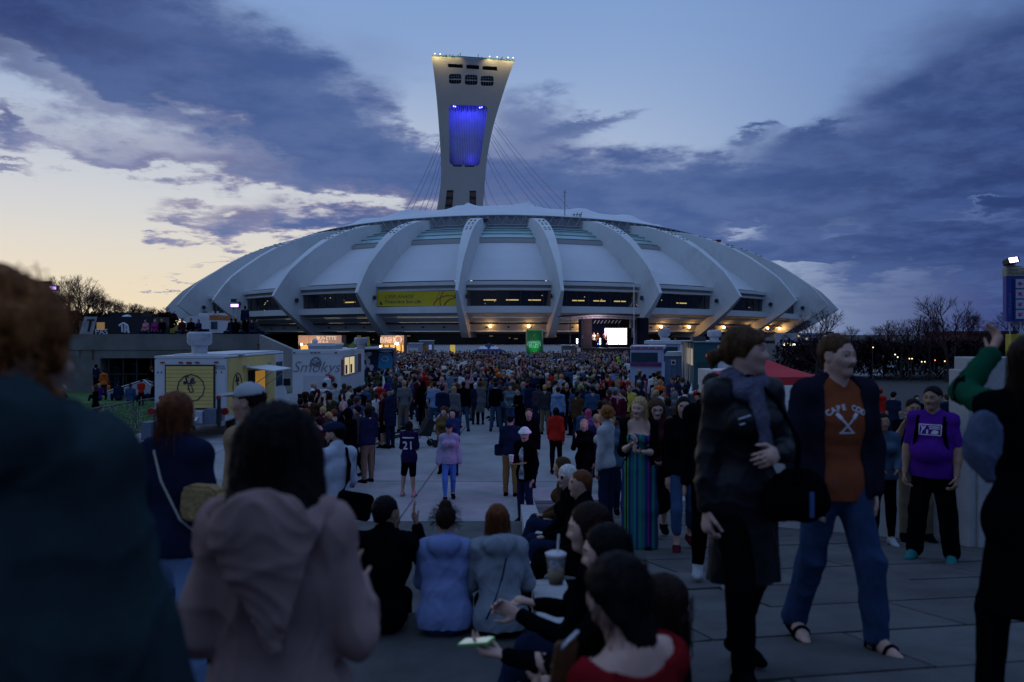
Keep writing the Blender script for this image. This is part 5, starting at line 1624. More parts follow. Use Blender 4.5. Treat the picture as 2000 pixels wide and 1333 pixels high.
# figures
def V3(*a): return np.array(a, dtype=np.float32)
def nrm(v):
 v = np.asarray(v, dtype=np.float32)
 return v / max(1e-9, float(np.linalg.norm(v)))
class Cone:
 """Tapered capsule, optionally flattened along one axis."""
 def __init__(self, a, b, ra, rb, k=.02, flat=None, fs=1.0, sub=False):
  self.a, self.b = np.asarray(a, np.float32), np.asarray(b, np.float32)
  self.ra, self.rb, self.k, self.sub = ra, rb, k, sub
  self.flat = None if flat is None else nrm(flat)
  self.fs = fs
 def bounds(self):
  r = max(self.ra, self.rb) * max(1.0, self.fs) + self.k
  return np.minimum(self.a, self.b) - r, np.maximum(self.a, self.b) + r
 def dist(self, X, Y, Z):
  px, py, pz = X - self.a[0], Y - self.a[1], Z - self.a[2]
  bx, by, bz = self.b - self.a
  sc = 1.0
  if self.flat is not None:
   n = self.flat
   q = (px * n[0] + py * n[1] + pz * n[2]) * (1 / self.fs - 1)
   px, py, pz = px + n[0] * q, py + n[1] * q, pz + n[2] * q
   q = (bx * n[0] + by * n[1] + bz * n[2]) * (1 / self.fs - 1)
   bx, by, bz = bx + n[0] * q, by + n[1] * q, bz + n[2] * q
   sc = min(1.0, self.fs) * .5 + .5
  bb = max(1e-9, bx * bx + by * by + bz * bz)
  t = np.clip((px * bx + py * by + pz * bz) / bb, 0, 1)
  d = np.sqrt((px - bx * t) ** 2 + (py - by * t) ** 2 + (pz - bz * t) ** 2) - (self.ra + (self.rb - self.ra) * t)
  return d * sc
class Ell:
 """Ellipsoid with its own axes."""
 def __init__(self, c, r, R=None, k=.02, sub=False):
  self.c, self.r = np.asarray(c, np.float32), np.asarray(r, np.float32)
  self.R = np.eye(3, dtype=np.float32) if R is None else np.asarray(R, np.float32)
  self.k, self.sub = k, sub
 def bounds(self):
  e = np.sqrt(((self.R * self.r[None, :]) ** 2).sum(1)) + self.k
  return self.c - e, self.c + e
 def dist(self, X, Y, Z):
  px, py, pz = X - self.c[0], Y - self.c[1], Z - self.c[2]
  q = [self.R[0, i] * px + self.R[1, i] * py + self.R[2, i] * pz for i in range(3)]
  k0 = np.sqrt(sum((q[i] / self.r[i]) ** 2 for i in range(3)))
  k1 = np.sqrt(sum((q[i] / self.r[i] ** 2) ** 2 for i in range(3))) + 1e-6
  return k0 * (k0 - 1) / k1
class Cut:
 """Keeps only what lies behind a plane."""
 def __init__(self, p, n):
  self.p, self.n = np.asarray(p, np.float32), nrm(n)
def axis_coords(lo, hi, coarse, ranges, fine):
 xs = [lo]
 while xs[-1] < hi:
  x = xs[-1]
  st = coarse
  for (a, b) in ranges:
   if a - fine <= x <= b: st = fine; break
   if x < a < x + st: st = max(fine, a - x + 1e-4)
  xs.append(x + st)
 return np.array(xs, np.float32)
EDGES = [(0, 1), (2, 3), (4, 5), (6, 7), (0, 2), (1, 3), (4, 6), (5, 7), (0, 4), (1, 5), (2, 6), (3, 7)]
def surface(prims, res, cuts=(), fine=None, fres=None):
 """Smooth union of prims -> (verts, quads). Corner index = 4*x + 2*y + z bits below."""
 solid = [p for p in prims if not isinstance(p, Cut) and not p.sub]
 lo = np.min([p.bounds()[0] for p in solid], axis=0) - res * 2
 hi = np.max([p.bounds()[1] for p in solid], axis=0) + res * 2
 if fine:
  ax = [axis_coords(float(lo[i]), float(hi[i]), res, [(b[0][i], b[1][i]) for b in fine], fres) for i in range(3)]
 else:
  ax = [np.arange(lo[i], hi[i] + res, res, dtype=np.float32) for i in range(3)]
 G = np.full((len(ax[0]), len(ax[1]), len(ax[2])), .3, np.float32)
 for p in prims:
  if isinstance(p, Cut):
   X, Y, Z = ax[0][:, None, None], ax[1][None, :, None], ax[2][None, None, :]
   np.maximum(G, (X - p.p[0]) * p.n[0] + (Y - p.p[1]) * p.n[1] + (Z - p.p[2]) * p.n[2], out=G)
   continue
  a, b = p.bounds()
  pad = res * 1.6
  s = [slice(max(0, int(np.searchsorted(ax[i], a[i] - pad)) - 1), int(np.searchsorted(ax[i], b[i] + pad)) + 1) for i in range(3)]
  X, Y, Z = ax[0][s[0]][:, None, None], ax[1][s[1]][None, :, None], ax[2][s[2]][None, None, :]
  d = p.dist(X, Y, Z).astype(np.float32)
  g = G[s[0], s[1], s[2]]
  if g.size == 0: continue
  k = max(p.k, 1e-4)
  if p.sub:
   d = -d
   h = np.maximum(k - np.abs(g - d), 0) / k
   G[s[0], s[1], s[2]] = np.maximum(g, d) + h * h * k * .25
  else:
   h = np.maximum(k - np.abs(g - d), 0) / k
   G[s[0], s[1], s[2]] = np.minimum(g, d) - h * h * k * .25
 for c in cuts:
  X, Y, Z = ax[0][:, None, None], ax[1][None, :, None], ax[2][None, None, :]
  G = np.maximum(G, (X - c.p[0]) * c.n[0] + (Y - c.p[1]) * c.n[1] + (Z - c.p[2]) * c.n[2])
 ins = G < 0
 nx, ny, nz = G.shape
 cnt = np.zeros((nx - 1, ny - 1, nz - 1), np.int8)
 for i in (0, 1):
  for j in (0, 1):
   for k in (0, 1):
    cnt += ins[i:nx - 1 + i, j:ny - 1 + j, k:nz - 1 + k]
 act = (cnt > 0) & (cnt < 8)
 I, J, K = np.nonzero(act)
 idx = np.full(act.shape, -1, np.int32)
 idx[I, J, K] = np.arange(len(I))
 cv = np.stack([G[I + i, J + j, K + k] for i in (0, 1) for j in (0, 1) for k in (0, 1)])
 offs = [(i, j, k) for i in (0, 1) for j in (0, 1) for k in (0, 1)]
 acc = np.zeros((len(I), 3), np.float32); num = np.zeros(len(I), np.float32)
 for a, b in EDGES:
  va, vb = cv[a], cv[b]
  cr = (va < 0) != (vb < 0)
  t = np.where(cr, va / np.where(cr, va - vb, 1), 0)
  oa, ob = offs[a], offs[b]
  for q in range(3):
   acc[:, q] += np.where(cr, oa[q] + (ob[q] - oa[q]) * t, 0)
  num += cr
 acc /= num[:, None]
 x = ax[0][I] + acc[:, 0] * (ax[0][I + 1] - ax[0][I])
 y = ax[1][J] + acc[:, 1] * (ax[1][J + 1] - ax[1][J])
 z = ax[2][K] + acc[:, 2] * (ax[2][K + 1] - ax[2][K])
 verts = np.stack([x, y, z], 1)
 quads = []
 a = ins[:-1, 1:-1, 1:-1]; b = ins[1:, 1:-1, 1:-1]
 i, j, k = np.nonzero(a != b); j += 1; k += 1
 q = np.stack([idx[i, j - 1, k - 1], idx[i, j, k - 1], idx[i, j, k], idx[i, j - 1, k]], 1)
 fl = ~ins[i, j, k]
 q[fl] = q[fl][:, ::-1]; quads.append(q)
 a = ins[1:-1, :-1, 1:-1]; b = ins[1:-1, 1:, 1:-1]
 i, j, k = np.nonzero(a != b); i += 1; k += 1
 q = np.stack([idx[i - 1, j, k - 1], idx[i - 1, j, k], idx[i, j, k], idx[i, j, k - 1]], 1)
 fl = ~ins[i, j, k]
 q[fl] = q[fl][:, ::-1]; quads.append(q)
 a = ins[1:-1, 1:-1, :-1]; b = ins[1:-1, 1:-1, 1:]
 i, j, k = np.nonzero(a != b); i += 1; j += 1
 q = np.stack([idx[i - 1, j - 1, k], idx[i, j - 1, k], idx[i, j, k], idx[i - 1, j, k]], 1)
 fl = ~ins[i, j, k]
 q[fl] = q[fl][:, ::-1]; quads.append(q)
 Q = np.concatenate(quads)
 Q = Q[(Q >= 0).all(1)]
 return verts, Q
def vnormals(v, q):
 n = np.cross(v[q[:, 2]] - v[q[:, 0]], v[q[:, 3]] - v[q[:, 1]])
 out = np.zeros_like(v)
 for i in range(4):
  np.add.at(out, q[:, i], n)
 l = np.linalg.norm(out, axis=1, keepdims=True)
 return out / np.maximum(l, 1e-9)
def folds(v, q, amp, freq=9.0, seed=0, stretch=(1, 1, .55)):
 """Cloth folds: warped ridges pushed along the normals."""
 r = np.random.RandomState(seed)
 p = v * np.array(stretch, np.float32)
 w = p.copy()
 for i in range(3):
  d = r.normal(size=(3, 3)).astype(np.float32)
  ph = r.uniform(0, 6.28, 3).astype(np.float32)
  w = w + np.sin(p @ d * (freq * .5 * (i + 1)) + ph) * (.06 / (i + 1))
 h = np.zeros(len(v), np.float32)
 for i in range(4):
  d = nrm(r.normal(size=3))
  h += (1 - np.abs(np.sin(w @ d * freq * (1 + i * .7) + r.uniform(0, 6)))) ** 2 / (1 + i * .6) - .25
 return v + vnormals(v, q) * (h * amp)[:, None]
def cloth(name, col, rough=.92, var=.12, weave=.25, sheen=0.0):
 """Fabric: soft colour variation and a fine weave."""
 if name in MATS: return MATS[name]
 m = mat(name, col, rough, var, 9, weave, 420, spec=.0)
 for n in m.node_tree.nodes:
  if n.type == 'BUMP': n.inputs['Distance'].default_value = .0015
 return m
def hairmat(name, col, rough=.6):
 """Hair: streaks along the strands."""
 if name in MATS: return MATS[name]
 m = mat(name, col, rough, .55, 60, .5, 160, spec=.07)
 t = m.node_tree
 tc = [n for n in t.nodes if n.type == 'TEX_COORD'][0]
 mp = t.nodes.new('ShaderNodeMapping'); mp.inputs['Scale'].default_value = (1, 1, .12)
 t.links.new(tc.outputs['Object'], mp.inputs['Vector'])
 for n in t.nodes:
  if n.type == 'TEX_NOISE': t.links.new(mp.outputs[0], n.inputs['Vector'])
  if n.type == 'BUMP': n.inputs['Distance'].default_value = .006
 return m
def make_mesh(name, v, q, mats=(), mi=None):
 me = bpy.data.meshes.new(name)
 n = len(q)
 me.vertices.add(len(v)); me.vertices.foreach_set('co', np.ascontiguousarray(v, np.float32).ravel())
 me.loops.add(n * 4); me.loops.foreach_set('vertex_index', np.ascontiguousarray(q, np.int32).ravel())
 me.polygons.add(n)
 me.polygons.foreach_set('loop_start', np.arange(0, n * 4, 4, dtype=np.int32))
 me.polygons.foreach_set('use_smooth', np.ones(n, bool))
 for m in mats: me.materials.append(m)
 if mi is not None: me.polygons.foreach_set('material_index', np.ascontiguousarray(mi, np.int32))
 me.update(calc_edges=True)
 return me
# skeleton
class Pose:
 """Joints of a figure. Forward is +Y, its right hand is at +X. Directions are in that frame."""
 def __init__(s, H=1.75, female=False, arms=(((.14, .02, -1), (.06, .16, -1)), ((-.14, .02, -1), (-.06, .16, -1))),
                 legs=(((.05, .03, -1), (.01, -.03, -1)), ((-.05, .03, -1), (-.01, -.03, -1))), lean=(0, 0, 1), yaw=0.0, pitch=0.0, tilt=0.0,
                 curl=.35, fat=1.0, toes=((.12, 1, 0), (-.12, 1, 0)), seated=False, twist=0.0):
  s.H, s.female, s.fat, s.curl, s.seated = H, female, fat, curl, seated
  up = nrm(lean)
  s.up = up
  rt = nrm((math.cos(twist), math.sin(twist), 0)); rt = nrm(rt - up * np.dot(rt, up))
  fw = np.cross(up, rt)
  s.rt, s.fw = rt, fw
  sh = (.084 if female else .096) * H
  hp = .046 * H
  s.pelvis = V3(0, 0, .525 * H)
  s.waist = s.pelvis + up * .095 * H
  s.chest = s.pelvis + up * .20 * H + fw * .006
  s.necb = s.pelvis + up * .315 * H - fw * .012
  s.should = [s.pelvis + up * .287 * H + rt * sh * i for i in (1, -1)]
  s.hip = [s.pelvis + V3(hp * i, 0, -.012 * H) for i in (1, -1)]
  s.elbow, s.wrist, s.hand = [], [], []
  for i in (0, 1):
   u, f = nrm(arms[i][0]), nrm(arms[i][1])
   e = s.should[i] + u * .178 * H
   w = e + f * .145 * H
   s.elbow.append(e); s.wrist.append(w)
   s.hand.append(nrm(arms[i][2]) if len(arms[i]) > 2 else f)
  s.palm = [nrm(arms[i][3]) if len(arms[i]) > 3 else None for i in (0, 1)]
  s.knee, s.ankle, s.toe = [], [], []
  for i in (0, 1):
   t, c = nrm(legs[i][0]), nrm(legs[i][1])
   k = s.hip[i] + t * .245 * H
   a = k + c * .232 * H
   s.knee.append(k); s.ankle.append(a); s.toe.append(nrm(toes[i]))
  if seated:
   dz = -(s.pelvis[2] - .085 * H * .9)
  else:
   dz = -min(s.ankle[i][2] - .042 * H + min(0, s.toe[i][2] * .11 * H) for i in (0, 1))
  s.shift(V3(0, 0, dz))
  cy, sy, cp, sp, ct, st = math.cos(yaw), math.sin(yaw), math.cos(pitch), math.sin(pitch), math.cos(tilt), math.sin(tilt)
  Rz = np.array([[cy, -sy, 0], [sy, cy, 0], [0, 0, 1]], np.float32)
  Rx = np.array([[1, 0, 0], [0, cp, -sp], [0, sp, cp]], np.float32)
  Ry = np.array([[ct, 0, st], [0, 1, 0], [-st, 0, ct]], np.float32)
  B = np.stack([rt, fw, up], 1)
  upb = nrm(up * .6 + V3(0, 0, .4)); B2 = np.stack([nrm(np.cross(fw, upb)), nrm(np.cross(upb, np.cross(fw, upb))), upb], 1)
  s.HR = B2 @ Rz @ Ry @ Rx
  s.hh = H / (7.45 if not female else 7.4)
  s.head = s.necb + nrm(up * .7 + V3(0, 0, .3)) * (.092 * H) + fw * (.018 * H)
 def shift(s, d):
  for n in ('pelvis', 'waist', 'chest', 'necb'): setattr(s, n, getattr(s, n) + d)
  for n in ('should', 'hip', 'elbow', 'wrist', 'knee', 'ankle'): setattr(s, n, [p + d for p in getattr(s, n)])
 def hp(s, x, y, z):
  """A point of the head in head heights: right, forward, up from the middle of the skull."""
  return s.head + s.HR @ V3(x, y, z) * s.hh
def torso_prims(P_, o=0.0, k=.035):
 H, f = P_.H, P_.fat
 fs = .66
 fw = P_.fw
 if P_.female: rp, rw, rc = .084, .064, .072
 else: rp, rw, rc = .080, .074, .084
 pr = [Cone(P_.pelvis + P_.rt * .02 * H, P_.pelvis - P_.rt * .02 * H, rp * H * f + o, rp * H * f + o, k, fw, fs + .08),
          Cone(P_.pelvis, P_.waist, rp * H * f * .95 + o, rw * H * f + o, k, fw, fs + .05),
          Cone(P_.waist, P_.chest, rw * H * f + o, rc * H * f + o, k, fw, fs),
          Cone(P_.chest + P_.rt * .025 * H, P_.chest - P_.rt * .025 * H, rc * H + o, rc * H + o, k, fw, fs + .02),
          Cone(P_.chest, P_.necb - P_.up * .03 * H, rc * H + o, .058 * H + o, k, fw, fs + .05),
          Cone(P_.should[0] - P_.up * .004 * H, P_.should[1] - P_.up * .004 * H, .031 * H + o, .031 * H + o, k, None),
          Cone(P_.necb + P_.up * .002 * H, P_.should[0] + P_.up * .006 * H, .032 * H + o * .6, .024 * H + o * .7, k),
          Cone(P_.necb + P_.up * .002 * H, P_.should[1] + P_.up * .006 * H, .032 * H + o * .6, .024 * H + o * .7, k)]
 if P_.female:
  for i in (1, -1):
   pr.append(Ell(P_.chest + P_.rt * .042 * H * i + fw * .052 * H + P_.up * .008 * H, (.036 * H + o, .034 * H + o, .036 * H + o), np.stack([P_.rt, fw, P_.up], 1), k * .6))
 if f > 1.08:
  pr.append(Ell(P_.waist + fw * .02 * H, (.085 * H * f + o, .075 * H * f + o, .09 * H), np.stack([P_.rt, fw, P_.up], 1), k))
 return pr
def arm_prims(P_, i, o=0.0, frac=1.0, k=.025, loose=0.0):
 """Arm i down to a fraction of its length (0.5 = elbow)."""
 H = P_.H; s = .9 if P_.female else 1.0
 S, E, W = P_.should[i], P_.elbow[i], P_.wrist[i]
 pr = [Ell(S, (.034 * H * s + o, .034 * H * s + o, .036 * H * s + o), None, k)]
 t = min(1, frac / .5)
 pr.append(Cone(S, S + (E - S) * t, .0315 * H * s + o, (.0315 - .0065 * t) * H * s + o, k))
 if frac > .5:
  t = (frac - .5) / .5
  pr.append(Cone(E, E + (W - E) * t, .0245 * H * s + o + loose * .5, (.0245 - .0085 * t) * H * s + o + loose, k))
  if o == 0: pr.append(Cone(E + (W - E) * .1, E + (W - E) * .45, .0245 * H * s, .0225 * H * s, k))
 return pr
def leg_prims(P_, i, o=0.0, frac=1.0, k=.03, loose=0.0):
 H, s = P_.H, P_.fat ** .5
 h, n, a = P_.hip[i], P_.knee[i], P_.ankle[i]
 pr = []
 t = min(1, frac / .5)
 pr.append(Cone(h, h + (n - h) * t, .051 * H * s + o, (.051 - .018 * t) * H * s + o + loose * .4, k))
 if frac > .5:
  t = (frac - .5) / .5
  pr.append(Cone(n, n + (a - n) * t, .034 * H * s + o + loose * .4, (.033 - .011 * t) * H * s + o + loose, k))
  d = nrm(a - n); back = nrm(np.cross(P_.rt, d)); back = back if np.dot(back, P_.fw) < 0 else -back
  pr.append(Cone(n + (a - n) * .15 + back * .008 * H, n + (a - n) * .48 + back * .004 * H, .030 * H * s + o, .026 * H * s + o, k))
 return pr
def foot_prims(P_, i, o=0.0):
 H = P_.H
 a, d = P_.ankle[i], P_.toe[i]
 dn = V3(0, 0, -1) if not P_.seated else nrm(a - P_.knee[i])
 dn = nrm(dn - d * np.dot(dn, d))
 heel = a + dn * .024 * H - d * .022 * H
 ball = a + dn * .030 * H + d * .075 * H
 tip = a + dn * .033 * H + d * .108 * H
 return [Cone(a, heel, .022 * H + o, .020 * H + o, .02), Cone(a + d * .01 * H, ball, .024 * H + o, .0185 * H + o, .02, dn, .85),
   Cone(heel, ball, .020 * H + o, .022 * H + o, .02, dn, .75), Cone(ball, tip, .022 * H + o, .016 * H + o, .015, dn, .7)]
def hand_prims(P_, i, detail=True):
 H = P_.H; L = .100 * H
 w, d = P_.wrist[i], P_.hand[i]
 sgn = 1 if i == 0 else -1
 pn = P_.palm[i] if P_.palm[i] is not None else nrm(np.cross(d, P_.fw) * -sgn + V3(0, -.01, 0))
 pn = nrm(pn - d * np.dot(pn, d))
 ax = np.cross(d, pn)
 th = ax if np.dot(ax, P_.fw + V3(0, 0, .3)) > 0 else -ax
 pr = [Cone(w + d * .012 * H, w + d * .050 * H, .0165 * H, .0225 * H, .012, pn, .55)]
 if not detail:
  pr.append(Cone(w + d * .05 * H, w + d * .09 * H + pn * .015 * H, .020 * H, .013 * H, .012, pn, .6))
  pr.append(Cone(w + d * .02 * H + th * .012 * H, w + d * .06 * H + th * .028 * H + pn * .012 * H, .009 * H, .0065 * H, .006))
  return pr
 c = P_.curl
 for n, (off, ln) in enumerate(((.0175, .90), (.006, 1.0), (-.0055, .94), (-.0165, .76))):
  b = w + d * (.056 - .003 * abs(n - 1)) * H + th * off * H
  dd = nrm(d + th * off * 3)
  seg = [.027 * ln * H, .019 * ln * H, .0145 * ln * H]
  ang = 0.0
  r = [.0054 * H, .0050 * H, .0046 * H, .0038 * H]
  for q in range(3):
   ang += c * (.8, 1.0, .7)[q]
   dv = dd * math.cos(ang) + pn * math.sin(ang)
   e = b + dv * seg[q]
   pr.append(Cone(b, e, r[q], r[q + 1], .0035))
   b = e
 b = w + d * .018 * H + th * .014 * H
 dv = nrm(d * .75 + th * .7 + pn * .3)
 e = b + dv * .030 * H
 pr.append(Cone(b, e, .0075 * H, .0062 * H, .006))
 dv = nrm(d * .9 + th * .25 + pn * (.3 + c * .5))
 pr.append(Cone(e, e + dv * .028 * H, .0060 * H, .0045 * H, .004))
 return pr
def head_prims(P_, face=2):
 hp, hh, R = P_.hp, P_.hh, P_.HR
 s = .93 if P_.female else 1.0
 up = R[:, 2]; fw = R[:, 1]; rt = R[:, 0]
 def E(x, y, z, a, b, c, k=.02, sub=False): return Ell(hp(x, y, z), (a * hh, b * hh, c * hh), R, k, sub)
 def K(p, q, ra, rb, k=.015, sub=False): return Cone(hp(*p), hp(*q), ra * hh, rb * hh, k, None, 1, sub)
 pr = [E(0, -.05, .13, .325 * s + .01, .405, .36), E(0, .12, -.06, .285 * s, .275, .34, .03)]
 if face == 0:
  pr += [K((0, .2, -.25), (0, .24, -.36), .2, .13, .03), K((0, .36, .02), (0, .46, -.1), .05, .06)]
 else:
  pr += [K((0, .12, -.19), (0, .275, -.385), .20 * s, .085 * s, .03),
               K((.17 * s, .02, -.22), (.05, .27, -.385), .09, .07, .03), K((-.17 * s, .02, -.22), (-.05, .27, -.385), .09, .07, .03),
               K((.20 * s, .22, -.06), (.12 * s, .30, -.13), .085, .08, .03), K((-.20 * s, .22, -.06), (-.12 * s, .30, -.13), .085, .08, .03),
               K((.05, .345, .085), (.20, .265, .075), .052, .045, .02), K((-.05, .345, .085), (-.20, .265, .075), .052, .045, .02)]
  pr += [E(.135, .395, .0, .085, .066, .055, .012, True), E(-.135, .395, .0, .085, .066, .055, .012, True)]
  for i in (1, -1):
   pr += [E(.135 * i, .302, .044, .070, .060, .026, .008), E(.135 * i, .298, -.047, .066, .050, .020, .008)]
  nl = .455 if P_.female else .475
  pr += [K((0, .355, .03), (0, nl - .02, -.115), .030, .040, .018), E(0, nl - .018, -.135, .043, .048, .04, .012),
               E(.05, .395, -.148, .035, .045, .032, .012), E(-.05, .395, -.148, .035, .045, .032, .012)]
  pr += [K((-.075, .345, -.232), (.075, .345, -.232), .030, .030, .012), K((-.060, .342, -.272), (.060, .342, -.272), .034, .034, .012),
               E(0, .40, -.252, .12, .03, .007, .008, True)]
 for i in (1, -1):
  pr += [Ell(hp(.315 * s * i, -.02, -.02), (.045 * hh, .085 * hh, .135 * hh), R, .01),
               Ell(hp(.365 * s * i, .0, -.0), (.035 * hh, .045 * hh, .075 * hh), R, .008, True)]
 H = P_.H
 a = P_.necb - P_.up * .02 * H
 b = hp(0, -.08, -.22)
 rn = .031 * H if not P_.female else .0265 * H
 pr += [Cone(a, b, rn * 1.12, rn, .03), Cone(a - P_.up * .01 * H + P_.fw * .01 * H, hp(0, .06, -.28), rn * .9, rn * .75, .03)]
 return pr
def body_mesh(P_, res=.02, face=2, hands=True, fres=None, barefoot=False, finehands=(0, 1)):
 pr = torso_prims(P_, -.005) + head_prims(P_, face)
 for i in (0, 1):
  pr += arm_prims(P_, i) + hand_prims(P_, i, hands) + leg_prims(P_, i, -.005) + foot_prims(P_, i, -.003)
 fine = None
 if fres:
  e = .62 * P_.hh
  fine = [(P_.head - e, P_.head + e)]
  if hands:
   for i in finehands:
    c = P_.wrist[i] + P_.hand[i] * .06 * P_.H
    fine.append((c - .10, c + .10))
 v, q = surface(pr, res, (), fine, fres)
 return v, q
def face_parts(P_, v, q, brow=True):
 """Material index per face: 0 skin, 1 lips, 2 brow."""
 c = v[q].mean(1)
 l = ((c - P_.head) @ P_.HR) / P_.hh
 mi = np.zeros(len(q), np.int32)
 lip = (np.abs(l[:, 0]) < .105) & (l[:, 1] > .28) & (np.abs(l[:, 2] + .250) < .034 * (1.1 - np.abs(l[:, 0]) * 5.5).clip(.2, 1) + .004)
 mi[lip] = 1
 br = (np.abs(np.abs(l[:, 0]) - .140) < .095) & (l[:, 1] > .2) & (np.abs(l[:, 2] - .118 + 2.2 * (np.abs(l[:, 0]) - .15) ** 2) < .0145)
 if brow: mi[br] = 2
 return mi
def eye_mesh(hh):
 """Eyeball looking along +Y: white, iris, pupil."""
 if 'eye' in EYE: return EYE['eye']
 m = MB()
 n, k = 14, 16
 v, f, mi = [], [], []
 for i in range(k + 1):
  a = math.pi * i / k
  for j in range(n):
   t = 2 * math.pi * j / n
   v.append((.0118 * math.sin(a) * math.cos(t), .0118 * math.cos(a), .0118 * math.sin(a) * math.sin(t)))
 for i in range(k):
  for j in range(n):
   m.cur = 1 if i < 3 else 0
   m.f.append((i * n + j, i * n + (j + 1) % n, (i + 1) * n + (j + 1) % n, (i + 1) * n + j)); m.mi.append(m.cur)
 m.v = v
 EYE['eye'] = m.mesh('eye', [mat('eye_white', (.42, .40, .38), .25, 0, 1, 0), mat('iris', (.02, .015, .012), .2, 0, 1, 0)], True)
 return EYE['eye']
EYE = {}
# clothes
def top_prims(P_, o=.018, hem=.03, sleeve=1.0, loose=.008, collar=0, hood=0, flare=0.0, k=.04):
 """Upper garment: hem is how far it hangs below the pelvis joint as a share of the height."""
 H = P_.H
 pr = torso_prims(P_, o, k)
 dn = -P_.up if not P_.seated else nrm(-P_.up + P_.fw * .1)
 if P_.seated: hem = min(hem, .055)
 low = P_.pelvis + dn * (max(hem, 0) + .05) * H
 pr.append(Cone(P_.pelvis, low, .084 * H * P_.fat + o, (.086 * P_.fat + flare) * H + o, k, P_.fw, .76))
 pr.append(Cut(P_.pelvis + dn * hem * H, dn))
 for i in (0, 1):
  if sleeve > 0:
   pr += arm_prims(P_, i, o * .8, sleeve, k * .7, loose)
 if collar:
  pr.append(Cone(P_.necb - P_.up * .02 * H, P_.necb + P_.up * (.022 + .012 * collar) * H + P_.fw * .004, .044 * H, .040 * H, .012))
 if hood:
  b = P_.necb - P_.fw * .035 * H
  pr.append(Ell(b - P_.fw * .016 * H - P_.up * .012 * H, (.072 * H, .042 * H, .05 * H), np.stack([P_.rt, P_.fw, P_.up], 1), .02))
  pr.append(Cone(b - P_.up * .02 * H - P_.fw * .02 * H, b - P_.up * .085 * H - P_.fw * .022 * H, .045 * H, .016 * H, .03, P_.fw, .5))
  for i in (1, -1):
   pr.append(Cone(b + P_.rt * .05 * H * i, P_.necb + P_.fw * .045 * H + P_.rt * .03 * H * i - P_.up * .012 * H, .030 * H, .022 * H, .02))
 return pr
def trouser_prims(P_, o=.012, frac=.97, loose=.014, k=.03):
 pr = torso_prims(P_, o * .6, .03)[:2]
 for i in (0, 1): pr += leg_prims(P_, i, o, frac, k, loose)
 return pr
def skirt_prims(P_, length, flare, o=.012, top=0.0):
 H = P_.H
 L = length * H
 bot = P_.pelvis - V3(0, 0, 1) * L
 pr = torso_prims(P_, o * .6, .03)[:2]
 pr.append(Cone(P_.pelvis, bot, .086 * H + o, (.086 + flare) * H + o, .04, P_.fw, .8))
 for i in (0, 1):
  d = P_.knee[i] - P_.hip[i]
  f = min(1.0, L / (.245 * H))
  pr.append(Cone(P_.hip[i], P_.hip[i] + d * f, .058 * H + o, .052 * H + o + flare * .3 * H, .05))
  if L > .245 * H:
   c = P_.ankle[i] - P_.knee[i]; f2 = min(1.0, (L - .245 * H) / (.232 * H))
   pr.append(Cone(P_.knee[i], P_.knee[i] + c * f2, .05 * H + o, (.045 + flare * .4) * H + o, .06))
 return pr
def shoe_prims(P_, i, heel=0):
 pr = foot_prims(P_, i, .006)
 H = P_.H
 return pr
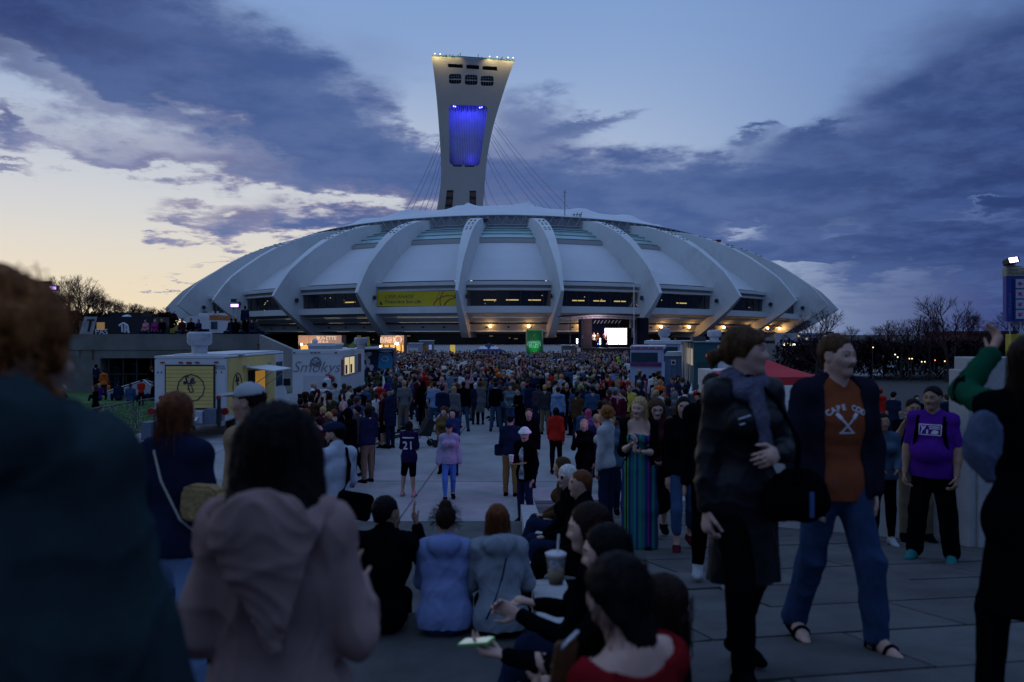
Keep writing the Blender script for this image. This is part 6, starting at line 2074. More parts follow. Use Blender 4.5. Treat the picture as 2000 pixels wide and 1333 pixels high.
def hair_prims(P_, kind, vol=1.0):
 hp, hh, R = P_.hp, P_.hh, P_.HR
 s = .93 if P_.female else 1.0
 def E(x, y, z, a, b, c, k=.02, sub=False): return Ell(hp(x, y, z), (a * hh, b * hh, c * hh), R, k, sub)
 def K(p, q, ra, rb, k=.02, flat=None, fs=1): return Cone(hp(*p), hp(*q), ra * hh, rb * hh, k, flat, fs)
 t = .045 * vol
 pr = [E(0, -.07, .15, .325 * s + t, .405 + t, .36 + t)]
 cuts = []
 fw, up, rt = R[:, 1], R[:, 2], R[:, 0]
 if kind in ('short', 'cropped', 'receding'):
  pr += [K((0, -.22, -.02), (0, -.28, -.16), .26 * s, .18 * s, .03)]
  pr.append(E(0, .50, -.02 if kind == 'short' else .05, .28, .36, .33, .03, True))
  pr += [E(.38, .02, -.06, .12, .14, .16, .02, True), E(-.38, .02, -.06, .12, .14, .16, .02, True)]
  if kind == 'receding': pr.append(E(0, .34, .46, .2, .26, .16, .03, True))
  cuts.append(Cut(hp(0, 0, -.26), -up))
 elif kind in ('long', 'longwavy', 'bob', 'shoulder', 'thick'):
  L = {'long': 1.15, 'longwavy': 1.25, 'bob': .52, 'shoulder': .78, 'thick': .72}[kind]
  w = {'thick': 1.35}.get(kind, 1.0)
  dn = V3(0, 0, -1)
  a = hp(0, -.20, .05)
  e = hp(0, -.26, -.12) + dn * (L - .12) * hh
  pr.append(Cone(a, e, .34 * s * w * hh, (.30 if kind != 'bob' else .33) * s * w * hh, .04, fw, .62))
  for i in (1, -1):
   pr.append(Cone(hp(.27 * s * i, .02, .10), hp(.30 * s * w * i, -.06, -.22) + dn * max(0, L - .55) * hh, .115 * hh * w, .10 * hh * w, .03))
   if w > 1: pr.append(Cone(hp(.30 * i, -.1, .05), hp(.36 * i, -.16, -.4) , .17 * hh, .15 * hh, .05))
  pr.append(E(0, .54, -.10, .235, .32, .42, .03, True))
 elif kind == 'bun' or kind == 'topbun':
  pr.append(K((0, -.22, -.02), (0, -.30, -.14), .26 * s, .16 * s, .03))
  pr.append(E(0, -.36, .30, .17, .17, .17, .03) if kind == 'bun' else E(0, -.16, .56, .20, .19, .17, .03))
  pr.append(E(0, .50, -.02, .27, .36, .33, .03, True))
  cuts.append(Cut(hp(0, 0, -.26), -up))
 elif kind == 'ponytail':
  pr.append(K((0, -.22, -.02), (0, -.30, -.14), .26 * s, .16 * s, .03))
  b = hp(0, -.44, .18); c = hp(0, -.58, -.05)
  pr += [Cone(b, c, .09 * hh, .11 * hh, .02), Cone(c, c + V3(0, 0, -.75 * hh) + fw * .08 * hh, .11 * hh, .05 * hh, .03)]
  pr.append(E(0, .50, -.02, .27, .36, .33, .03, True))
 elif kind == 'curly':
  rr = random.Random(11)
  for n in range(46):
   a, b = rr.uniform(0, 6.28), rr.uniform(-.5, 1.4)
   x, y, z = .42 * math.cos(a) * math.cos(b), -.12 + .44 * math.sin(a) * math.cos(b), .14 + .44 * math.sin(b)
   if y > .22 and z < .28: continue
   pr.append(E(x, y, z, .13, .13, .13, .02))
  pr.append(E(0, .56, -.06, .23, .3, .36, .03, True))
 elif kind == 'bald':
  pr = [E(0, -.20, -.06, .30 * s + .03, .24, .16), E(0, .56, -.02, .34, .55, .5, .02, True)]
  cuts.append(Cut(hp(0, 0, -.26), -up))
 elif kind == 'beard':
  pr = [K((.20, .08, -.22), (.05, .28, -.40), .12, .10), K((-.20, .08, -.22), (-.05, .28, -.40), .12, .10), E(0, .27, -.37, .15, .13, .11),
              K((-.08, .355, -.195), (.08, .355, -.195), .03, .03, .01), E(0, .42, -.255, .085, .10, .03, .01, True)]
 return pr, cuts
def hat_prims(P_, kind):
 hp, hh, R = P_.hp, P_.hh, P_.HR
 def E(x, y, z, a, b, c, k=.02, sub=False): return Ell(hp(x, y, z), (a * hh, b * hh, c * hh), R, k, sub)
 up, fw = R[:, 2], R[:, 1]
 if kind == 'cap':
  return [E(0, -.05, .20, .385, .455, .36)], [Cut(hp(0, 0, .17), -nrm(up + fw * .12))], [E(0, .50, .19, .24, .33, .035), E(0, .40, .215, .27, .22, .03)]
 if kind == 'bucket':
  return [E(0, -.05, .34, .35, .41, .26), E(0, -.05, .22, .40, .46, .20), E(0, -.05, .13, .53, .59, .075, .06)], [], None
 if kind == 'beanie':
  return [E(0, -.06, .20, .40, .46, .40)], [Cut(hp(0, 0, .12), -nrm(up + fw * .15))], None
 if kind == 'hood':
  return [E(0, -.08, .14, .42, .48, .46), Cone(hp(0, -.2, -.1), hp(0, -.2, -.5), .36 * hh, .34 * hh, .05), E(0, .55, -.02, .27, .42, .40, .03, True)], [], None
# wardrobe
SKINS = [mat(n, c, .6, .14, 16, .03, 300, spec=.22) for n, c in (('skin_light', (.37, .215, .16)), ('skin_fair', (.44, .27, .215)), ('skin_tan', (.26, .145, .098)), ('skin_brown', (.09, .048, .032)))]
LIPS = mat('lips', (.20, .075, .068), .5, .1, 30, 0)
HAIR = {'black': hairmat('hair_black', (.005, .004, .0045)), 'dark brown': hairmat('hair_dark_brown', (.016, .008, .006)), 'brown': hairmat('hair_brown', (.055, .027, .013)),
  'auburn': hairmat('hair_auburn', (.11, .035, .014)), 'ginger': hairmat('hair_ginger', (.19, .065, .018)), 'blond': hairmat('hair_blond', (.34, .22, .10)), 'grey': hairmat('hair_grey', (.28, .27, .26)),
  'white': hairmat('hair_white', (.5, .48, .45)), 'pink': hairmat('hair_pink', (.40, .05, .12))}
COL = {'black': (.0045, .0045, .006), 'navy': (.014, .022, .055), 'denim blue': (.045, .085, .17), 'light blue': (.16, .24, .40), 'grey': (.15, .155, .165), 'light grey': (.32, .33, .35), 'dark grey': (.045, .047, .052),
       'white': (.60, .60, .60), 'burgundy': (.075, .010, .022), 'red': (.40, .022, .016), 'orange': (.50, .11, .02), 'olive': (.05, .055, .028), 'green': (.02, .085, .045), 'teal': (.03, .17, .17), 'purple': (.085, .02, .19),
       'magenta': (.30, .02, .16), 'tan': (.26, .17, .10), 'brown': (.075, .042, .022), 'yellow': (.48, .38, .06), 'pink': (.42, .20, .22), 'cream': (.45, .40, .32), 'lime': (.20, .55, .03), 'khaki': (.20, .155, .10), 'dark denim': (.02, .032, .065)}
DK = {k: tuple(x * (.95 if max(v) > .2 else .75) for x in v) for k, v in COL.items()}
def CL(c): return cloth('cloth_' + c.replace(' ', '_'), DK[c])
# poses that repeat in the crowd
def arms_of(kind):
 down_r, down_l = ((.14, .02, -1), (.05, .16, -1)), ((-.14, .02, -1), (-.05, .16, -1))
 return {
  'down': (down_r, down_l),
  'front': (((.16, .10, -1), (-.35, .80, -.30)), ((-.16, .10, -1), (.35, .80, -.30))),
  'cross': (((.20, .20, -1), (-.95, .42, .05)), ((-.20, .20, -1), (.95, .50, .12))),
  'pockets': (((.26, -.10, -1), (-.18, .42, -1)), ((-.26, -.10, -1), (.18, .42, -1))),
  'phone': (((.25, .45, -1), (-.25, .55, 1.0)), down_l),
  'photo': (((.30, .95, -.15), (-.35, .45, .95)), ((-.30, .95, -.15), (.35, .45, .95))),
  'cup': (((.18, -.02, -1), (-.12, 1, .05)), down_l),
  'hip': (((.55, -.15, -1), (-.75, .35, -.5)), down_l),
  'walk': (((.13, -.28, -1), (.02, .12, -1)), ((-.13, .30, -1), (-.05, .50, -1))),
  'up': (((.35, .25, 1), (-.12, .12, 1)), down_l),
 }[kind]
def legs_of(kind):
 return {
  'stand': (((.05, .03, -1), (.01, -.03, -1)), ((-.05, .03, -1), (-.01, -.03, -1))),
  'apart': (((.13, .03, -1), (.09, -.03, -1)), ((-.13, .03, -1), (-.09, -.03, -1))),
  'weight': (((.02, .0, -1), (.04, -.01, -1)), ((-.15, .16, -1), (-.06, -.12, -1))),
  'walk': (((.04, .34, -1), (.0, .06, -1)), ((-.04, -.16, -1), (.0, -.52, -1))),
  'walk2': (((.04, -.14, -1), (.0, -.50, -1)), ((-.04, .36, -1), (.0, .10, -1))),
  'sit': (((.16, 1, .05), (.02, .08, -1)), ((-.16, 1, .05), (-.02, .08, -1))),
  'sitfloor': (((.45, 1, .55), (-.15, .55, -1)), ((-.45, 1, .55), (.15, .55, -1))),
 }[kind]
MESHES = {}
LV = {0: (.026, .0078, .009, .0125), 1: (.042, .020, .022, .029), 2: (.045, .030, .036, .04)}
def cached(key, fn):
 if key not in MESHES: MESHES[key] = fn()
 return MESHES[key]
def use(o, mats):
 """Give an object that shares its mesh its own materials."""
 for i, m in enumerate(mats):
  o.material_slots[i].link = 'OBJECT'
  o.material_slots[i].material = m
PH = mat('placeholder_cloth', (.1, .1, .1))
def pose_for(fem, arms='down', legs='stand', yaw=0.0, pitch=0.0, fat=1.0, **kw):
 if legs.startswith('sit'): kw['seated'] = True
 return Pose(1.64 if fem else 1.77, fem, arms_of(arms), legs_of(legs), yaw=yaw, pitch=pitch, fat=fat, **kw)
TOPS = {'tee': dict(o=.010, hem=.035, sleeve=.36, loose=.012), 'shirt': dict(o=.012, hem=.04, sleeve=.97, loose=.006, collar=1), 'sweater': dict(o=.013, hem=.03, sleeve=.99, loose=.004), 'jacket': dict(o=.019, hem=.03, sleeve=.99, loose=.006, collar=1),
  'hoodie': dict(o=.017, hem=.03, sleeve=.99, loose=.006, hood=1), 'coat': dict(o=.021, hem=.16, sleeve=.99, loose=.006, collar=1, flare=.012), 'longcoat': dict(o=.022, hem=.25, sleeve=.99, loose=.006, collar=1, flare=.014), 'tank': dict(o=.008, hem=.03, sleeve=0)}
def bottom_list(P_, kind):
 if kind == 'jeans': return trouser_prims(P_, .008, .97, .010)
 if kind == 'wide': return trouser_prims(P_, .012, .97, .028)
 if kind == 'leggings': return trouser_prims(P_, .006, .95, .002)
 if kind == 'shorts': return trouser_prims(P_, .013, .46, .012)
 if kind == 'cropped': return trouser_prims(P_, .006, .80, .003)
 if kind == 'skirt': return skirt_prims(P_, .23, .03)
 if kind == 'maxi': return skirt_prims(P_, .455, .022)
GARNAME = {'tee': 'shirt', 'shirt': 'shirt', 'sweater': 'sweater', 'jacket': 'jacket', 'hoodie': 'hoodie', 'coat': 'coat', 'longcoat': 'coat', 'tank': 'shirt', 'jeans': 'trousers', 'wide': 'trousers', 'leggings': 'leggings', 'shorts': 'shorts', 'cropped': 'trousers', 'skirt': 'skirt', 'maxi': 'skirt'}
def strands(root, P_, n, material, seed=1, L=.25, spread=1.06, rad=.0011):
 """Single hairs along a fall of long hair."""
 r = random.Random(seed)
 m = MB()
 for _ in range(n):
  a = r.uniform(2.4, 7.0)
  x, y = .36 * math.cos(a) * spread, -.08 + .44 * math.sin(a) * spread
  if y > .12: continue
  c = Vector(P_.hp(x, y, r.uniform(-.05, .35)).tolist())
  w = Vector((P_.HR @ nrm((x, y, 0))).tolist())
  pts = []
  l = L * r.uniform(.6, 1.1); ph = r.uniform(0, 6)
  for k in range(6):
   s = k / 5
   pts.append(c + Vector((0, 0, -l * s)) + w * (.012 * math.sin(ph + s * 4) + .01 * s))
  m.tube(pts, rad, 3, False)
 return m.build('stray_hair', material, root, kind='stuff')
def person(label, x, y, z, yaw, fem=False, arms='down', legs='stand', head=0, pitch=0, fat=1.0, hair='short', hairc='brown', skin=0, top='jacket', topc='black', bot='jeans', botc='dark denim',
           hat=None, hatc='black', shoec='black', level=1, H=None, group='people in the crowd on the plaza', beard=None, P_=None, key=None, extra=None, topmat=None, botmat=None, barefoot=False, face=2, under=None):
 """A person in parts: body, hair, garments, shoes, hat."""
 head = math.radians(round(head / 20) * 20) if level else math.radians(head)
 k = key or (fem, arms, legs, round(head, 2), pitch, fat, level)
 if P_ is None:
  P_ = cached(('pose',) + (k if isinstance(k, tuple) else (k,)), lambda: pose_for(fem, arms, legs, head, math.radians(pitch), fat))
 rb, rf, rh, rc = LV[level]
 root = empty('person', (x, y, z), math.radians(yaw), label, 'person', group)
 s = (H / P_.H) if H else 1.0
 root.scale = (s, s, s)
 def mk(nm, fn, n=1):
  return cached((nm, k), fn)
 def fb():
  v, q = body_mesh(P_, rb, face, level == 0, rf, finehands=(0, 1) if level == 0 else ())
  mi = face_parts(P_, v, q)
  return make_mesh('body', v, q, [PH, PH, PH], mi)
 o = link('body', cached(('body', k, face), fb), root)
 hm = HAIR[hairc]
 use(o, [SKINS[skin], LIPS, hm if hairc not in ('pink',) else HAIR['brown']])
 if level == 0 or (level == 1 and abs(((yaw + math.degrees(head)) % 360) - 180) < 100):
  for i in (1, -1):
   e = link('eye', eye_mesh(P_.hh), root)
   e.matrix_local = Matrix.Translation(Vector(P_.hp(.134 * i, .308, .002).tolist())) @ Matrix(P_.HR.tolist()).to_4x4()
 def shell(nm, prims, res, fold, seed, cuts=(), st=(1, 1, .55), fr=13.0):
  def f():
   v, q = surface(prims, res, cuts)
   if fold: v = folds(v, q, fold, fr, seed, st)
   return make_mesh(nm, v, q, [PH])
  return f
 if hair:
  pr, cuts = hair_prims(P_, hair)
  o = link('hair', cached(('hair', hair, k), shell('hair', pr, rh, .0045 if level < 2 else 0, 5, cuts, (1, 1, .10), 70.0)), root)
  use(o, [hm])
 if level == 0 and hair in ('long', 'longwavy', 'bob', 'shoulder', 'thick'): strands(root, P_, 170, hm, 3, {'bob': .14, 'shoulder': .2}.get(hair, .3), .97, .0010)
 if beard:
  pr, cuts = hair_prims(P_, 'beard')
  o = link('beard', cached(('beard', k), shell('beard', pr, rh, .002, 5, cuts, (1, 1, 1), 70.0)), root)
  use(o, [HAIR[beard]])
 sd = (hash_str(label) % 5)
 if top:
  kw = TOPS[top]
  o = link(GARNAME[top], cached(('top', top, sd if level == 0 else 0, k), shell(GARNAME[top], top_prims(P_, **kw), rc, .0065 if level < 2 else 0, sd)), root)
  use(o, [topmat or CL(topc)])
 if under:
  o = link('shirt', cached(('under', k), shell('shirt', top_prims(P_, o=.007, hem=.03, sleeve=0), rc, .003, 1)), root)
  use(o, [CL(under)])
 if bot:
  o = link(GARNAME[bot], cached(('bot', bot, sd if level == 0 else 0, k), shell(GARNAME[bot], bottom_list(P_, bot), rc, .0055 if level < 2 else 0, sd + 3)), root)
  use(o, [botmat or CL(botc)])
 if not barefoot and level < 2:
  for i in (0, 1):
   o = link('shoe', cached(('shoe', i, k), shell('shoe', shoe_prims(P_, i), rh, 0, 0)), root)
   use(o, [CL(shoec)])
 if hat:
  a, cuts, brim = hat_prims(P_, hat)
  nm = {'cap': 'cap', 'bucket': 'bucket_hat', 'beanie': 'beanie', 'hood': 'hood'}[hat]
  h = link(nm, cached(('hat', hat, k), shell(nm, a, rh, .0015, 2, cuts)), root)
  use(h, [CL(hatc)])
  if brim:
   b = link('brim', cached(('brim', hat, k), shell('brim', brim, rh * .8, 0, 2)), h)
   use(b, [CL(hatc)])
 if extra: extra(root, P_)
 return root, P_
def hash_str(t):
 h = 7
 for c in t: h = (h * 31 + ord(c)) % 100003
 return h
def place(px, py, H, zone='plaza', hat=0.0):
 """Where a person of height H stands so that the crown of the head is at photo pixel (px, py)."""
 H = H + .015 + hat
 if zone == 'plaza':
  d = F * (CAMZ - H) / (py - 653)
  z = 0.0
 else:
  d = 8.0
  lo, hi = 1.5, 16.9
  for _ in range(50):
   mid = (lo + hi) / 2
   top = ramp(mid) + H
   if CAMZ - (py - 653) / F * mid < top: lo = mid
   else: hi = mid
  d = lo; z = ramp(d)
 return (px - 1000) / F * d, d, z
TAKEN = []
def stand(label, px, py, H, yaw, zone='plaza', **kw):
 x, y, z = place(px, py, H, zone, .03 if kw.get('hat') else 0)
 TAKEN.append((x, y))
 return person(label, x, y, z, yaw, H=H, **kw)
GL = 'people queueing at the food trucks'
GM = 'people standing at the near edge of the crowd'
GF = 'people out on the open plaza'
GR = 'people on and around the paved ramp'
stand('bald bearded man in white jacket turned sideways near the white food truck', 612, 747, 1.78, -80, hair='bald', hairc='dark brown', beard='dark brown', top='jacket', topc='white', arms='pockets', group=GL)
stand('dark-haired man in plain white T-shirt standing by the rear of the white food truck', 634, 747, 1.76, -20, hairc='black', top='tee', topc='white', group=GL)
stand('man in pale grey T-shirt with short black hair behind the rear of the white truck', 654, 748, 1.76, 60, hairc='black', top='tee', topc='light grey', arms='front', group=GL)
stand('man in teal T-shirt with dark side-parted hair near the yellow food truck windscreen', 598, 765, 1.76, 80, hairc='black', top='tee', topc='teal', bot='jeans', group=GL)
stand('man in black jacket touching his chin in front of a burgundy hooded person', 612, 763, 1.74, 75, hairc='black', top='jacket', topc='black', arms='phone', group=GL)
stand('person with burgundy hood up standing in the truck queue', 620, 759, 1.72, 30, hair=None, hat='hood', hatc='burgundy', top='hoodie', topc='burgundy', group=GL)
stand('man in navy cap and navy jacket with dark beard in the truck queue', 640, 761, 1.78, 80, hair='cropped', hat='cap', hatc='navy', topc='navy', beard='dark brown', group=GL)
stand('woman with black shoulder hair between the navy cap and the grey-haired man', 666, 770, 1.62, 60, fem=True, hair='shoulder', hairc='black', top='jacket', topc='dark grey', group=GL)
stand('grey-haired man in dark navy suit jacket in the queue', 671, 784, 1.74, 78, hairc='grey', top='jacket', topc='navy', bot='jeans', botc='navy', arms='pockets', group=GL)
stand('person in maroon jacket half hidden behind the grey-haired man', 684, 779, 1.70, 70, fem=True, hair='shoulder', hairc='dark brown', top='coat', topc='burgundy', group=GL)
stand('woman with very long black hair and pink top beside the tall man in black', 689, 770, 1.64, 5, fem=True, hair='long', hairc='black', top='shirt', topc='pink', bot='jeans', botc='black', arms='front', group=GL)
stand('tall black-haired man all in black seen from behind in the queue', 701, 755, 1.85, 0, hairc='black', top='sweater', topc='black', bot='jeans', botc='black', fat=1.1, group=GL)
stand('man in blue denim jacket with dark hair looking back in the queue', 714, 752, 1.76, -40, hairc='dark brown', head=-60, topc='denim blue', beard='dark brown', group=GL)
stand('older man in navy cap and long dark coat at the end of the queue', 763, 757, 1.82, 60, hair='cropped', hairc='grey', hat='cap', hatc='navy', top='coat', topc='navy', bot='jeans', botc='navy', fat=1.12, group=GL)
stand('person in burgundy top and dark shorts beside the man in a long dark coat', 750, 766, 1.70, 70, hairc='auburn', top='jacket', topc='burgundy', bot='shorts', botc='black', group=GL)
stand('black-haired man in dark jacket with his back turned near the yellow truck door', 587, 778, 1.74, 0, hairc='black', topc='black', arms='hip', group=GL)
stand('woman with wavy brown hair facing the white truck window', 672, 749, 1.64, -30, fem=True, hair='longwavy', hairc='brown', topc='dark grey', group=GL)
stand('man with tousled brown hair and cream top near the white truck window', 682, 753, 1.72, -60, hairc='brown', top='sweater', topc='cream', group=GL)
stand('dark-haired man with beard in dark green shirt under the blue truck window', 722, 748, 1.74, -30, hairc='black', beard='black', top='shirt', topc='olive', group=GL)
stand('person in bright red top beside the queue near the blue truck', 743, 747, 1.66, -20, hairc='dark brown', top='hoodie', topc='red', group=GL)
stand('woman in lilac top with black hair near the dark blue truck', 752, 738, 1.66, 20, fem=True, hair='shoulder', hairc='black', top='tee', topc='purple', group=GL)
stand('man in dark teal jumper seen from behind under the blue truck', 746, 724, 1.80, 0, hairc='dark brown', top='sweater', topc='green', fat=1.12, group=GL)
stand('man in dark shirt with moustache under the awning of the dark blue truck', 731, 729, 1.76, -40, hairc='black', beard='black', topc='black', group=GL)
stand('grey-haired person in pale top under the dark blue truck awning', 742, 727, 1.66, 30, hair='bob', fem=True, hairc='grey', top='sweater', topc='light grey', group=GL)
stand('man in navy jacket and khaki trousers walking at the crowd edge', 787, 727, 1.78, 70, hairc='black', topc='navy', bot='jeans', botc='khaki', legs='weight', group=GM)
stand('woman in dusty pink cardigan with long brown hair beside the buggy', 818, 734, 1.64, -60, fem=True, hair='long', hairc='brown', top='sweater', topc='pink', arms='front', group=GM)
stand('tall man in black hooded jacket leaning over a baby buggy', 843, 729, 1.80, 80, hairc='black', top='hoodie', topc='black', botc='black', legs='walk', arms='front', pitch=-15, group=GM)
stand('man in black seen from behind with legs apart near the cables', 858, 727, 1.78, 10, hairc='black', topc='black', botc='black', legs='apart', group=GM)
stand('woman with dark ponytail in white jacket and cropped black trousers, back view in the queue', 735, 768, 1.66, 8, fem=True, hair='ponytail', hairc='dark brown', top='coat', topc='white', bot='cropped', botc='black', group=GL)
stand('man in pale blue denim jacket and jeans seen from behind', 882, 726, 1.80, -5, hairc='black', topc='denim blue', topmat=cloth('washed_denim', (.11, .16, .22)), bot='jeans', botc='denim blue', arms='pockets', group=GM)
stand('man in white shirt with black hair seen from behind', 899, 727, 1.78, 0, hairc='black', top='shirt', topc='white', group=GM)
def checker_mat():
 m = cloth('checked_cloth', (.3, .33, .4))
 t = m.node_tree
 ck = t.nodes.new('ShaderNodeTexChecker'); ck.inputs['Scale'].default_value = 28
 ck.inputs['Color1'].default_value = (.45, .47, .52, 1); ck.inputs['Color2'].default_value = (.08, .12, .22, 1)
 tc = [n for n in t.nodes if n.type == 'TEX_COORD'][0]
 t.links.new(tc.outputs['Object'], ck.inputs['Vector'])
 t.links.new(ck.outputs[0], t.nodes['Principled BSDF'].inputs['Base Color'])
 return m
stand('balding man in blue and white checked shirt seen from behind', 928, 727, 1.76, -10, hair='receding', hairc='grey', top='shirt', topmat=checker_mat(), group=GM)
stand('man in black blazer and blue jeans seen from behind', 905, 745, 1.79, 0, hairc='black', top='jacket', topc='black', botc='denim blue', legs='apart', group=GM)
stand('woman in olive jacket with auburn hair leaning on the man in black blazer', 893, 748, 1.66, -15, fem=True, hair='bob', hairc='auburn', top='jacket', topc='olive', botc='dark denim', group=GM)
stand('woman with red hair in long grey coat and black leggings seen from behind', 938, 745, 1.66, 5, fem=True, hair='shoulder', hairc='auburn', top='longcoat', topc='grey', bot='leggings', botc='black', group=GM)
stand('white-haired woman in navy jacket next to the long grey coat', 929, 748, 1.60, 0, fem=True, hair='bob', hairc='white', top='jacket', topc='navy', group=GM)
stand('man in black sweater and blue jeans seen from behind in mid row', 968, 746, 1.77, 0, hairc='black', top='sweater', topc='black', botc='denim blue', arms='cup', legs='apart', group=GM)
stand('man in black cap and navy jacket seen from behind', 964, 724, 1.80, 0, hair='cropped', hat='cap', hatc='black', topc='navy', group=GM)
stand('person in orange jersey and pale cap seen from behind', 984, 721, 1.74, 0, hair='cropped', hat='cap', hatc='light grey', top='tee', topc='orange', group=GM)
stand('woman with long dark hair in denim jacket and green top facing the camera', 997, 751, 1.68, 175, fem=True, hair='long', hairc='dark brown', top='jacket', topc='denim blue', topmat=cloth('grey_denim', (.09, .13, .15)), botc='denim blue', arms='front', legs='weight', group=GM)
stand('woman in black sweater with folded arms looking left', 1013, 758, 1.66, 130, fem=True, hair='bun', hairc='dark brown', top='sweater', topc='black', bot='leggings', botc='black', arms='cross', group=GM)
stand('woman in pale denim shirt with blond hair behind the folded-arms woman', 1022, 746, 1.66, 60, fem=True, hair='shoulder', hairc='blond', top='shirt', topc='denim blue', botc='black', group=GM)
stand('woman in magenta jacket half hidden in the front row', 1031, 739, 1.64, 40, fem=True, hair='shoulder', hairc='brown', top='coat', topc='magenta', group=GM)
stand('bearded man in pink jacket facing the camera in the front rows', 1000, 728, 1.76, 170, hairc='brown', beard='brown', top='jacket', topc='pink', group=GM)
stand('man in dark navy sweater facing the camera with hands down', 1043, 727, 1.78, 180, hairc='brown', top='sweater', topc='navy', botc='black', group=GM)
stand('dark-haired woman in black top next to the man in navy sweater', 1056, 729, 1.70, 170, fem=True, hair='shoulder', hairc='black', top='sweater', topc='black', botc='black', group=GM)
stand('woman in plum jacket and navy skirt striding away with black hair', 1051, 751, 1.66, -5, fem=True, hair='bun', hairc='black', top='jacket', topc='dark grey', topmat=cloth('plum_cloth', (.05, .035, .055)), bot='skirt', botc='navy', legs='apart', group=GM)
stand('person in red jacket with hands tucked in front, back turned, middle row', 1079, 727, 1.72, 0, hairc='dark brown', top='jacket', topc='red', arms='pockets', group=GM)
stand('balding man in pale top raising a phone to his ear', 1086, 743, 1.74, -70, hair='receding', hairc='dark brown', top='shirt', topc='light grey', botc='black', arms='phone', group=GM)
stand('person in light blue hooded top with dark brown hair seen from behind', 1090, 756, 1.70, -10, hairc='dark brown', top='hoodie', topc='light blue', botc='navy', group=GM)
stand('bearded man in dark T-shirt facing the camera beside a denim jacket', 1107, 747, 1.78, 170, hair='receding', hairc='dark brown', beard='brown', top='tee', topc='black', botc='black', group=GM)
stand('woman with black hair in blue denim jacket turned to the left', 1119, 757, 1.64, 60, fem=True, hair='shoulder', hairc='black', top='jacket', topc='denim blue', botc='black', group=GM)
stand('blond woman with ponytail in dark jacket turned to the left', 1134, 750, 1.66, 70, fem=True, hair='ponytail', hairc='blond', topc='navy', botc='black', group=GM)
stand('broad man in dark green sweater seen from behind', 1152, 727, 1.78, 0, hairc='black', top='sweater', topc='green', fat=1.15, group=GM)
stand('dark-haired man in navy jacket seen from behind in front of the green sweater', 1148, 753, 1.76, 0, hairc='black', topc='navy', botc='dark denim', group=GM)
stand('man in black T-shirt facing the camera beside the long black coat', 1167, 746, 1.77, 178, hairc='black', top='tee', topc='black', botc='black', group=GM)
stand('person with long black hair in long black coat in profile', 1184, 745, 1.76, 80, fem=True, hair='long', hairc='black', top='longcoat', topc='black', botc='black', group=GM)
stand('man in cyan cap and tan shirt with blue jeans looking down', 1207, 729, 1.76, 110, hair='cropped', hairc='brown', hat='cap', hatc='teal', top='shirt', topc='tan', botc='light blue', group=GM)
stand('woman in pale cap facing the camera behind the cyan cap', 1190, 730, 1.70, 170, fem=True, hair='shoulder', hairc='brown', hat='cap', hatc='light grey', topc='dark grey', group=GM)
stand('man in pale grey shirt with dark hair seen from behind', 1230, 722, 1.78, 0, hairc='black', top='shirt', topc='light grey', botc='navy', arms='pockets', group=GM)
stand('person with grey hood up in full grey tracksuit in profile', 1261, 720, 1.76, -75, hair=None, hat='hood', hatc='light grey', top='hoodie', topc='light grey', bot='wide', botc='grey', arms='pockets', group=GM)
stand('woman with brown hair in blue denim jacket beside the grey tracksuit', 1278, 729, 1.66, -10, fem=True, hair='bob', hairc='brown', top='jacket', topc='denim blue', botc='black', group=GM)
stand('man with brown beard in yellow T-shirt looking down', 1229, 752, 1.78, 170, hair='receding', hairc='brown', beard='brown', top='tee', topc='yellow', botc='black', pitch=-20, group=GM)
stand('dark-haired man in brown jacket facing the camera beyond the denim jackets', 1288, 725, 1.76, 150, hairc='black', top='jacket', topc='brown', group=GM)
stand('man in dark violet jacket bending his head forward near the teal truck', 1315, 738, 1.78, 150, hair='cropped', hairc='dark brown', top='jacket', topc='purple', topmat=cloth('dark_violet', (.03, .025, .08)), botc='black', arms='front', pitch=-25, group=GM)
stand('woman with black bun and pale grey hoodie turned to the right', 1291, 762, 1.64, -80, fem=True, hair='bun', hairc='black', top='hoodie', topc='light grey', group=GM)
stand('man in plain grey T-shirt seen from behind by the blue toilet cabin', 1324, 711, 1.80, 0, hairc='dark brown', top='tee', topc='grey', group=GM)
stand('person in teal T-shirt turned to the right near the teal truck', 1333, 726, 1.70, -60, hairc='dark brown', top='tee', topc='teal', botc='black', group=GM)
stand('woman with long auburn hair in light blue top near the teal truck', 1356, 741, 1.62, 60, fem=True, hair='long', hairc='auburn', top='tee', topc='light blue', botc='black', group=GM)
stand('man in dark navy shirt seen from behind near the pale truck counter', 1384, 722, 1.82, 0, hairc='black', top='shirt', topc='navy', botc='navy', fat=1.1, group=GM)
stand('brown-haired woman turned to the right near the walking woman in leather', 1320, 794, 1.62, -90, fem=True, hair='shoulder', hairc='brown', topc='black', group=GM)
stand('person in dark cap and black clothes turned to the left beside the walking woman', 1365, 765, 1.70, 70, hair='cropped', hat='cap', hatc='black', top='jacket', topc='black', group=GM)
stand('person in lime green hi-vis hoodie by the stage side', 1206, 697, 1.82, 0, hair=None, hat='hood', hatc='lime', top='hoodie', topc='lime', group=GM)
GB = 'people standing behind the ramp on the right'
stand('blond woman in white top behind the red canopy', 1574, 741, 1.66, 60, fem=True, hair='ponytail', hairc='blond', top='tee', topc='white', group=GB)
stand('woman in red top beside the blond woman under the red canopy', 1586, 742, 1.66, 170, fem=True, hair='bun', hairc='brown', top='tee', topc='red', arms='phone', group=GB)
stand('bald man in black sweater facing the camera before the bare trees', 1694, 743, 1.80, 178, hair=None, hairc='brown', top='sweater', topc='black', group=GB)
stand('person in red hoodie and red beanie seen from behind before the trees', 1718, 757, 1.72, 10, hair='cropped', hat='beanie', hatc='red', top='hoodie', topc='red', group=GB)
stand('man in dark blue T-shirt with one forearm raised, in profile', 1745, 765, 1.76, -60, hairc='black', top='tee', topc='navy', arms='cup', group=GB)
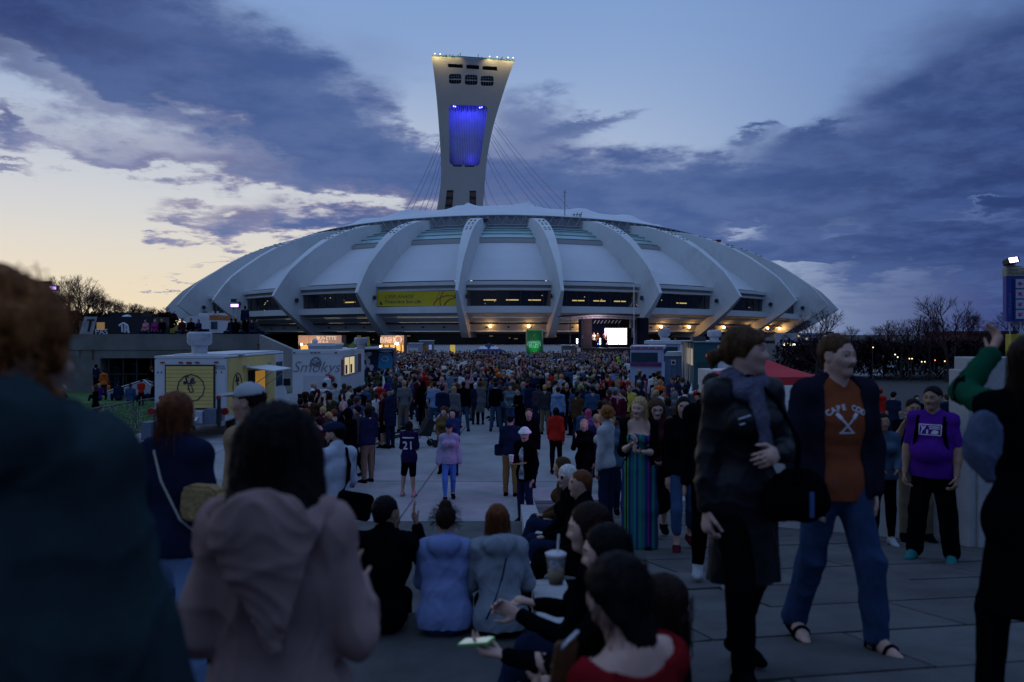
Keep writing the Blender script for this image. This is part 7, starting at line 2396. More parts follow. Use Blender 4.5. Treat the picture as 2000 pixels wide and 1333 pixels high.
stand('man with full dark beard in navy jacket before the trees', 1866, 763, 1.78, 150, hairc='black', beard='dark brown', topc='navy', group=GB)
stand('dark-haired woman in dark top behind the purple T-shirt', 1790, 772, 1.66, 170, fem=True, hair='shoulder', hairc='dark brown', topc='black', group=GB)
stand('man in dark green jacket at the far side before the trees', 1680, 742, 1.74, 20, hairc='black', topc='green', group=GB)
stand('person in navy hooded top beyond the bearded man', 1848, 770, 1.68, 20, hairc='brown', top='hoodie', topc='navy', group=GB)
stand('man in dark coat with short brown hair beside the canopy pole', 1562, 742, 1.76, 90, hairc='brown', topc='black', group=GB)
# the people nearest the camera, one by one
from mathutils.bvhtree import BVHTree
def garment(root, name, prims, material, res=.0105, fold=.0065, seed=1, freq=13.0, st=(1, 1, .55), label=None):
 v, q = surface(prims, res)
 if fold: v = folds(v, q, fold, freq, seed, st)
 o = link(name, make_mesh(name, v, q, [material]), root, label)
 return o
def decal(name, src, material, target, origin, right, up, lift=.004):
 """Lay flat print on a garment: src is a mesh in its own x/y plane."""
 bm = bmesh.new(); bm.from_mesh(src)
 for _ in range(2):
  es = [e for e in bm.edges if e.calc_length() > .025]
  if es: bmesh.ops.subdivide_edges(bm, edges=es, cuts=1, use_grid_fill=True)
 bmesh.ops.triangulate(bm, faces=bm.faces)
 me = target.data
 bv = BVHTree.FromPolygons([v.co for v in me.vertices], [tuple(p.vertices) for p in me.polygons])
 right, up = Vector(right).normalized(), Vector(up).normalized()
 n = right.cross(up).normalized()
 for v in bm.verts:
  p = Vector(origin) + right * v.co.x + up * v.co.y
  hit = bv.ray_cast(p + n * .5, -n)
  v.co = (hit[0] if hit[0] else p) + n * lift
 out = bpy.data.meshes.new(name); bm.to_mesh(out); bm.free()
 out.materials.append(material)
 return link(name, out, target)
def text_mesh(s, size, spacing=1.0, off=0.0):
 cu = bpy.data.curves.new('lettering', 'FONT')
 cu.body = s; cu.size = size; cu.align_x = 'CENTER'; cu.align_y = 'CENTER'; cu.resolution_u = 3; cu.space_character = spacing; cu.offset = off
 o = bpy.data.objects.new('lettering', cu); C.objects.link(o)
 me = bpy.data.meshes.new_from_object(o)
 bpy.data.objects.remove(o)
 return me
def polymesh(polys):
 m = MB()
 for p in polys: m.add([(x, y, 0) for x, y in p], [tuple(range(len(p)))])
 return m.mesh('print', mat('placeholder_cloth', (.1, .1, .1)))
def barp(x0, y0, x1, y1, w):
 d = Vector((x1 - x0, y1 - y0)).normalized(); n = Vector((-d.y, d.x)) * w / 2
 return [(x0 + n.x, y0 + n.y), (x0 - n.x, y0 - n.y), (x1 - n.x, y1 - n.y), (x1 + n.x, y1 + n.y)]
def hero(label, px, d, zf, yaw, P_, H=None, **kw):
 kw.setdefault('group', None)
 return person(label, (px - 1000) / F * d, d, zf, yaw, level=kw.pop('level', 0), H=H, P_=P_, key='hero%d' % hash_str(label), **kw)
def curls(root, P_, n, r0, r1, material, seed=1, length=.05, rad=.0012, keep=lambda l: True, name='curl'):
 """Loose curls standing off the head."""
 r = random.Random(seed)
 m = MB()
 for _ in range(n):
  a, b = r.uniform(0, 6.28), math.asin(r.uniform(-.55, 1))
  l = Vector((math.cos(a) * math.cos(b), math.sin(a) * math.cos(b), math.sin(b)))
  if not keep(l): continue
  q = r.uniform(r0, r1)
  c = Vector(P_.hp(l.x * .40 * q, -.05 + l.y * .46 * q, .13 + l.z * .42 * q).tolist())
  w = Vector((P_.HR @ V3(*l)).tolist())
  t = w.cross(Vector((0, 0, 1))).normalized(); u = w.cross(t)
  pts = []
  L = length * r.uniform(.5, 1.4); cr = r.uniform(.004, .010); ph = r.uniform(0, 6)
  for k in range(9):
   s = k / 8
   pts.append(c + w * L * (s - .3) + t * cr * math.cos(ph + s * 9) + u * cr * math.sin(ph + s * 9) + Vector((0, 0, -.3 * L * s * s)))
  m.tube(pts, rad, 3, False)
 return m.build(name, material, root, kind='stuff')
def front_open(P_, w0=.05, w1=.085, top=-.02, low=.30):
 """Prism taken out of a garment's front so that it hangs open."""
 H = P_.H
 a = P_.necb + P_.fw * .10 * H + P_.up * top * H
 b = P_.pelvis + P_.fw * .13 * H - P_.up * low * H
 return Cone(a, b, w0 * H, w1 * H, .01, P_.fw, 1.35, True)
# far left: hooded figure, very close
P1 = Pose(1.80, False, (((.26, -.02, -1), (.02, .22, -1)), ((-.2, -.02, -1), (.0, .25, -1))), yaw=math.radians(-25), fat=1.25, lean=(-.07, .03, 1))
teal_coat = cloth('dark_teal_fleece', (.022, .036, .041), .95, .2, .8)
r1, _ = hero('person with ginger curly hair in dark teal hooded coat, very near at the left edge', 36, 1.50, 1.775, -6, P1, hair='curly', hairc='ginger', beard='ginger', skin=0, top=None, bot='jeans', botc='black')
pr = top_prims(P1, o=.042, hem=.14, sleeve=.99, loose=.03, flare=.03)
H = P1.H; b = P1.necb
AX = np.stack([P1.rt, P1.fw, P1.up], 1)
pr += [Ell(b - P1.fw * .05 * H + P1.up * .014 * H, (.105 * H, .06 * H, .058 * H), AX, .02),
       Cone(b - P1.fw * .075 * H - P1.up * .03 * H, b - P1.fw * .075 * H - P1.up * .13 * H, .06 * H, .02 * H, .03, P1.fw, .45),
       Cone(b + P1.rt * .07 * H - P1.fw * .02 * H, b + P1.fw * .06 * H + P1.rt * .035 * H + P1.up * .005 * H, .048 * H, .036 * H, .02),
       Cone(b - P1.rt * .07 * H - P1.fw * .02 * H, b + P1.fw * .06 * H - P1.rt * .035 * H - P1.up * .02 * H, .04 * H, .03 * H, .02)]
garment(r1, 'hooded_coat', pr, teal_coat, .010, .018, 4, 12)
ging = HAIR['ginger']
curls(r1, P1, 900, .9, 1.32, ging, 3, .055, .0011, lambda l: not (l.y > .55 and l.z < .4))
# pink jacket, back view
P2 = Pose(1.62, True, (((.26, .02, -1), (-.25, .85, .25)), ((-.26, .02, -1), (.25, .85, .25))), yaw=math.radians(6), pitch=math.radians(-12))
r2, _ = hero('woman with thick dark hair in dusty pink hooded jacket seen from behind', 541, 2.1, 1.665, 0, P2, hair=None, hairc='black', top=None, bot='jeans', botc='black')
pk = cloth('dusty_pink_shell', (.26, .168, .155), .7, .1, .2)
H = P2.H; b = P2.necb; AX = np.stack([P2.rt, P2.fw, P2.up], 1)
pr = top_prims(P2, o=.030, hem=.10, sleeve=.97, loose=.018, flare=.02, collar=2)
body = garment(r2, 'jacket', pr, pk, .0095, .014, 8, 11)
pr = [Ell(b - P2.fw * .045 * H - P2.up * .012 * H, (.094 * H, .040 * H, .036 * H), AX, .02),
      Cone(b - P2.fw * .070 * H - P2.up * .03 * H, b - P2.fw * .082 * H + P2.rt * .02 * H - P2.up * .185 * H, .086 * H, .018 * H, .03, P2.fw, .30),
      Cone(b + P2.rt * .05 * H - P2.fw * .055 * H - P2.up * .03 * H, b - P2.fw * .085 * H + P2.rt * .03 * H - P2.up * .15 * H, .03 * H, .016 * H, .02, P2.fw, .6),
      Cone(b + P2.rt * .075 * H - P2.fw * .01 * H, b + P2.fw * .05 * H + P2.rt * .03 * H, .030 * H, .024 * H, .02),
      Cone(b - P2.rt * .075 * H - P2.fw * .01 * H, b + P2.fw * .05 * H - P2.rt * .03 * H, .030 * H, .024 * H, .02)]
garment(r2, 'hood', pr, pk, .0085, .012, 5, 16, (1, 1, 1))
hp2, hh2 = P2.hp, P2.hh
pr = [Ell(hp2(0, -.08, .14), (.40 * hh2, .46 * hh2, .42 * hh2), P2.HR, .02), Cone(hp2(0, -.2, .1), hp2(.02, -.30, -.78), .44 * hh2, .47 * hh2, .06, P2.HR[:, 1], .62),
      Cone(hp2(-.3, 0, .1), hp2(-.44, -.06, -.80), .2 * hh2, .19 * hh2, .05), Cone(hp2(.3, 0, .1), hp2(.42, -.06, -.62), .2 * hh2, .2 * hh2, .05),
      Ell(hp2(0, .60, -.12), (.24 * hh2, .36 * hh2, .5 * hh2), P2.HR, .03, True)]
garment(r2, 'hair', pr, HAIR['black'], .0085, .006, 3, 50, (1, 1, .1))
strands(r2, P2, 260, HAIR['dark brown'], 2, .30, 1.18)
# denim jacket woman at the left
P3 = Pose(1.64, True, (((.2, .05, -1), (-.2, .8, -.1)), ((-.16, .02, -1), (-.02, .3, -1))), yaw=math.radians(-5))
r3, _ = hero('woman with long red-brown hair in dark denim jacket and thin bag strap, back view', 343, 4.1, 1.55, -12, P3, hair='shoulder', hairc='auburn', top='jacket', topc='navy', topmat=cloth('dark_denim_jacket', (.010, .015, .034)), bot='jeans', botc='light blue')
m = MB()
pts = [(-.10, .06, 1.365), (-.06, -.09, 1.36), (.02, -.145, 1.22), (.12, -.135, 1.03), (.20, -.06, .92)]
m.tube(pts, .006, 5)
strap = m.build('bag_strap', cloth('strap_cream', (.34, .31, .27)), None)
m2 = MB()
m2.prism([(-.10, 0), (.10, 0), (.12, .05), (.11, .15), (.08, .18), (-.08, .18), (-.11, .15), (-.12, .05)], 'y', -.045, .045)
bag = m2.build('shoulder_bag', mat('woven_straw', (.30, .20, .085), .9, .35, 40, .8, 120), None)
bm = bmesh.new(); bm.from_mesh(bag.data); bmesh.ops.bevel(bm, geom=list(bm.edges), offset=.015, segments=2, affect='EDGES'); bm.to_mesh(bag.data); bm.free()
bag.location = P(398, 1018, 3.95); bag.rotation_euler = (0, 0, math.radians(-20))
tag(bag, 'small woven tan shoulder bag hanging at the hip of the denim jacket woman', 'bag')
strap.parent = bag
strap.matrix_parent_inverse = bag.matrix_basis.inverted()
strap.matrix_basis = Matrix.Translation(r3.location) @ Matrix.Rotation(math.radians(-12), 4, 'Z')
# pale cap, profile to the left
P4 = Pose(1.80, False, arms_of('down'), legs_of('stand'), yaw=math.radians(10))
hero('man in pale flat-brimmed cap and stubble in profile before the yellow truck', 490, 5.3, 1.36, 78, P4, hair='cropped', hairc='dark brown', hat='cap', hatc='light grey', top='jacket', topc='tan', bot='jeans')
# bearded man in navy cap, white shirt, one strap
P5 = Pose(1.70, False, (((.18, .10, -1), (-.1, .8, -.5)), ((-.18, .10, -1), (.1, .8, -.5))), yaw=math.radians(30), pitch=math.radians(-8))
r5, _ = hero('bearded man in navy cap and white shirt with a dark bag strap over his back', 657, 8.0, .90, 48, P5, hair='cropped', hairc='black', beard='black', hat='cap', hatc='navy', top='shirt', topc='white', topmat=cloth('white_shirt_blue', (.40, .43, .50)), bot='jeans', botc='black')
m = MB()
m.tube([(.07, .02, 1.475), (.07, -.07, 1.44), (.065, -.125, 1.30), (.04, -.14, 1.15), (-.02, -.13, 1.02), (-.10, -.08, .93)], .022, 6)
o = m.build('satchel_strap', CL('black'), None)
m = MB()
m.box(-.17, .17, -.06, .06, -.13, .13, .03)
sb = m.build('satchel', CL('black'), None)
sb.location = P(692, 988, 7.9); sb.rotation_euler = (0, .25, .6)
tag(sb, 'black satchel at the hip of the bearded man in the white shirt', 'bag')
o.parent = sb; o.matrix_parent_inverse = sb.matrix_basis.inverted()
o.matrix_basis = Matrix.Translation(r5.location) @ Matrix.Rotation(math.radians(48), 4, 'Z')
hero('blond woman half hidden behind the bearded man in the navy cap', 606, 9.6, .45, -60, Pose(1.66, True), hair='shoulder', hairc='blond', top='jacket', topc='tan', bot='jeans', level=1)
# three people sitting on the edge of the steps
legs_edge = (((.10, 1, .02), (.02, .12, -1)), ((-.10, 1, .02), (-.02, .12, -1)))
P6 = Pose(1.76, False, (((.30, .70, -.62), (-.18, .40, 1), (-.3, .1, 1)), ((.10, .80, -.55), (.70, .35, .62), (.3, .1, 1))), legs_edge, yaw=math.radians(-35), seated=True, lean=(.04, .05, 1), curl=.25)
r6, _ = hero('black-haired man in black jacket sitting on the step edge, clapping', 745, 5.75, 1.35, 4, P6, hair='short', hairc='black', skin=2, top='jacket', topc='black', bot='jeans', botc='black')
P7 = Pose(1.62, True, (((.20, .35, -1), (-.5, .85, -.1)), ((-.20, .35, -1), (.5, .85, -.1))), legs_edge, seated=True, lean=(0, .16, 1), pitch=math.radians(-6), fat=1.12)
r7, _ = hero('woman with high curly bun in pale blue hooded sweatshirt sitting on the step edge', 868, 5.75, 1.35, 0, P7, hair='topbun', hairc='dark brown', top=None, bot='jeans', botc='denim blue')
hb = cloth('pale_blue_fleece', (.17, .215, .40), .95, .08, .3)
garment(r7, 'hooded_sweatshirt', top_prims(P7, o=.026, hem=.05, sleeve=.99, loose=.012, hood=1), hb, .0095, .009, 6, 15)
curls(r7, P7, 330, .95, 1.12, HAIR['dark brown'], 8, .05, .0010, lambda l: l.y < .4)
P8 = Pose(1.66, True, (((.26, .20, -1), (-.3, .9, -.2)), ((-.24, .25, -1), (.35, .85, -.2))), legs_edge, seated=True, lean=(-.03, .20, 1), yaw=math.radians(-12), fat=1.05)
r8, _ = hero('woman with shoulder-length auburn hair in grey hooded jacket sitting on the step edge', 979, 5.7, 1.35, 3, P8, hair='shoulder', hairc='auburn', top=None, bot='jeans', botc='black')
garment(r8, 'hooded_jacket', top_prims(P8, o=.026, hem=.05, sleeve=.99, loose=.010, hood=1), cloth('grey_fleece', (.19, .215, .255), .95, .08, .3), .0095, .009, 9, 15)
m = MB(); m.tube([(.03, -.125, .58), (.0, -.15, .45), (-.05, -.17, .30), (-.11, -.14, .16)], .007, 5)
m.build('bag_strap', CL('navy'), r8)
# people in a row on the ledge
GS = 'people sitting along the ledge'
def seat(label, px, py, d, yaw, P_, **kw):
 h = P_.head - P_.pelvis * V3(1, 1, 0); a = math.radians(yaw)
 px -= (h[0] * math.cos(a) - h[1] * math.sin(a)) / d * F
 return hero(label, px, d, CAMZ - (py - 653) / F * (d + .1) - P_.hp(0, -.07, .55)[2], yaw, P_, group=GS, **kw)
legs_led = (((.12, 1, .10), (.02, .35, -.9)), ((-.12, 1, .10), (-.02, .35, -.9)))
phone_arms = (((.16, .18, -1), (-.55, .80, -.42), (-.6, .8, -.2)), ((-.16, .14, -1), (.60, .78, -.40), (.6, .8, -.2)))
P9 = Pose(1.62, True, (((.22, .40, -1), (-.50, .85, .05), (-.5, .8, .2), (-.3, 0, 1)), ((-.20, .36, -1), (.42, .90, .0), (.3, .9, .2), (.2, 0, 1))), legs_led, lean=(.0, .20, 1), pitch=math.radians(-24), yaw=math.radians(15), seated=True, curl=.7)
r9, _ = seat('woman with dark bob in deep red wide-necked top sitting nearest on the ledge', 1218, 1088, 2.12, 40, P9, hair='bob', hairc='black', skin=1, top=None, bot='jeans', botc='black')
redk = cloth('deep_red_knit', (.16, .008, .012), .95, .15, .9)
H = P9.H
pr = top_prims(P9, o=.016, hem=.05, sleeve=.8, loose=.012)
pr.append(Ell(P9.necb + P9.up * .02 * H - P9.fw * .02 * H, (.098 * H, .085 * H, .05 * H), np.stack([P9.rt, P9.fw, P9.up], 1), .008, True))
garment(r9, 'knit_top', pr, redk, .008, .007, 4, 16)
P10 = Pose(1.50, True, phone_arms, legs_led, lean=(0, .05, 1), pitch=math.radians(18), yaw=math.radians(12), seated=True)
r10, _ = seat('woman with purple-tinted dark hair and blue sunglasses, head tilted back on the ledge', 1288, 1108, 2.95, 66, P10, hair='shoulder', hairc='dark brown', top='jacket', topc='black', bot='jeans', botc='black')
P11 = Pose(1.64, True, (phone_arms[0], ((-.20, .52, -.72), (-.10, 1, .10), (-.02, 1, .12), (.1, 0, 1))), legs_led, lean=(0, .10, 1), pitch=math.radians(-6), yaw=math.radians(8), seated=True, curl=.5)
r11, _ = seat('woman with smooth black hair in profile, second from the near end of the ledge', 1184, 1013, 3.35, 72, P11, hair='long', hairc='black', skin=1, top='sweater', topc='black', bot='jeans', botc='black')
P12 = Pose(1.66, True, (((.20, .30, -1), (-.30, .95, .18), (-.3, .9, .25), (0, 0, -1)), ((-.20, .40, -1), (.25, .95, .26), (.1, .9, .3))), legs_led, lean=(0, .10, 1), pitch=math.radians(-3), yaw=math.radians(6), seated=True, curl=.8)
r12, _ = seat('woman with long brown wavy hair in profile holding an iced coffee on the ledge', 1150, 973, 3.80, 76, P12, hair='longwavy', hairc='dark brown', skin=1, top='sweater', topc='black', bot='jeans', botc='navy')
P13 = Pose(1.62, True, phone_arms, legs_led, lean=(0, .08, 1), yaw=math.radians(10), seated=True)
r13, _ = seat('person with short red-brown hair and bright blue scarf sitting on the ledge', 1133, 913, 6.60, 85, P13, hair='short', hairc='auburn', top='jacket', topc='black', bot='jeans', botc='black', level=1)
garment(r13, 'scarf', [Cone(P13.necb, P13.necb + P13.up * .03, .075, .062, .02)], cloth('bright_blue', (.03, .17, .36)), .012, .006, 2, 30)
P14 = Pose(1.62, True, phone_arms, legs_led, lean=(0, .08, 1), yaw=math.radians(25), seated=True)
r14, _ = seat('white-haired woman in dark glasses sitting on the ledge', 1107, 903, 7.70, 95, P14, hair='bob', hairc='white', skin=1, top='jacket', topc='black', bot='jeans', botc='navy', level=1)
m = MB()
for i in (1, -1):
 c = P14.hp(.14 * i, .36, .02); m.ball(tuple(c.tolist()), .022, 10, 6, (1, .5, .9))
m.tube([tuple(P14.hp(-.3, .1, .04).tolist()), tuple(P14.hp(-.2, .37, .03).tolist()), tuple(P14.hp(.2, .37, .03).tolist()), tuple(P14.hp(.3, .1, .04).tolist())], .004, 5)
m.build('glasses', CL('black'), r14, True)
P15 = Pose(1.66, True, phone_arms, legs_led, lean=(0, .08, 1), seated=True)
seat('person with brown bob at the far end of the ledge', 1097, 889, 9.3, 80, P15, hair='bob', hairc='brown', top='jacket', topc='brown', bot='jeans', botc='navy', level=1)
m = MB()
for i in (1, -1):
 c = P10.hp(.13 * i, .37, .02); m.ball(tuple(c.tolist()), .024, 10, 6, (1, .5, .85))
m.tube([tuple(P10.hp(-.3, .1, .04).tolist()), tuple(P10.hp(-.2, .38, .04).tolist()), tuple(P10.hp(.2, .38, .04).tolist()), tuple(P10.hp(.3, .1, .04).tolist())], .004, 5)
m.build('sunglasses', mat('blue_lens', (.03, .06, .20), .15, 0, 1, 0), r10, True)
cup = empty('drink_cup', P(1086, 1141, 3.62), 0, 'clear plastic cup of iced coffee with a white straw, held up at the ledge', 'cup')
m = MB(); m.lathe([(.033, 0), (.044, .13)], n=20); o = m.build('tumbler', glass('clear_plastic', (.30, .30, .32), .75, .1), cup, True)
m = MB(); m.lathe([(.031, .004), (.037, .066)], n=20); m.build('coffee', mat('iced_coffee', (.40, .25, .10), .4, .15, 30, 0), cup, True)
m = MB(); m.lathe([(.047, .128), (.048, .140), (.034, .147)], n=20); m.build('lid', mat('lid_white', (.42, .40, .42), .4, 0, 1, 0), cup)
m = MB(); m.tube([(.0, 0, .05), (.012, 0, .225)], .0048, 7); m.build('straw', mat('straw_white', (.62, .60, .58), .5, 0, 1, 0), cup)
m = MB()
for k in range(6): m.ball((random.uniform(-.02, .02), random.uniform(-.02, .02), .08 + .012 * (k % 3)), .013, 6, 4)
m.build('ice', mat('ice', (.5, .5, .52), .15, 0, 1, 0), cup, kind='stuff')
def phone(label, loc, rot, case, screen=None):
 r = empty('phone', loc, 0, label, 'phone'); r.rotation_euler = rot
 m = MB(); m.box(-.037, .037, -.004, .004, -.074, .074, .008); m.build('case', case, r)
 m = MB(); m.box(-.033, .033, .0045, .0055, -.066, .066, .004); m.build('screen', screen or mat('phone_black', (.01, .01, .012), .15, 0, 1, 0), r)
 return r
phone('phone with bright green edge lying flat in a hand beside the step', r11.location + Matrix.Rotation(math.radians(72), 4, 'Z') @ Vector((P11.wrist[1] + P11.hand[1] * .13 + V3(0, 0, .03)).tolist()), (math.radians(78), 0, math.radians(66)), mat('green_case', (.10, .38, .07), .4, 0, 1, 0), emit('phone_glow', (.8, .75, .55), .12))
phone('white phone held upright by the woman in the deep red top', P(1103, 1268, 2.25), (math.radians(40), math.radians(-25), math.radians(40)), mat('white_case', (.55, .55, .58), .4, 0, 1, 0))
phone('phone in a brown leather case held low by the woman in the deep red top', P(1100, 1302, 2.2), (math.radians(8), math.radians(5), math.radians(30)), mat('leather_case', (.10, .045, .018), .6, .2, 20, .3))
# the walking couple
P20 = Pose(1.73, True, (((.16, -.05, -1), (.06, .10, -1)), ((-.24, .10, -1), (.62, .70, .10), (.8, .55, -.05), (.2, -.9, -.3))), (((.03, .30, -1), (.01, .06, -1)), ((-.04, -.14, -1), (.0, -.42, -1))), yaw=math.radians(50), pitch=math.radians(2), curl=.75)
r20, _ = hero('woman in long black leather coat and grey scarf walking up the ramp, head turned', 1452, 3.95, 1.812, 196, P20, hair=None, hairc='brown', skin=1, top=None, bot='jeans', botc='black', shoec='black')
hp, hh, HR = P20.hp, P20.hh, P20.HR
pr = [Ell(hp(0, -.07, .16), (.36 * hh, .45 * hh, .40 * hh), HR, .02), Cone(hp(0, -.24, .0), hp(0, -.32, -.16), .24 * hh, .15 * hh, .03), Cone(hp(.0, -.46, .0), hp(.0, -.66, -.10), .10 * hh, .14 * hh, .03), Cone(hp(0, -.66, -.1), hp(0, -.72, -.35), .13 * hh, .05 * hh, .03),
      Cone(hp(-.30, .05, .2), hp(-.32, .0, -.10), .09 * hh, .05 * hh, .03), Cone(hp(.30, .05, .2), hp(.32, .0, -.10), .09 * hh, .05 * hh, .03), Cone(hp(-.15, .32, .36), hp(.2, .36, .24), .09 * hh, .08 * hh, .03),
      Ell(hp(0, .52, -.06), (.26 * hh, .34 * hh, .32 * hh), HR, .02, True)]
garment(r20, 'hair', pr, HAIR['brown'], .007, .0045, 3, 55, (1, 1, .3))
lea = mat('black_leather', (.004, .0045, .007), .5, .3, 8, .25, 30, spec=.22)
for n in lea.node_tree.nodes:
 if n.type == 'BUMP': n.inputs['Distance'].default_value = .004
H = P20.H
pr = top_prims(P20, o=.024, hem=.25, sleeve=.97, loose=.010, flare=.012)
pr += [Cone(P20.necb - P20.up * .01 * H + P20.rt * .03 * H, P20.necb - P20.up * .035 * H + P20.rt * .075 * H + P20.fw * .02 * H, .035 * H, .02 * H, .015), Cone(P20.necb - P20.up * .01 * H - P20.rt * .03 * H, P20.necb - P20.up * .035 * H - P20.rt * .075 * H + P20.fw * .02 * H, .035 * H, .02 * H, .015),
       Cone(P20.necb + P20.fw * .08 * H + P20.up * .02 * H, P20.chest + P20.fw * .12 * H, .045 * H, .012 * H, .01, None, 1, True)]
coat20 = garment(r20, 'leather_coat', pr, lea, .0088, .010, 7, 13)
grs = cloth('grey_violet_scarf', (.085, .085, .125), .95, .2, .6)
pr = [Cone(P20.necb + P20.rt * .03 * H, P20.necb - P20.rt * .03 * H + P20.up * .01 * H, .047 * H, .045 * H, .02), Cone(P20.necb + P20.fw * .04 * H - P20.rt * .03 * H, P20.necb + P20.fw * .055 * H + P20.rt * .04 * H - P20.up * .02 * H, .03 * H, .028 * H, .02),
      Cone(P20.necb + P20.fw * .06 * H - P20.up * .01 * H, P20.chest + P20.fw * .082 * H - P20.rt * .004 * H + P20.up * .02 * H, .030 * H, .026 * H, .02, P20.fw, .6), Cone(P20.chest + P20.fw * .082 * H - P20.rt * .004 * H + P20.up * .02 * H, P20.waist + P20.fw * .088 * H - P20.rt * .02 * H + P20.up * .05 * H, .026 * H, .022 * H, .02, P20.fw, .5)]
garment(r20, 'scarf', pr, grs, .007, .007, 4, 34, (1, 1, .5))
m = MB()
c = np.asarray(P20.chest + P20.fw * .088 * H + P20.rt * .055 * H + P20.up * .02 * H)
ux, uz = nrm(P20.rt + P20.up * -.25), nrm(P20.up + P20.rt * .25)
ring = [c + ux * a * .033 + uz * b * .014 + P20.fw * .006 for a, b in ((-1, -1), (1, -1), (1, 1), (-1, 1), (-1, -1))]
m.tube([tuple(p.tolist()) for p in ring], .004, 6)
m.build('buckle', mat('buckle_steel', (.4, .4, .45), .3, 0, 1, 0, metal=.8), r20)
sb = empty('shoulder_bag', r20.location + Matrix.Rotation(math.radians(196), 4, 'Z') @ Vector((-.20, .17, .88)), math.radians(196), 'slouchy black shoulder bag hanging in front of the woman in the leather coat', 'bag')
pr = [Cone((-.08, 0, 0), (.10, 0, .0), .10, .10, .05, (0, 1, 0), .6), Cone((-.05, 0, .08), (.07, 0, .10), .07, .07, .05, (0, 1, 0), .6)]
garment(sb, 'bag_body', pr, CL('black'), .010, .012, 2, 16)
m = MB()
W = lambda p: tuple(p)
m.tube([(.05, .05, .10), (.02, .02, .30), (.10, -.03, .48), (.20, -.10, .60), (.28, -.20, .62)], .014, 6)
m.build('strap', CL('black'), sb)
m = MB(); m.box(-.02, .0, .075, .085, -.06, .06); m.build('blue_tag', cloth('tag_blue', (.05, .09, .22)), sb)
P21 = Pose(1.78, False, (((.30, -.06, -1), (-.18, .30, -1), (-.2, .3, -1)), ((-.24, -.10, -1), (.05, .10, -1), (.0, .1, -1))), (((.10, -.10, -1), (.10, -.34, -1)), ((-.10, .36, -1), (-.03, .10, -1))), yaw=math.radians(22), fat=1.06, toes=((.1, 1, -.05), (-.15, 1, .05)))
r21, _ = hero('man in rust CAPE COD T-shirt, open dark jacket and jeans, walking up the ramp', 1632, 4.6, 1.722, 187, P21, hair='short', hairc='brown', skin=1, top=None, bot=None, barefoot=True)
H = P21.H
rust = cloth('rust_cotton', (.20, .055, .025), .95, .1, .3)
tee = garment(r21, 'shirt', top_prims(P21, o=.012, hem=.055, sleeve=.25, loose=.004), rust, .0088, .007, 3, 14)
prt = mat('white_print', (.55, .52, .55), .8, .1, 20, 0)
uc = P21.chest + P21.up * .018 * H
for i, ch in enumerate('CAPE COD'):
 if ch == ' ': continue
 a = math.radians(33 - 9.4 * i)
 org = uc + (-P21.rt) * (-math.sin(a) * .19) * 1 + P21.up * (math.cos(a) * .19 - .14)
 rgt = nrm(-P21.rt * math.cos(a) - P21.up * -math.sin(a) * -1)
 rgt = nrm(-P21.rt * math.cos(a) + P21.up * math.sin(a)); upv = nrm(P21.rt * math.sin(a) + P21.up * math.cos(a))
 decal('lettering', text_mesh(ch, .043, 1, .0012), prt, tee, org.tolist(), rgt.tolist(), upv.tolist(), .005)
oars = [barp(-.062, .022, .034, -.085, .011), barp(.062, .022, -.034, -.085, .011), barp(-.062, .022, -.036, -.006, .022), barp(.062, .022, .036, -.006, .022), barp(-.045, -.088, .045, -.088, .009)]
decal('crossed_oars', polymesh(oars), prt, tee, (uc - P21.up * .005).tolist(), (-P21.rt).tolist(), P21.up.tolist(), .005)
pr = top_prims(P21, o=.031, hem=.075, sleeve=.98, loose=.012, flare=.004)
pr.append(front_open(P21, .070, .082, -.005, .25))
garment(r21, 'open_jacket', pr, cloth('midnight_jacket', (.012, .012, .022), .9, .1, .3), .009, .009, 5, 13)
jean = cloth('blue_jeans', (.024, .046, .10), .92, .25, .5)
garment(r21, 'trousers', trouser_prims(P21, .011, .985, .022), jean, .0088, .0085, 6, 15)
for i in (0, 1):
 fp = foot_prims(P21, i)
 a, d = P21.ankle[i], P21.toe[i]
 dn = nrm(V3(0, 0, -1) - d * np.dot(V3(0, 0, -1), d))
 pr = [Cone(fp[2].a + dn * .022, fp[2].b + dn * .028, .040, .044, .01, dn, .3), Cone(fp[2].b + dn * .028, fp[3].b + dn * .024 + d * .012, .044, .036, .01, dn, .3)]
 o = garment(r21, 'sandal', pr, CL('black'), .007, 0, 1)
 m = MB()
 sd = np.cross(d, dn)
 for t, hgt, w in ((.062, -.006, .018), (.018, .022, .018), (-.02, .034, .014)):
  c = a + d * t * H + dn * .022 * H
  pts = []
  for k in range(9):
   an = math.pi * k / 8
   pts.append(tuple((c + sd * math.cos(an) * .047 - dn * (math.sin(an) * (.050 + hgt) - .012)).tolist()))
  m.tube(pts, w * .55, 6)
 m.build('sandal_strap', CL('black'), o)
# dark figure at the right edge
P22 = Pose(1.64, True, (((.14, .02, -1), (.0, .3, -1)), ((-.077, .27, .05), (.133, .10, .17), (.1, .1, .2))), legs_of('weight'), yaw=math.radians(-25), curl=.6)
r22, _ = hero('person with long dark brown hair in black, green sleeve raised, at the right edge', 2016, 3.4, 1.84, -20, P22, hair='long', hairc='dark brown', top='longcoat', topc='black', bot='jeans', botc='black')
garment(r22, 'green_sleeve', arm_prims(P22, 1, .022, .98, .02, .004), cloth('bottle_green', (.006, .055, .030)), .009, .006, 3, 22)
nb = empty('knitted_bag', P(1922, 885, 3.25), 0, 'grey-blue knitted bag tucked under the arm of the person at the right edge', 'bag')
garment(nb, 'bag_body', [Ell((0, 0, .06), (.075, .06, .12), None, .02), Cone((-.03, 0, 0), (.02, 0, -.1), .045, .03, .04)], cloth('blue_melange', (.07, .09, .145), .95, .4, .8), .010, .006, 3, 22)
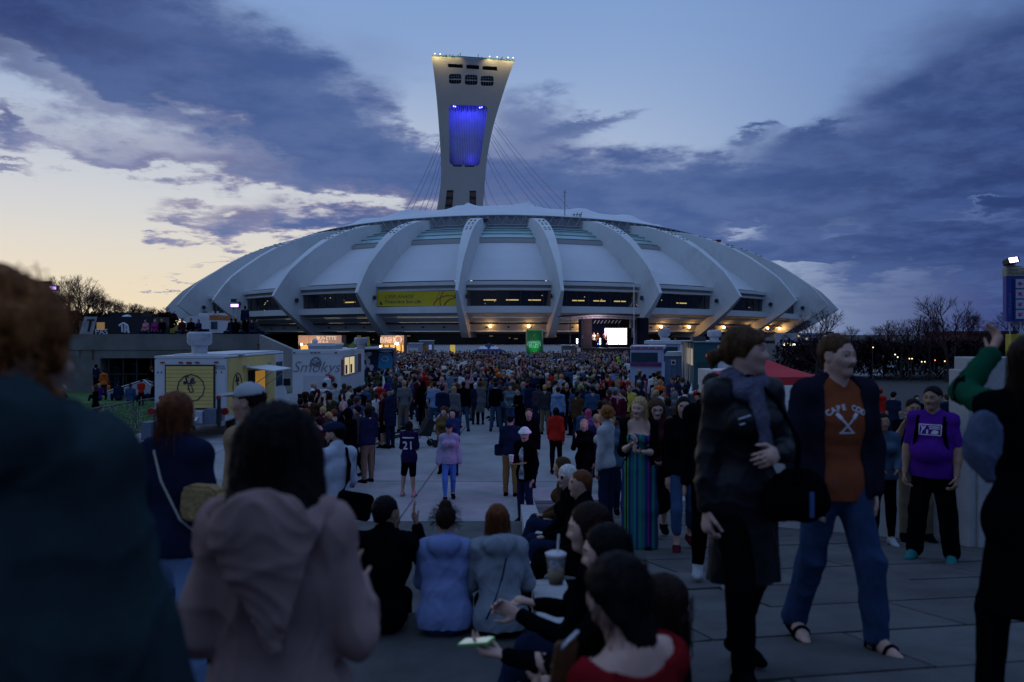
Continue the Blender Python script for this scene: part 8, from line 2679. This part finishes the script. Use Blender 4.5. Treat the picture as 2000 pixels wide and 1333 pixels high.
# striped maxi dress and her friend
P23 = Pose(1.66, True, (((.14, .12, -1), (-.45, .85, .45), (-.6, .6, .5)), ((-.14, .10, -1), (.55, .80, .12), (.7, .6, .2))), (((.02, .0, -1), (.0, -.02, -1)), ((-.04, .10, -1), (.0, -.06, -1))), yaw=math.radians(-14), tilt=math.radians(-6), pitch=math.radians(-6), curl=.8)
x, y, z = place(1248, 775, 1.66, 'ramp')
r23, _ = person('blond woman in long blue and green striped dress and black cardigan facing the camera', x, y, z, 168, fem=True, hair='longwavy', hairc='blond', skin=1, top=None, bot=None, level=0, P_=P23, key='hero_dress', H=1.66, group=GR)
def stripes():
 m = cloth('striped_dress', (.04, .08, .12))
 t = m.node_tree
 tc = [n for n in t.nodes if n.type == 'TEX_COORD'][0]
 sp = t.nodes.new('ShaderNodeSeparateXYZ'); t.links.new(tc.outputs['Object'], sp.inputs[0])
 mr = t.nodes.new('ShaderNodeMapRange'); mr.inputs['From Min'].default_value = -.21; mr.inputs['From Max'].default_value = .21
 t.links.new(sp.outputs['X'], mr.inputs['Value'])
 r = t.nodes.new('ShaderNodeValToRGB'); r.color_ramp.interpolation = 'CONSTANT'
 cols = [(.02, .05, .10), (.03, .13, .14), (.015, .02, .07), (.20, .015, .14), (.02, .03, .14), (.02, .13, .10), (.03, .16, .16), (.025, .05, .13), (.03, .17, .15), (.02, .10, .14), (.015, .03, .10), (.05, .25, .04), (.008, .008, .01), (.05, .25, .04), (.03, .04, .13), (.012, .02, .06)]
 pos = [0, .08, .16, .22, .25, .34, .42, .5, .56, .62, .70, .76, .79, .83, .86, .93]
 el = r.color_ramp.elements
 el[0].position = pos[0]; el[0].color = (*cols[0], 1); el[1].position = pos[1]; el[1].color = (*cols[1], 1)
 for p_, c_ in zip(pos[2:], cols[2:]):
  e = el.new(p_); e.color = (*c_, 1)
 t.links.new(mr.outputs[0], r.inputs[0])
 t.links.new(r.outputs[0], t.nodes['Principled BSDF'].inputs['Base Color'])
 return m
H = P23.H
pr = torso_prims(P23, .008)[:5] + torso_prims(P23, .008)[8:10]
pr.append(Cut(P23.chest + P23.up * .035 * H, P23.up))
pr += skirt_prims(P23, .49, .030, .012)
garment(r23, 'striped_dress', pr, stripes(), .009, .012, 3, 14, (1.5, 1.5, .12))
pr = top_prims(P23, o=.018, hem=.02, sleeve=.60, loose=.010)
pr.append(front_open(P23, .085, .088, .02, .2))
garment(r23, 'cardigan', pr, CL('black'), .0095, .006, 4, 16)
x, y, z = place(1288, 772, 1.72, 'ramp')
P24 = Pose(1.70, True, arms_of('front'), legs_of('walk'), pitch=math.radians(-14), yaw=math.radians(8))
r24, _ = person('woman in glasses and burgundy cardigan with bare legs close behind the striped dress', x + .03, y + .35, ramp(y + .35), 172, fem=True, hair='thick', hairc='brown', skin=1, top='jacket', topc='burgundy', topmat=cloth('dark_wine', (.035, .008, .014)), bot='skirt', botc='black', level=0, P_=P24, key='hero_glasses', H=1.72, group=GR)
m = MB()
for i in (1, -1):
 c = P24.hp(.14 * i, .375, .01); rg = [tuple((c + P24.HR @ V3(.026 * math.cos(a), 0, .020 * math.sin(a))).tolist()) for a in [2 * math.pi * k / 14 for k in range(15)]]
 m.tube(rg, .0028, 4)
m.build('glasses', CL('black'), r24)
stand('blond woman with hair tied back in grey-blue long-sleeved top walking up the ramp', 1192, 806, 1.64, 172, 'ramp', fem=True, hair='bun', hairc='blond', skin=1, top='sweater', topc='denim blue', topmat=cloth('slate_jersey', (.05, .085, .13)), botc='navy', legs='walk', group=GR, head=-15)
stand('white-blond woman in long black coat with hand at her chin', 1141, 819, 1.66, 168, 'ramp', fem=True, hair='long', hairc='blond', skin=1, top='coat', topc='black', botc='navy', arms='phone', group=GR)
stand('woman with curly ginger hair and pale grey jacket behind the grey-blue top', 1184, 796, 1.66, 60, 'ramp', fem=True, hair='curly', hairc='ginger', top='jacket', topc='light grey', botc='navy', group=GR)
stand('woman with red hair and lilac patterned jacket seen from behind', 1149, 799, 1.66, -20, 'plaza', fem=True, hair='bob', hairc='pink', top='jacket', topc='purple', topmat=cloth('lilac_pattern', (.16, .07, .22), .9, .7), botc='black', group=GR)
stand('person in black jacket and cropped jeans with ballet flats behind the leather coat', 1335, 770, 1.68, 175, 'ramp', fem=True, hair='shoulder', hairc='black', top='jacket', topc='black', bot='cropped', botc='denim blue', legs='walk', shoec='burgundy', group=GR)
stand('person in black trousers and white-soled trainers close behind the leather coat', 1392, 722, 1.74, 172, 'ramp', hair='short', hairc='black', top='jacket', topc='black', botc='black', legs='walk2', shoec='light grey', group=GR)
# group at the right wall
x, y, z = place(1822, 753, 1.72, 'ramp')
P25 = Pose(1.74, False, (((.22, .06, -1), (.02, .30, -1), (0, .3, -1)), ((-.22, .06, -1), (.0, .42, -1), (0, .4, -1))), legs_of('apart'), yaw=math.radians(-8), fat=1.28, curl=.7)
r25, _ = person('stocky black-haired man in purple T-shirt with white print and backpack straps', x, y, z, 140, hair='short', hairc='black', skin=2, top=None, bot='wide', botc='black', shoec='teal', level=0, P_=P25, key='hero_purple', H=1.72, group=GR)
pt = garment(r25, 'shirt', top_prims(P25, o=.014, hem=.05, sleeve=.40, loose=.016), cloth('violet_cotton', (.06, .012, .17)), .0095, .007, 3, 14)
H = P25.H
fr = []
for a in ((-.10, -.05, .10, -.05), (-.10, .05, .10, .05), (-.10, -.05, -.10, .05), (.10, -.05, .10, .05), (-.08, -.04, -.06, .04), (-.04, .04, -.06, .0), (-.085, .04, -.06, .0), (-.01, .03, .085, .03), (-.005, .012, .085, .012)):
 fr.append(barp(*a, .008))
fr += [[(.01, -.04), (.07, -.04), (.08, -.01), (.04, .0), (.02, -.012)], [(-.03, -.04), (-.015, -.04), (-.015, .0), (-.03, .0)]]
decal('print', polymesh(fr), prt, pt, (P25.chest + P25.up * .03 * H).tolist(), (-P25.rt).tolist(), P25.up.tolist(), .006)
bp = empty('backpack', (x, y, z), math.radians(140), 'black backpack on the back of the man in the purple T-shirt', 'backpack')
garment(bp, 'pack', [Cone((0, -.21, 1.32), (0, -.22, 1.0), .12, .14, .04, (0, 1, 0), .7)], CL('black'), .014, .006, 3, 14)
for i in (1, -1):
 m = MB()
 sh = P25.should[0 if i == 1 else 1]
 m.tube([(i * .10, -.17, 1.38), (i * .115, -.06, 1.475), (i * .12, .06, 1.42), (i * .125, .125, 1.28), (i * .15, .10, 1.1), (i * .17, -.02, 1.0)], .022, 6)
 m.build('strap', CL('black'), bp)
stand('smiling girl with long black hair in blue-grey jacket and black leggings by the parapet', 1724, 806, 1.50, 172, 'ramp', fem=True, hair='long', hairc='black', skin=2, top='jacket', topc='denim blue', topmat=cloth('slate_jacket', (.045, .07, .11)), bot='leggings', botc='black', arms='front', shoec='light grey', group=GR)
x, y, z = place(1783, 779, 1.68, 'ramp')
P26 = Pose(1.72, False, (((.30, .80, -.55), (-.30, .40, .95), (-.3, .3, .9)), ((-.25, .75, -.6), (.30, .45, .90), (.3, .3, .9))), legs_of('weight'), curl=.8)
r26, _ = person('man in black top and khaki trousers holding up a small camera beside the purple T-shirt', x, y, z, 168, hair='short', hairc='black', skin=2, top='tee', topc='black', bot='jeans', botc='khaki', level=0, P_=P26, key='hero_camera', H=1.68, group=GR)
cm = empty('small_camera', r26.location + Matrix.Rotation(math.radians(168), 4, 'Z') @ Vector(((P26.wrist[0] + P26.wrist[1]) / 2 + V3(0, .03, .07)).tolist()), math.radians(168), 'small black camera with a red light held before a face', 'camera')
m = MB(); m.box(-.055, .055, -.02, .02, -.033, .033, .008); m.build('camera_body', CL('black'), cm)
m = MB(); m.tube([(.0, .02, 0), (0, .05, 0)], .024, 12); m.build('lens', mat('lens_glass', (.01, .01, .02), .1, 0, 1, 0), cm)
m = MB(); m.ball((.035, .024, .02), .006, 6, 4); m.build('focus_light', emit('red_led', (1, .12, .08), 6), cm)
stand('person in pale grey sweater half hidden at the parapet behind the knitted bag', 1884, 790, 1.70, 30, 'ramp', hair='short', hairc='black', top='sweater', topc='grey', botc='black', group=GR)
# out on the plaza
def stand0(label, px, py, H, yaw, P_, zone='plaza', **kw):
 x, y, z = place(px, py, H, zone, .03 if kw.get('hat') else 0)
 return person(label, x, y, z, yaw, H=H, P_=P_, key='hero%d' % hash_str(label), level=1, group=GF, **kw)
P30 = Pose(1.62, True, arms_of('front'), legs_of('weight'))
r30, _ = stand0('woman in dark purple football jersey number 21 with long black hair and bare legs', 799, 822, 1.62, -8, P30, fem=True, hair='long', hairc='black', skin=0, top=None, bot='shorts', botc='black', shoec='pink')
jer = garment(r30, 'jersey', top_prims(P30, o=.020, hem=.075, sleeve=.46, loose=.020), cloth('jersey_purple', (.018, .010, .045)), .0115, .008, 3, 13)
H = P30.H
decal('number', text_mesh('21', .24, 1.05, .004), prt, jer, (P30.waist + P30.up * .055 * H).tolist(), P30.rt.tolist(), P30.up.tolist(), .006)
decal('number_outline', polymesh([barp(-.13, .02, .13, .02, .030)]), prt, jer, (P30.chest + P30.up * .045 * H).tolist(), P30.rt.tolist(), P30.up.tolist(), .005)
P31 = Pose(1.64, True, (((.20, .06, -1), (.10, .14, -1)), ((-.20, -.06, -1), (-.12, .2, -1))), (((.02, .22, -1), (-.01, .04, -1)), ((-.03, -.12, -1), (.02, -.42, -1))), pitch=math.radians(-10))
r31, _ = stand0('girl in navy cap and pale lilac sweatshirt with blue leggings walking toward the camera', 877, 822, 1.63, 184, P31, fem=True, hair='long', hairc='auburn', skin=1, hat='cap', hatc='navy', top=None, bot='leggings', botc='light blue', botmat=cloth('sky_leggings', (.06, .16, .42)), shoec='black')
sw = garment(r31, 'sweatshirt', top_prims(P31, o=.028, hem=.055, sleeve=.99, loose=.018), cloth('lilac_fleece', (.25, .24, .34), .95, .1, .3), .0115, .010, 5, 15)
decal('lettering', text_mesh('HOLLISTER'[:0] + 'COLLEGE', .055, 1, .001), mat('coral_print', (.45, .16, .16), .8, .1, 20, 0), sw, (P31.chest + P31.up * .01 * P31.H).tolist(), (-P31.rt).tolist(), P31.up.tolist(), .006)
stand('curly brown-haired woman in tan coat hugging the woman in blue', 868, 796, 1.64, 175, fem=True, hair='curly', hairc='brown', skin=1, top='coat', topc='brown', topmat=cloth('camel_coat', (.13, .075, .03)), botc='black', head=-20, arms='front', group=GF)
stand('dark-haired woman in blue coat leaning on the woman in tan', 885, 799, 1.63, 150, fem=True, hair='shoulder', hairc='black', skin=1, top='coat', topc='navy', topmat=cloth('royal_navy', (.018, .035, .10)), botc='navy', head=20, arms='front', group=GF)
stand('man in navy cap, navy sweater and khaki trousers with a shoulder pouch, back view', 997, 806, 1.76, -12, hair='cropped', hairc='black', hat='cap', hatc='navy', top='sweater', topc='navy', bot='jeans', botc='khaki', botmat=cloth('tan_chinos', (.22, .12, .05)), legs='stand', arms='front', fat=1.05, group=GF)
m = MB(); m.box(-.10, .10, -.05, .05, -.12, .12, .03)
x, y, z = place(981, 805, 1.76, 'plaza', .03)
pch = m.build('shoulder_pouch', CL('navy'), None); pch.location = (x - .07, y, .98)
tag(pch, 'navy pouch at the left hip of the man in khaki trousers', 'bag')
m = MB(); m.tube([(.22, 0, .52), (.10, -.15, .36), (-.01, -.06, .12)], .012, 5); m.build('strap', CL('navy'), pch)
stand('man with short fair hair in dark bomber jacket facing the camera', 1033, 798, 1.78, 176, hair='cropped', hairc='brown', skin=1, top='jacket', topc='black', botc='black', fat=1.08, group=GF)
stand('woman in bright red jacket and black trousers walking away with a shoulder strap', 1086, 794, 1.66, -4, fem=True, hair='shoulder', hairc='black', top='jacket', topc='red', bot='leggings', botc='black', legs='walk', arms='walk', shoec='black', fat=1.08, group=GF)
P32 = Pose(1.76, False, (((.16, .10, -1), (-.42, .85, .02), (-.5, .8, .05)), ((-.20, -.05, -1), (.05, .2, -1))), (((.05, .02, -1), (.03, -.06, -1)), ((-.10, .12, -1), (-.14, -.16, -1))), yaw=math.radians(30), pitch=math.radians(-4))
r32, _ = stand0('man in white bucket hat and open black jacket holding a cup and tray', 1026, 832, 1.76, 140, P32, hair='short', hairc='brown', skin=1, hat='bucket', hatc='white', top=None, bot='jeans', botc='navy', shoec='black')
garment(r32, 'shirt', top_prims(P32, o=.012, hem=.06, sleeve=.3), cloth('floral_shirt', (.30, .32, .36), .9, .85), .0115, .005, 3, 14)
pr = top_prims(P32, o=.026, hem=.085, sleeve=.97, loose=.010)
pr.append(front_open(P32, .03, .062, .0, .25))
garment(r32, 'open_jacket', pr, CL('black'), .0115, .008, 4, 13)
hd = Matrix.Rotation(math.radians(140), 4, 'Z') @ Vector((P32.wrist[0] + P32.hand[0] * .09).tolist()) + r32.location
pc = empty('paper_cup', hd + Vector((0, 0, .03)), 0, 'white paper cup held above a brown tray by the man in the bucket hat', 'cup')
m = MB(); m.lathe([(.035, 0), (.045, .12)], n=14); m.build('cup_wall', mat('paper_white', (.55, .55, .55), .8, 0, 1, 0), pc)
m = MB(); m.lathe([(.047, .118), (.047, .13)], n=14); m.build('rim', mat('paper_white', (.55, .55, .55)), pc)
m = MB(); m.box(-.14, .14, -.09, .09, 0, .03)
tr = m.build('food_tray', mat('card_brown', (.24, .14, .06), .9, .2, 10, .2), None); tr.location = hd + Vector((.12, 0, -.02)); tr.rotation_euler = (0, .2, 2.4)
tag(tr, 'brown card food tray held by the man in the bucket hat', 'tray')
# the rest of the crowd
rc_ = random.Random(21)
TC = ['black'] * 7 + ['navy'] * 6 + ['denim blue'] * 5 + ['dark grey'] * 4 + ['grey'] * 4 + ['light grey'] * 3 + ['white'] * 3 + ['burgundy'] * 3 + ['red'] * 3 + ['light blue'] * 3 + ['olive', 'green', 'teal', 'purple', 'tan', 'brown', 'brown', 'pink', 'pink', 'cream', 'orange', 'magenta']
HC = ['black'] * 5 + ['dark brown'] * 6 + ['brown'] * 6 + ['auburn'] * 2 + ['blond'] * 4 + ['grey'] * 2
BC = ['dark denim', 'black', 'navy', 'denim blue', 'dark grey', 'khaki']
VAR = [(False, 'down', 'stand', 'short', 'jacket', 'jeans'), (False, 'front', 'stand', 'short', 'hoodie', 'jeans'), (False, 'pockets', 'weight', 'cropped', 'tee', 'jeans'), (True, 'down', 'weight', 'long', 'jacket', 'leggings'),
       (True, 'front', 'stand', 'shoulder', 'sweater', 'jeans'), (True, 'phone', 'stand', 'bob', 'jacket', 'jeans'), (False, 'photo', 'stand', 'short', 'sweater', 'jeans'), (True, 'cross', 'weight', 'ponytail', 'hoodie', 'leggings'),
       (True, 'down', 'stand', 'bun', 'coat', 'leggings'), (False, 'cup', 'stand', 'receding', 'shirt', 'jeans'), (False, 'down', 'stand', None, 'hoodie', 'jeans'), (False, 'down', 'weight', 'cropped', 'jacket', 'jeans'), (True, 'photo', 'stand', 'longwavy', 'tee', 'jeans'), (False, 'up', 'weight', 'short', 'tee', 'jeans'), (True, 'hip', 'apart', 'shoulder', 'jacket', 'skirt'), (False, 'walk', 'walk', 'cropped', 'coat', 'jeans'), (True, 'up', 'stand', 'ponytail', 'sweater', 'leggings')]
CAPPED = {11: 'cap', 10: 'hood'}
def joined(vi, res):
 """One low figure in one mesh; slots: skin, hair, top, bottom, shoes, hat."""
 fem, ar, lg, hair, top, bot = VAR[vi]
 P_ = pose_for(fem, ar, lg, 0, 0)
 V, Q, MI, n = [], [], [], 0
 def add(pr, r, mi, cuts=()):
  nonlocal n
  v, q = surface(pr, r, cuts)
  V.append(v); Q.append(q + n); MI.append(np.full(len(q), mi)); n += len(v)
 body = head_prims(P_, 0) + [Cone(P_.necb, P_.chest, .05 * P_.H, .05 * P_.H)]
 for i in (0, 1):
  body += arm_prims(P_, i)[-2:] + hand_prims(P_, i, False)
 add(body, res * .8, 0)
 if hair:
  pr, cuts = hair_prims(P_, hair); add(pr, res * .8, 1, cuts)
 add(top_prims(P_, **TOPS[top]), res, 2)
 add(bottom_list(P_, bot), res, 3)
 add(foot_prims(P_, 0, .008) + foot_prims(P_, 1, .008), res, 4)
 if vi in CAPPED:
  a, cuts, brim = hat_prims(P_, CAPPED[vi])
  add(a, res * .8, 5, cuts)
 v, q = np.concatenate(V), np.concatenate(Q)
 return make_mesh('person', v, q, [PH] * 6, np.concatenate(MI)), P_.H
SEEN = {}
NAMES_TOP = {'jacket': 'jacket', 'hoodie': 'hoodie', 'tee': 'T-shirt', 'sweater': 'sweater', 'coat': 'coat', 'shirt': 'shirt'}
ZONES = [(700, 800, 'near the blue truck'), (800, 900, 'left of centre'), (900, 960, 'below the yellow booth'), (960, 1025, 'by the blue tent'), (1025, 1085, 'before the green can'), (1085, 1150, 'left of the stage'), (1150, 1215, 'before the stage'), (1215, 1300, 'by the pink-striped truck'), (1300, 1420, 'by the teal truck')]
ROWS = [(0, 30, 'near rows'), (30, 35, 'middle rows'), (35, 60, 'farther rows')]
def small(x, y, z, yaw, vi, tc, bc, hc, H, group, label, sk=None, hatc=None):
 me, h0 = cached(('joined', vi), lambda: joined(vi, .032))
 o = link('person', me, None, label, 'person', group)
 o.location = (x, y, z); o.rotation_euler = (0, 0, math.radians(yaw))
 s = H / h0; o.scale = (s, s, s)
 use(o, [SKINS[sk if sk is not None else rc_.choice((0, 0, 1, 1, 2, 3))], HAIR[hc], CL(tc), CL(bc), CL('black'), CL(hatc or tc)])
 return o
def facing(yaw):
 a = yaw % 360
 return 'back turned' if a < 50 or a > 310 else 'facing the camera' if 130 < a < 230 else 'turned left' if a <= 130 else 'turned right'
def truck_free(x, y):
 px = x / y * F + 1000
 if px < 716 + (38 - y) * .6 or px > 1400: return False
 if -11.5 < x < -6.8 and 32 < y < 52: return False
 if x > 6.4 and y > 36.5: return False
 return True
GC = 'people in the middle of the crowd'
count = 0
tries = 0
while count < 148 and tries < 9000:
 tries += 1
 y = 25.6 + (41.5 - 25.6) * rc_.random() ** .85
 px = rc_.uniform(715, 1385)
 x = (px - 1000) / F * y
 lim = 27.4 + 2.0 * math.sin(px * .021) - 1.2 * (px > 1080) + 2.2 * (px < 850)
 if y < lim or not truck_free(x, y): continue
 if any((x - a) ** 2 + (y - b) ** 2 < .50 for a, b in TAKEN): continue
 TAKEN.append((x, y))
 vi = rc_.randrange(len(VAR)); fem = VAR[vi][0]
 for _ in range(40):
  tc, hc, bc = rc_.choice(TC), rc_.choice(HC), rc_.choice(BC)
  yaw = rc_.gauss(-6 + (px - 1100) * -.03, 26) if rc_.random() < .74 else rc_.uniform(0, 360)
  zn = next((n for a, b, n in ZONES if a <= px < b), 'in the crowd')
  rw = next(n for a, b, n in ROWS if a <= y < b)
  g = NAMES_TOP[VAR[vi][4]]
  hd = {11: 'cap, ', 10: 'hood up, '}.get(vi, hc + ' hair, ')
  lab = '%s in %s %s, %s%s, %s, %s' % ('woman' if fem else 'man', tc, g, hd, facing(yaw), zn, rw)
  if lab not in SEEN: break
 SEEN[lab] = 1
 small(x, y, 0, yaw, vi, tc, bc, hc, rc_.uniform(1.56, 1.72) if fem else rc_.uniform(1.68, 1.88), GC, lab)
 count += 1
for (n_, xa, xb, ya, yb, yw, wh, g_) in ((17, 575, 722, 17.5, 25.5, 40, 'within the truck queue', GL), (21, 1100, 1400, 16.8, 25.5, 20, 'near the leather coat', GM)):
 k = 0
 for _ in range(900):
  if k == n_: break
  y = rc_.uniform(ya, yb); px = rc_.uniform(xa, xb); x = (px - 1000) / F * y
  if any((x - a) ** 2 + (y - b) ** 2 < .36 for a, b in TAKEN): continue
  vi = rc_.randrange(len(VAR)); fem = VAR[vi][0]
  tc, hc, bc = rc_.choice(('black', 'black', 'navy', 'dark grey', 'burgundy', 'grey', 'brown', 'denim blue', 'olive')), rc_.choice(HC), rc_.choice(BC)
  yaw = rc_.gauss(yw, 50)
  lab = '%s in %s %s, %s%s, %s' % ('woman' if fem else 'man', tc, NAMES_TOP[VAR[vi][4]], {11: 'cap, ', 10: 'hood up, '}.get(vi, hc + ' hair, '), facing(yaw), wh)
  if lab in SEEN: continue
  SEEN[lab] = 1; TAKEN.append((x, y)); k += 1
  small(x, y, 0, yaw, vi, tc, bc, hc, rc_.uniform(1.58, 1.84), g_, lab)
GLA = 'people on the lawn below the terrace'
lawn = [(188, 712, 1.66, 0, 4, 'navy', 'black', 'turned to the wall at the far left of the lawn'), (203, 722, 1.60, 40, 7, 'orange', 'black', 'at the left of the lawn'), (228, 709, 1.70, 20, 0, 'dark grey', 'dark brown', 'before the pale wall'),
  (244, 707, 1.74, 180, 0, 'black', 'dark brown', 'with arms down before the pale wall'), (262, 706, 1.78, -40, 1, 'navy', 'black', 'at the corner of the dark opening'), (296, 716, 1.66, 60, 4, 'black', 'auburn', 'before the dark opening'),
  (308, 711, 1.74, 170, 2, 'black', 'grey', 'with a cap-pale head before the dark opening'), (322, 717, 1.66, 160, 5, 'burgundy', 'brown', 'before the dark opening'), (327, 708, 1.76, 30, 0, 'burgundy', 'black', 'farther back at the opening'),
  (352, 718, 1.70, 80, 2, 'navy', 'black', 'beside the yellow truck'), (362, 722, 1.72, 0, 1, 'magenta', 'black', 'beside the yellow truck rear')]
for px, py, H, yaw, vi, tc, hc, wh in lawn:
 d = F * (CAMZ - H - .03) / (py - 653)
 small((px - 1000) / F * d, d, .02, yaw, vi, tc, rc_.choice(BC), hc, H, GLA, 'person in %s %s standing %s' % (tc, NAMES_TOP[VAR[vi][4]], wh))
def sitter(label, px, py, d, z, yaw, fem, tc, bc, hc, group, legs='sitfloor', hair='short', lean=(0, .05, 1), top='jacket'):
 key = ('sit', fem, legs, hair)
 person(label, (px - 1000) / F * d, d, z, yaw, fem=fem, legs=legs, hair=hair, hairc=hc, top=top, topc=tc, bot='jeans', botc=bc, level=2, group=group, arms='front')
for px, py, yaw, fem, tc, hc, wh in ((282, 745, 60, True, 'magenta', 'black', 'in the left half of the lawn'), (300, 752, 100, False, 'black', 'dark brown', 'behind the skylight'), (318, 748, 30, True, 'red', 'brown', 'next to the skylight'),
                                     (232, 752, 40, False, 'navy', 'black', 'among bags on the lawn'), (255, 755, 10, False, 'denim blue', 'brown', 'in jeans low on the grass'), (212, 748, 120, True, 'orange', 'brown', 'at the left end of the lawn'), (194, 752, 80, True, 'purple', 'blond', 'far left on the grass')):
 d = F * (CAMZ - .85) / (py - 653)
 sitter('person in %s top sitting on the grass %s' % (tc, wh), px, py, d, .02, yaw, fem, tc, 'navy', hc, 'people sitting on the lawn', hair='shoulder' if fem else 'short')
stand('woman with pink sweater bending forward beside the skylight', 338, 716, 1.66, -80, fem=True, hair='ponytail', hairc='blond', top='sweater', topc='magenta', group=GLA, arms='front', pitch=-20)
stand('child in red jersey leaning on the dark skylight', 276, 741, 1.30, 20, hair='short', hairc='black', top='tee', topc='red', bot='jeans', botc='black', group=GLA, arms='front')
stand('woman with long brown hair and black top crossing the near lawn', 187, 752, 1.62, 100, fem=True, hair='longwavy', hairc='brown', top='sweater', topc='black', group=GLA)
stand('child with fair-brown hair near the barrier behind the dark teal coat', 198, 794, 1.25, -80, hair='short', hairc='brown', top='sweater', topc='grey', group=GLA)
stand('person with fair hair at the far left of the near lawn', 124, 752, 1.60, -60, fem=True, hair='bob', hairc='blond', top='sweater', topc='navy', group=GLA)
GT = 'people along the edge of the terrace'
for i, (px, hgt, yaw, fem, tc, hc) in enumerate(((285, .8, 170, True, 'pink', 'brown'), (303, .8, 180, True, 'magenta', 'blond'), (317, .8, 170, False, 'black', 'brown'), (356, .85, 170, False, 'burgundy', 'black'), (373, .9, 180, False, 'black', 'black'), (388, .85, 170, True, 'navy', 'black'),
                                                 (452, .95, 60, False, 'navy', 'black'), (460, .9, 20, False, 'black', 'brown'), (484, .9, 60, False, 'black', 'dark brown'), (492, .9, 200, True, 'navy', 'brown'), (500, .85, -60, False, 'dark grey', 'black'))):
 sitter('person in %s, %s hair, sitting on the terrace edge %s' % (tc, hc, ('by the black container', 'by the black container', 'right of the black container', 'below the yellow car', 'before the white trailer', 'by the orange truck', 'under the light mast', 'under the light mast', 'near the slope', 'next to the slope', 'last at the slope')[i]), px, 0, 49.0, 3.5, yaw, fem, tc, 'navy', hc, GT, legs='sit', hair='shoulder' if fem else 'short')
small(tx(477) * 1.03, 49.6, 3.5, 30, 0, 'navy', 'black', 'black', 1.75, GT, 'person in navy jacket standing on the terrace beside the light mast')
small(tx(148) * 1.06, 51, 3.5, 70, 1, 'black', 'black', 'brown', 1.75, GT, 'person in black hooded top standing left of the black container')
small(tx(135) * 1.04, 50, 3.5, 10, 3, 'black', 'black', 'brown', 1.7, GT, 'woman in black jacket at the far left of the terrace')
protos = []
for vi in range(len(VAR)):
 fem, ar, lg, hair, top, bot = VAR[vi]
 P_ = pose_for(fem, ar, lg, 0, 0)
 V, Q, MI, n = [], [], [], 0
 def addp(pr, r, mi, cuts=()):
  global n
  v, q = surface(pr, r, cuts)
  if len(q) == 0: return
  V.append(v); Q.append(q + n); MI.append(np.full(len(q), mi)); n += len(v)
 hb = head_prims(P_, 0)[:3] + [Cone(P_.necb, P_.head, .055, .05)]
 for i in (0, 1): hb += [Cone(P_.wrist[i], P_.wrist[i] + P_.hand[i] * .14, .04, .035)] + ([Cone(P_.elbow[i], P_.wrist[i], .04, .036)] if top == 'tee' else [])
 addp(hb, .085, 0)
 if hair:
  pr, cuts = hair_prims(P_, hair); addp([p for p in pr if not isinstance(p, Cut)], .09, 1, cuts)
 addp(top_prims(P_, o=.02, hem=.06, sleeve=.36 if top == 'tee' else .97), .108, 2)
 addp(leg_prims(P_, 0, .02) + leg_prims(P_, 1, .02), .13, 3)
 protos.append((np.concatenate(V), np.concatenate(Q), np.concatenate(MI)))
mats_far, index = [], {}
def fm(m):
 if m.name not in index:
  index[m.name] = len(mats_far); mats_far.append(m)
 return index[m.name]
VV, QQ, MM, off = [], [], [], 0
nfar = 0
occ = {}
for _ in range(9000):
 y = 41.0 + (86 - 41) * rc_.random()
 px = rc_.uniform(722, 1345)
 x = (px - 1000) / F * y
 if not truck_free(x, y) and y < 52: continue
 if px > 1225 and y > 44: continue
 c = (int(x / .62), int(y / .75))
 if c in occ or mnoise.noise(Vector((x * .33, y * .22, 3))) > .28: continue
 occ[c] = 1
 v, q, mi = protos[rc_.randrange(len(protos))]
 a = math.radians(rc_.gauss(-4, 30) if rc_.random() < .6 else rc_.uniform(0, 360)); s = rc_.uniform(.9, 1.06)
 R = np.array([[math.cos(a), -math.sin(a), 0], [math.sin(a), math.cos(a), 0], [0, 0, 1]], np.float32) * s
 VV.append(v @ R.T + np.array([x + rc_.uniform(-.1, .1), y, 0], np.float32)); QQ.append(q + off); off += len(v)
 lut = np.array([fm(SKINS[rc_.choice((0, 0, 1, 1, 2))]), fm(HAIR[rc_.choice(HC)]), fm(CL(rc_.choice(TC))), fm(CL(rc_.choice(BC)))])
 MM.append(lut[mi])
 nfar += 1
o = link('crowd', make_mesh('crowd', np.concatenate(VV), np.concatenate(QQ), mats_far, np.concatenate(MM)))
tag(o, 'dense far crowd of standing people filling the plaza before the stage', 'crowd', None, 'stuff')
print('FAR', nfar, 'tris', sum(len(q) for q in QQ) * 2)
for k, (px, tc, wh) in enumerate(STAGE_FOLK):
 p = P(px, 653, 93.2)
 small(p.x, p.y, CAMZ - 27 / F * SD, 180 + k * 23 % 60, (9, 0, 1, 9, 0, 2)[k], tc, 'black', 'dark brown', 1.76, 'performers on the stage', wh + (' beside the grey drape', ' left of the blue lamps', ' under the blue lamps', ' at the stage corner', ' right of the guitarist', ' beside the screen edge')[k])
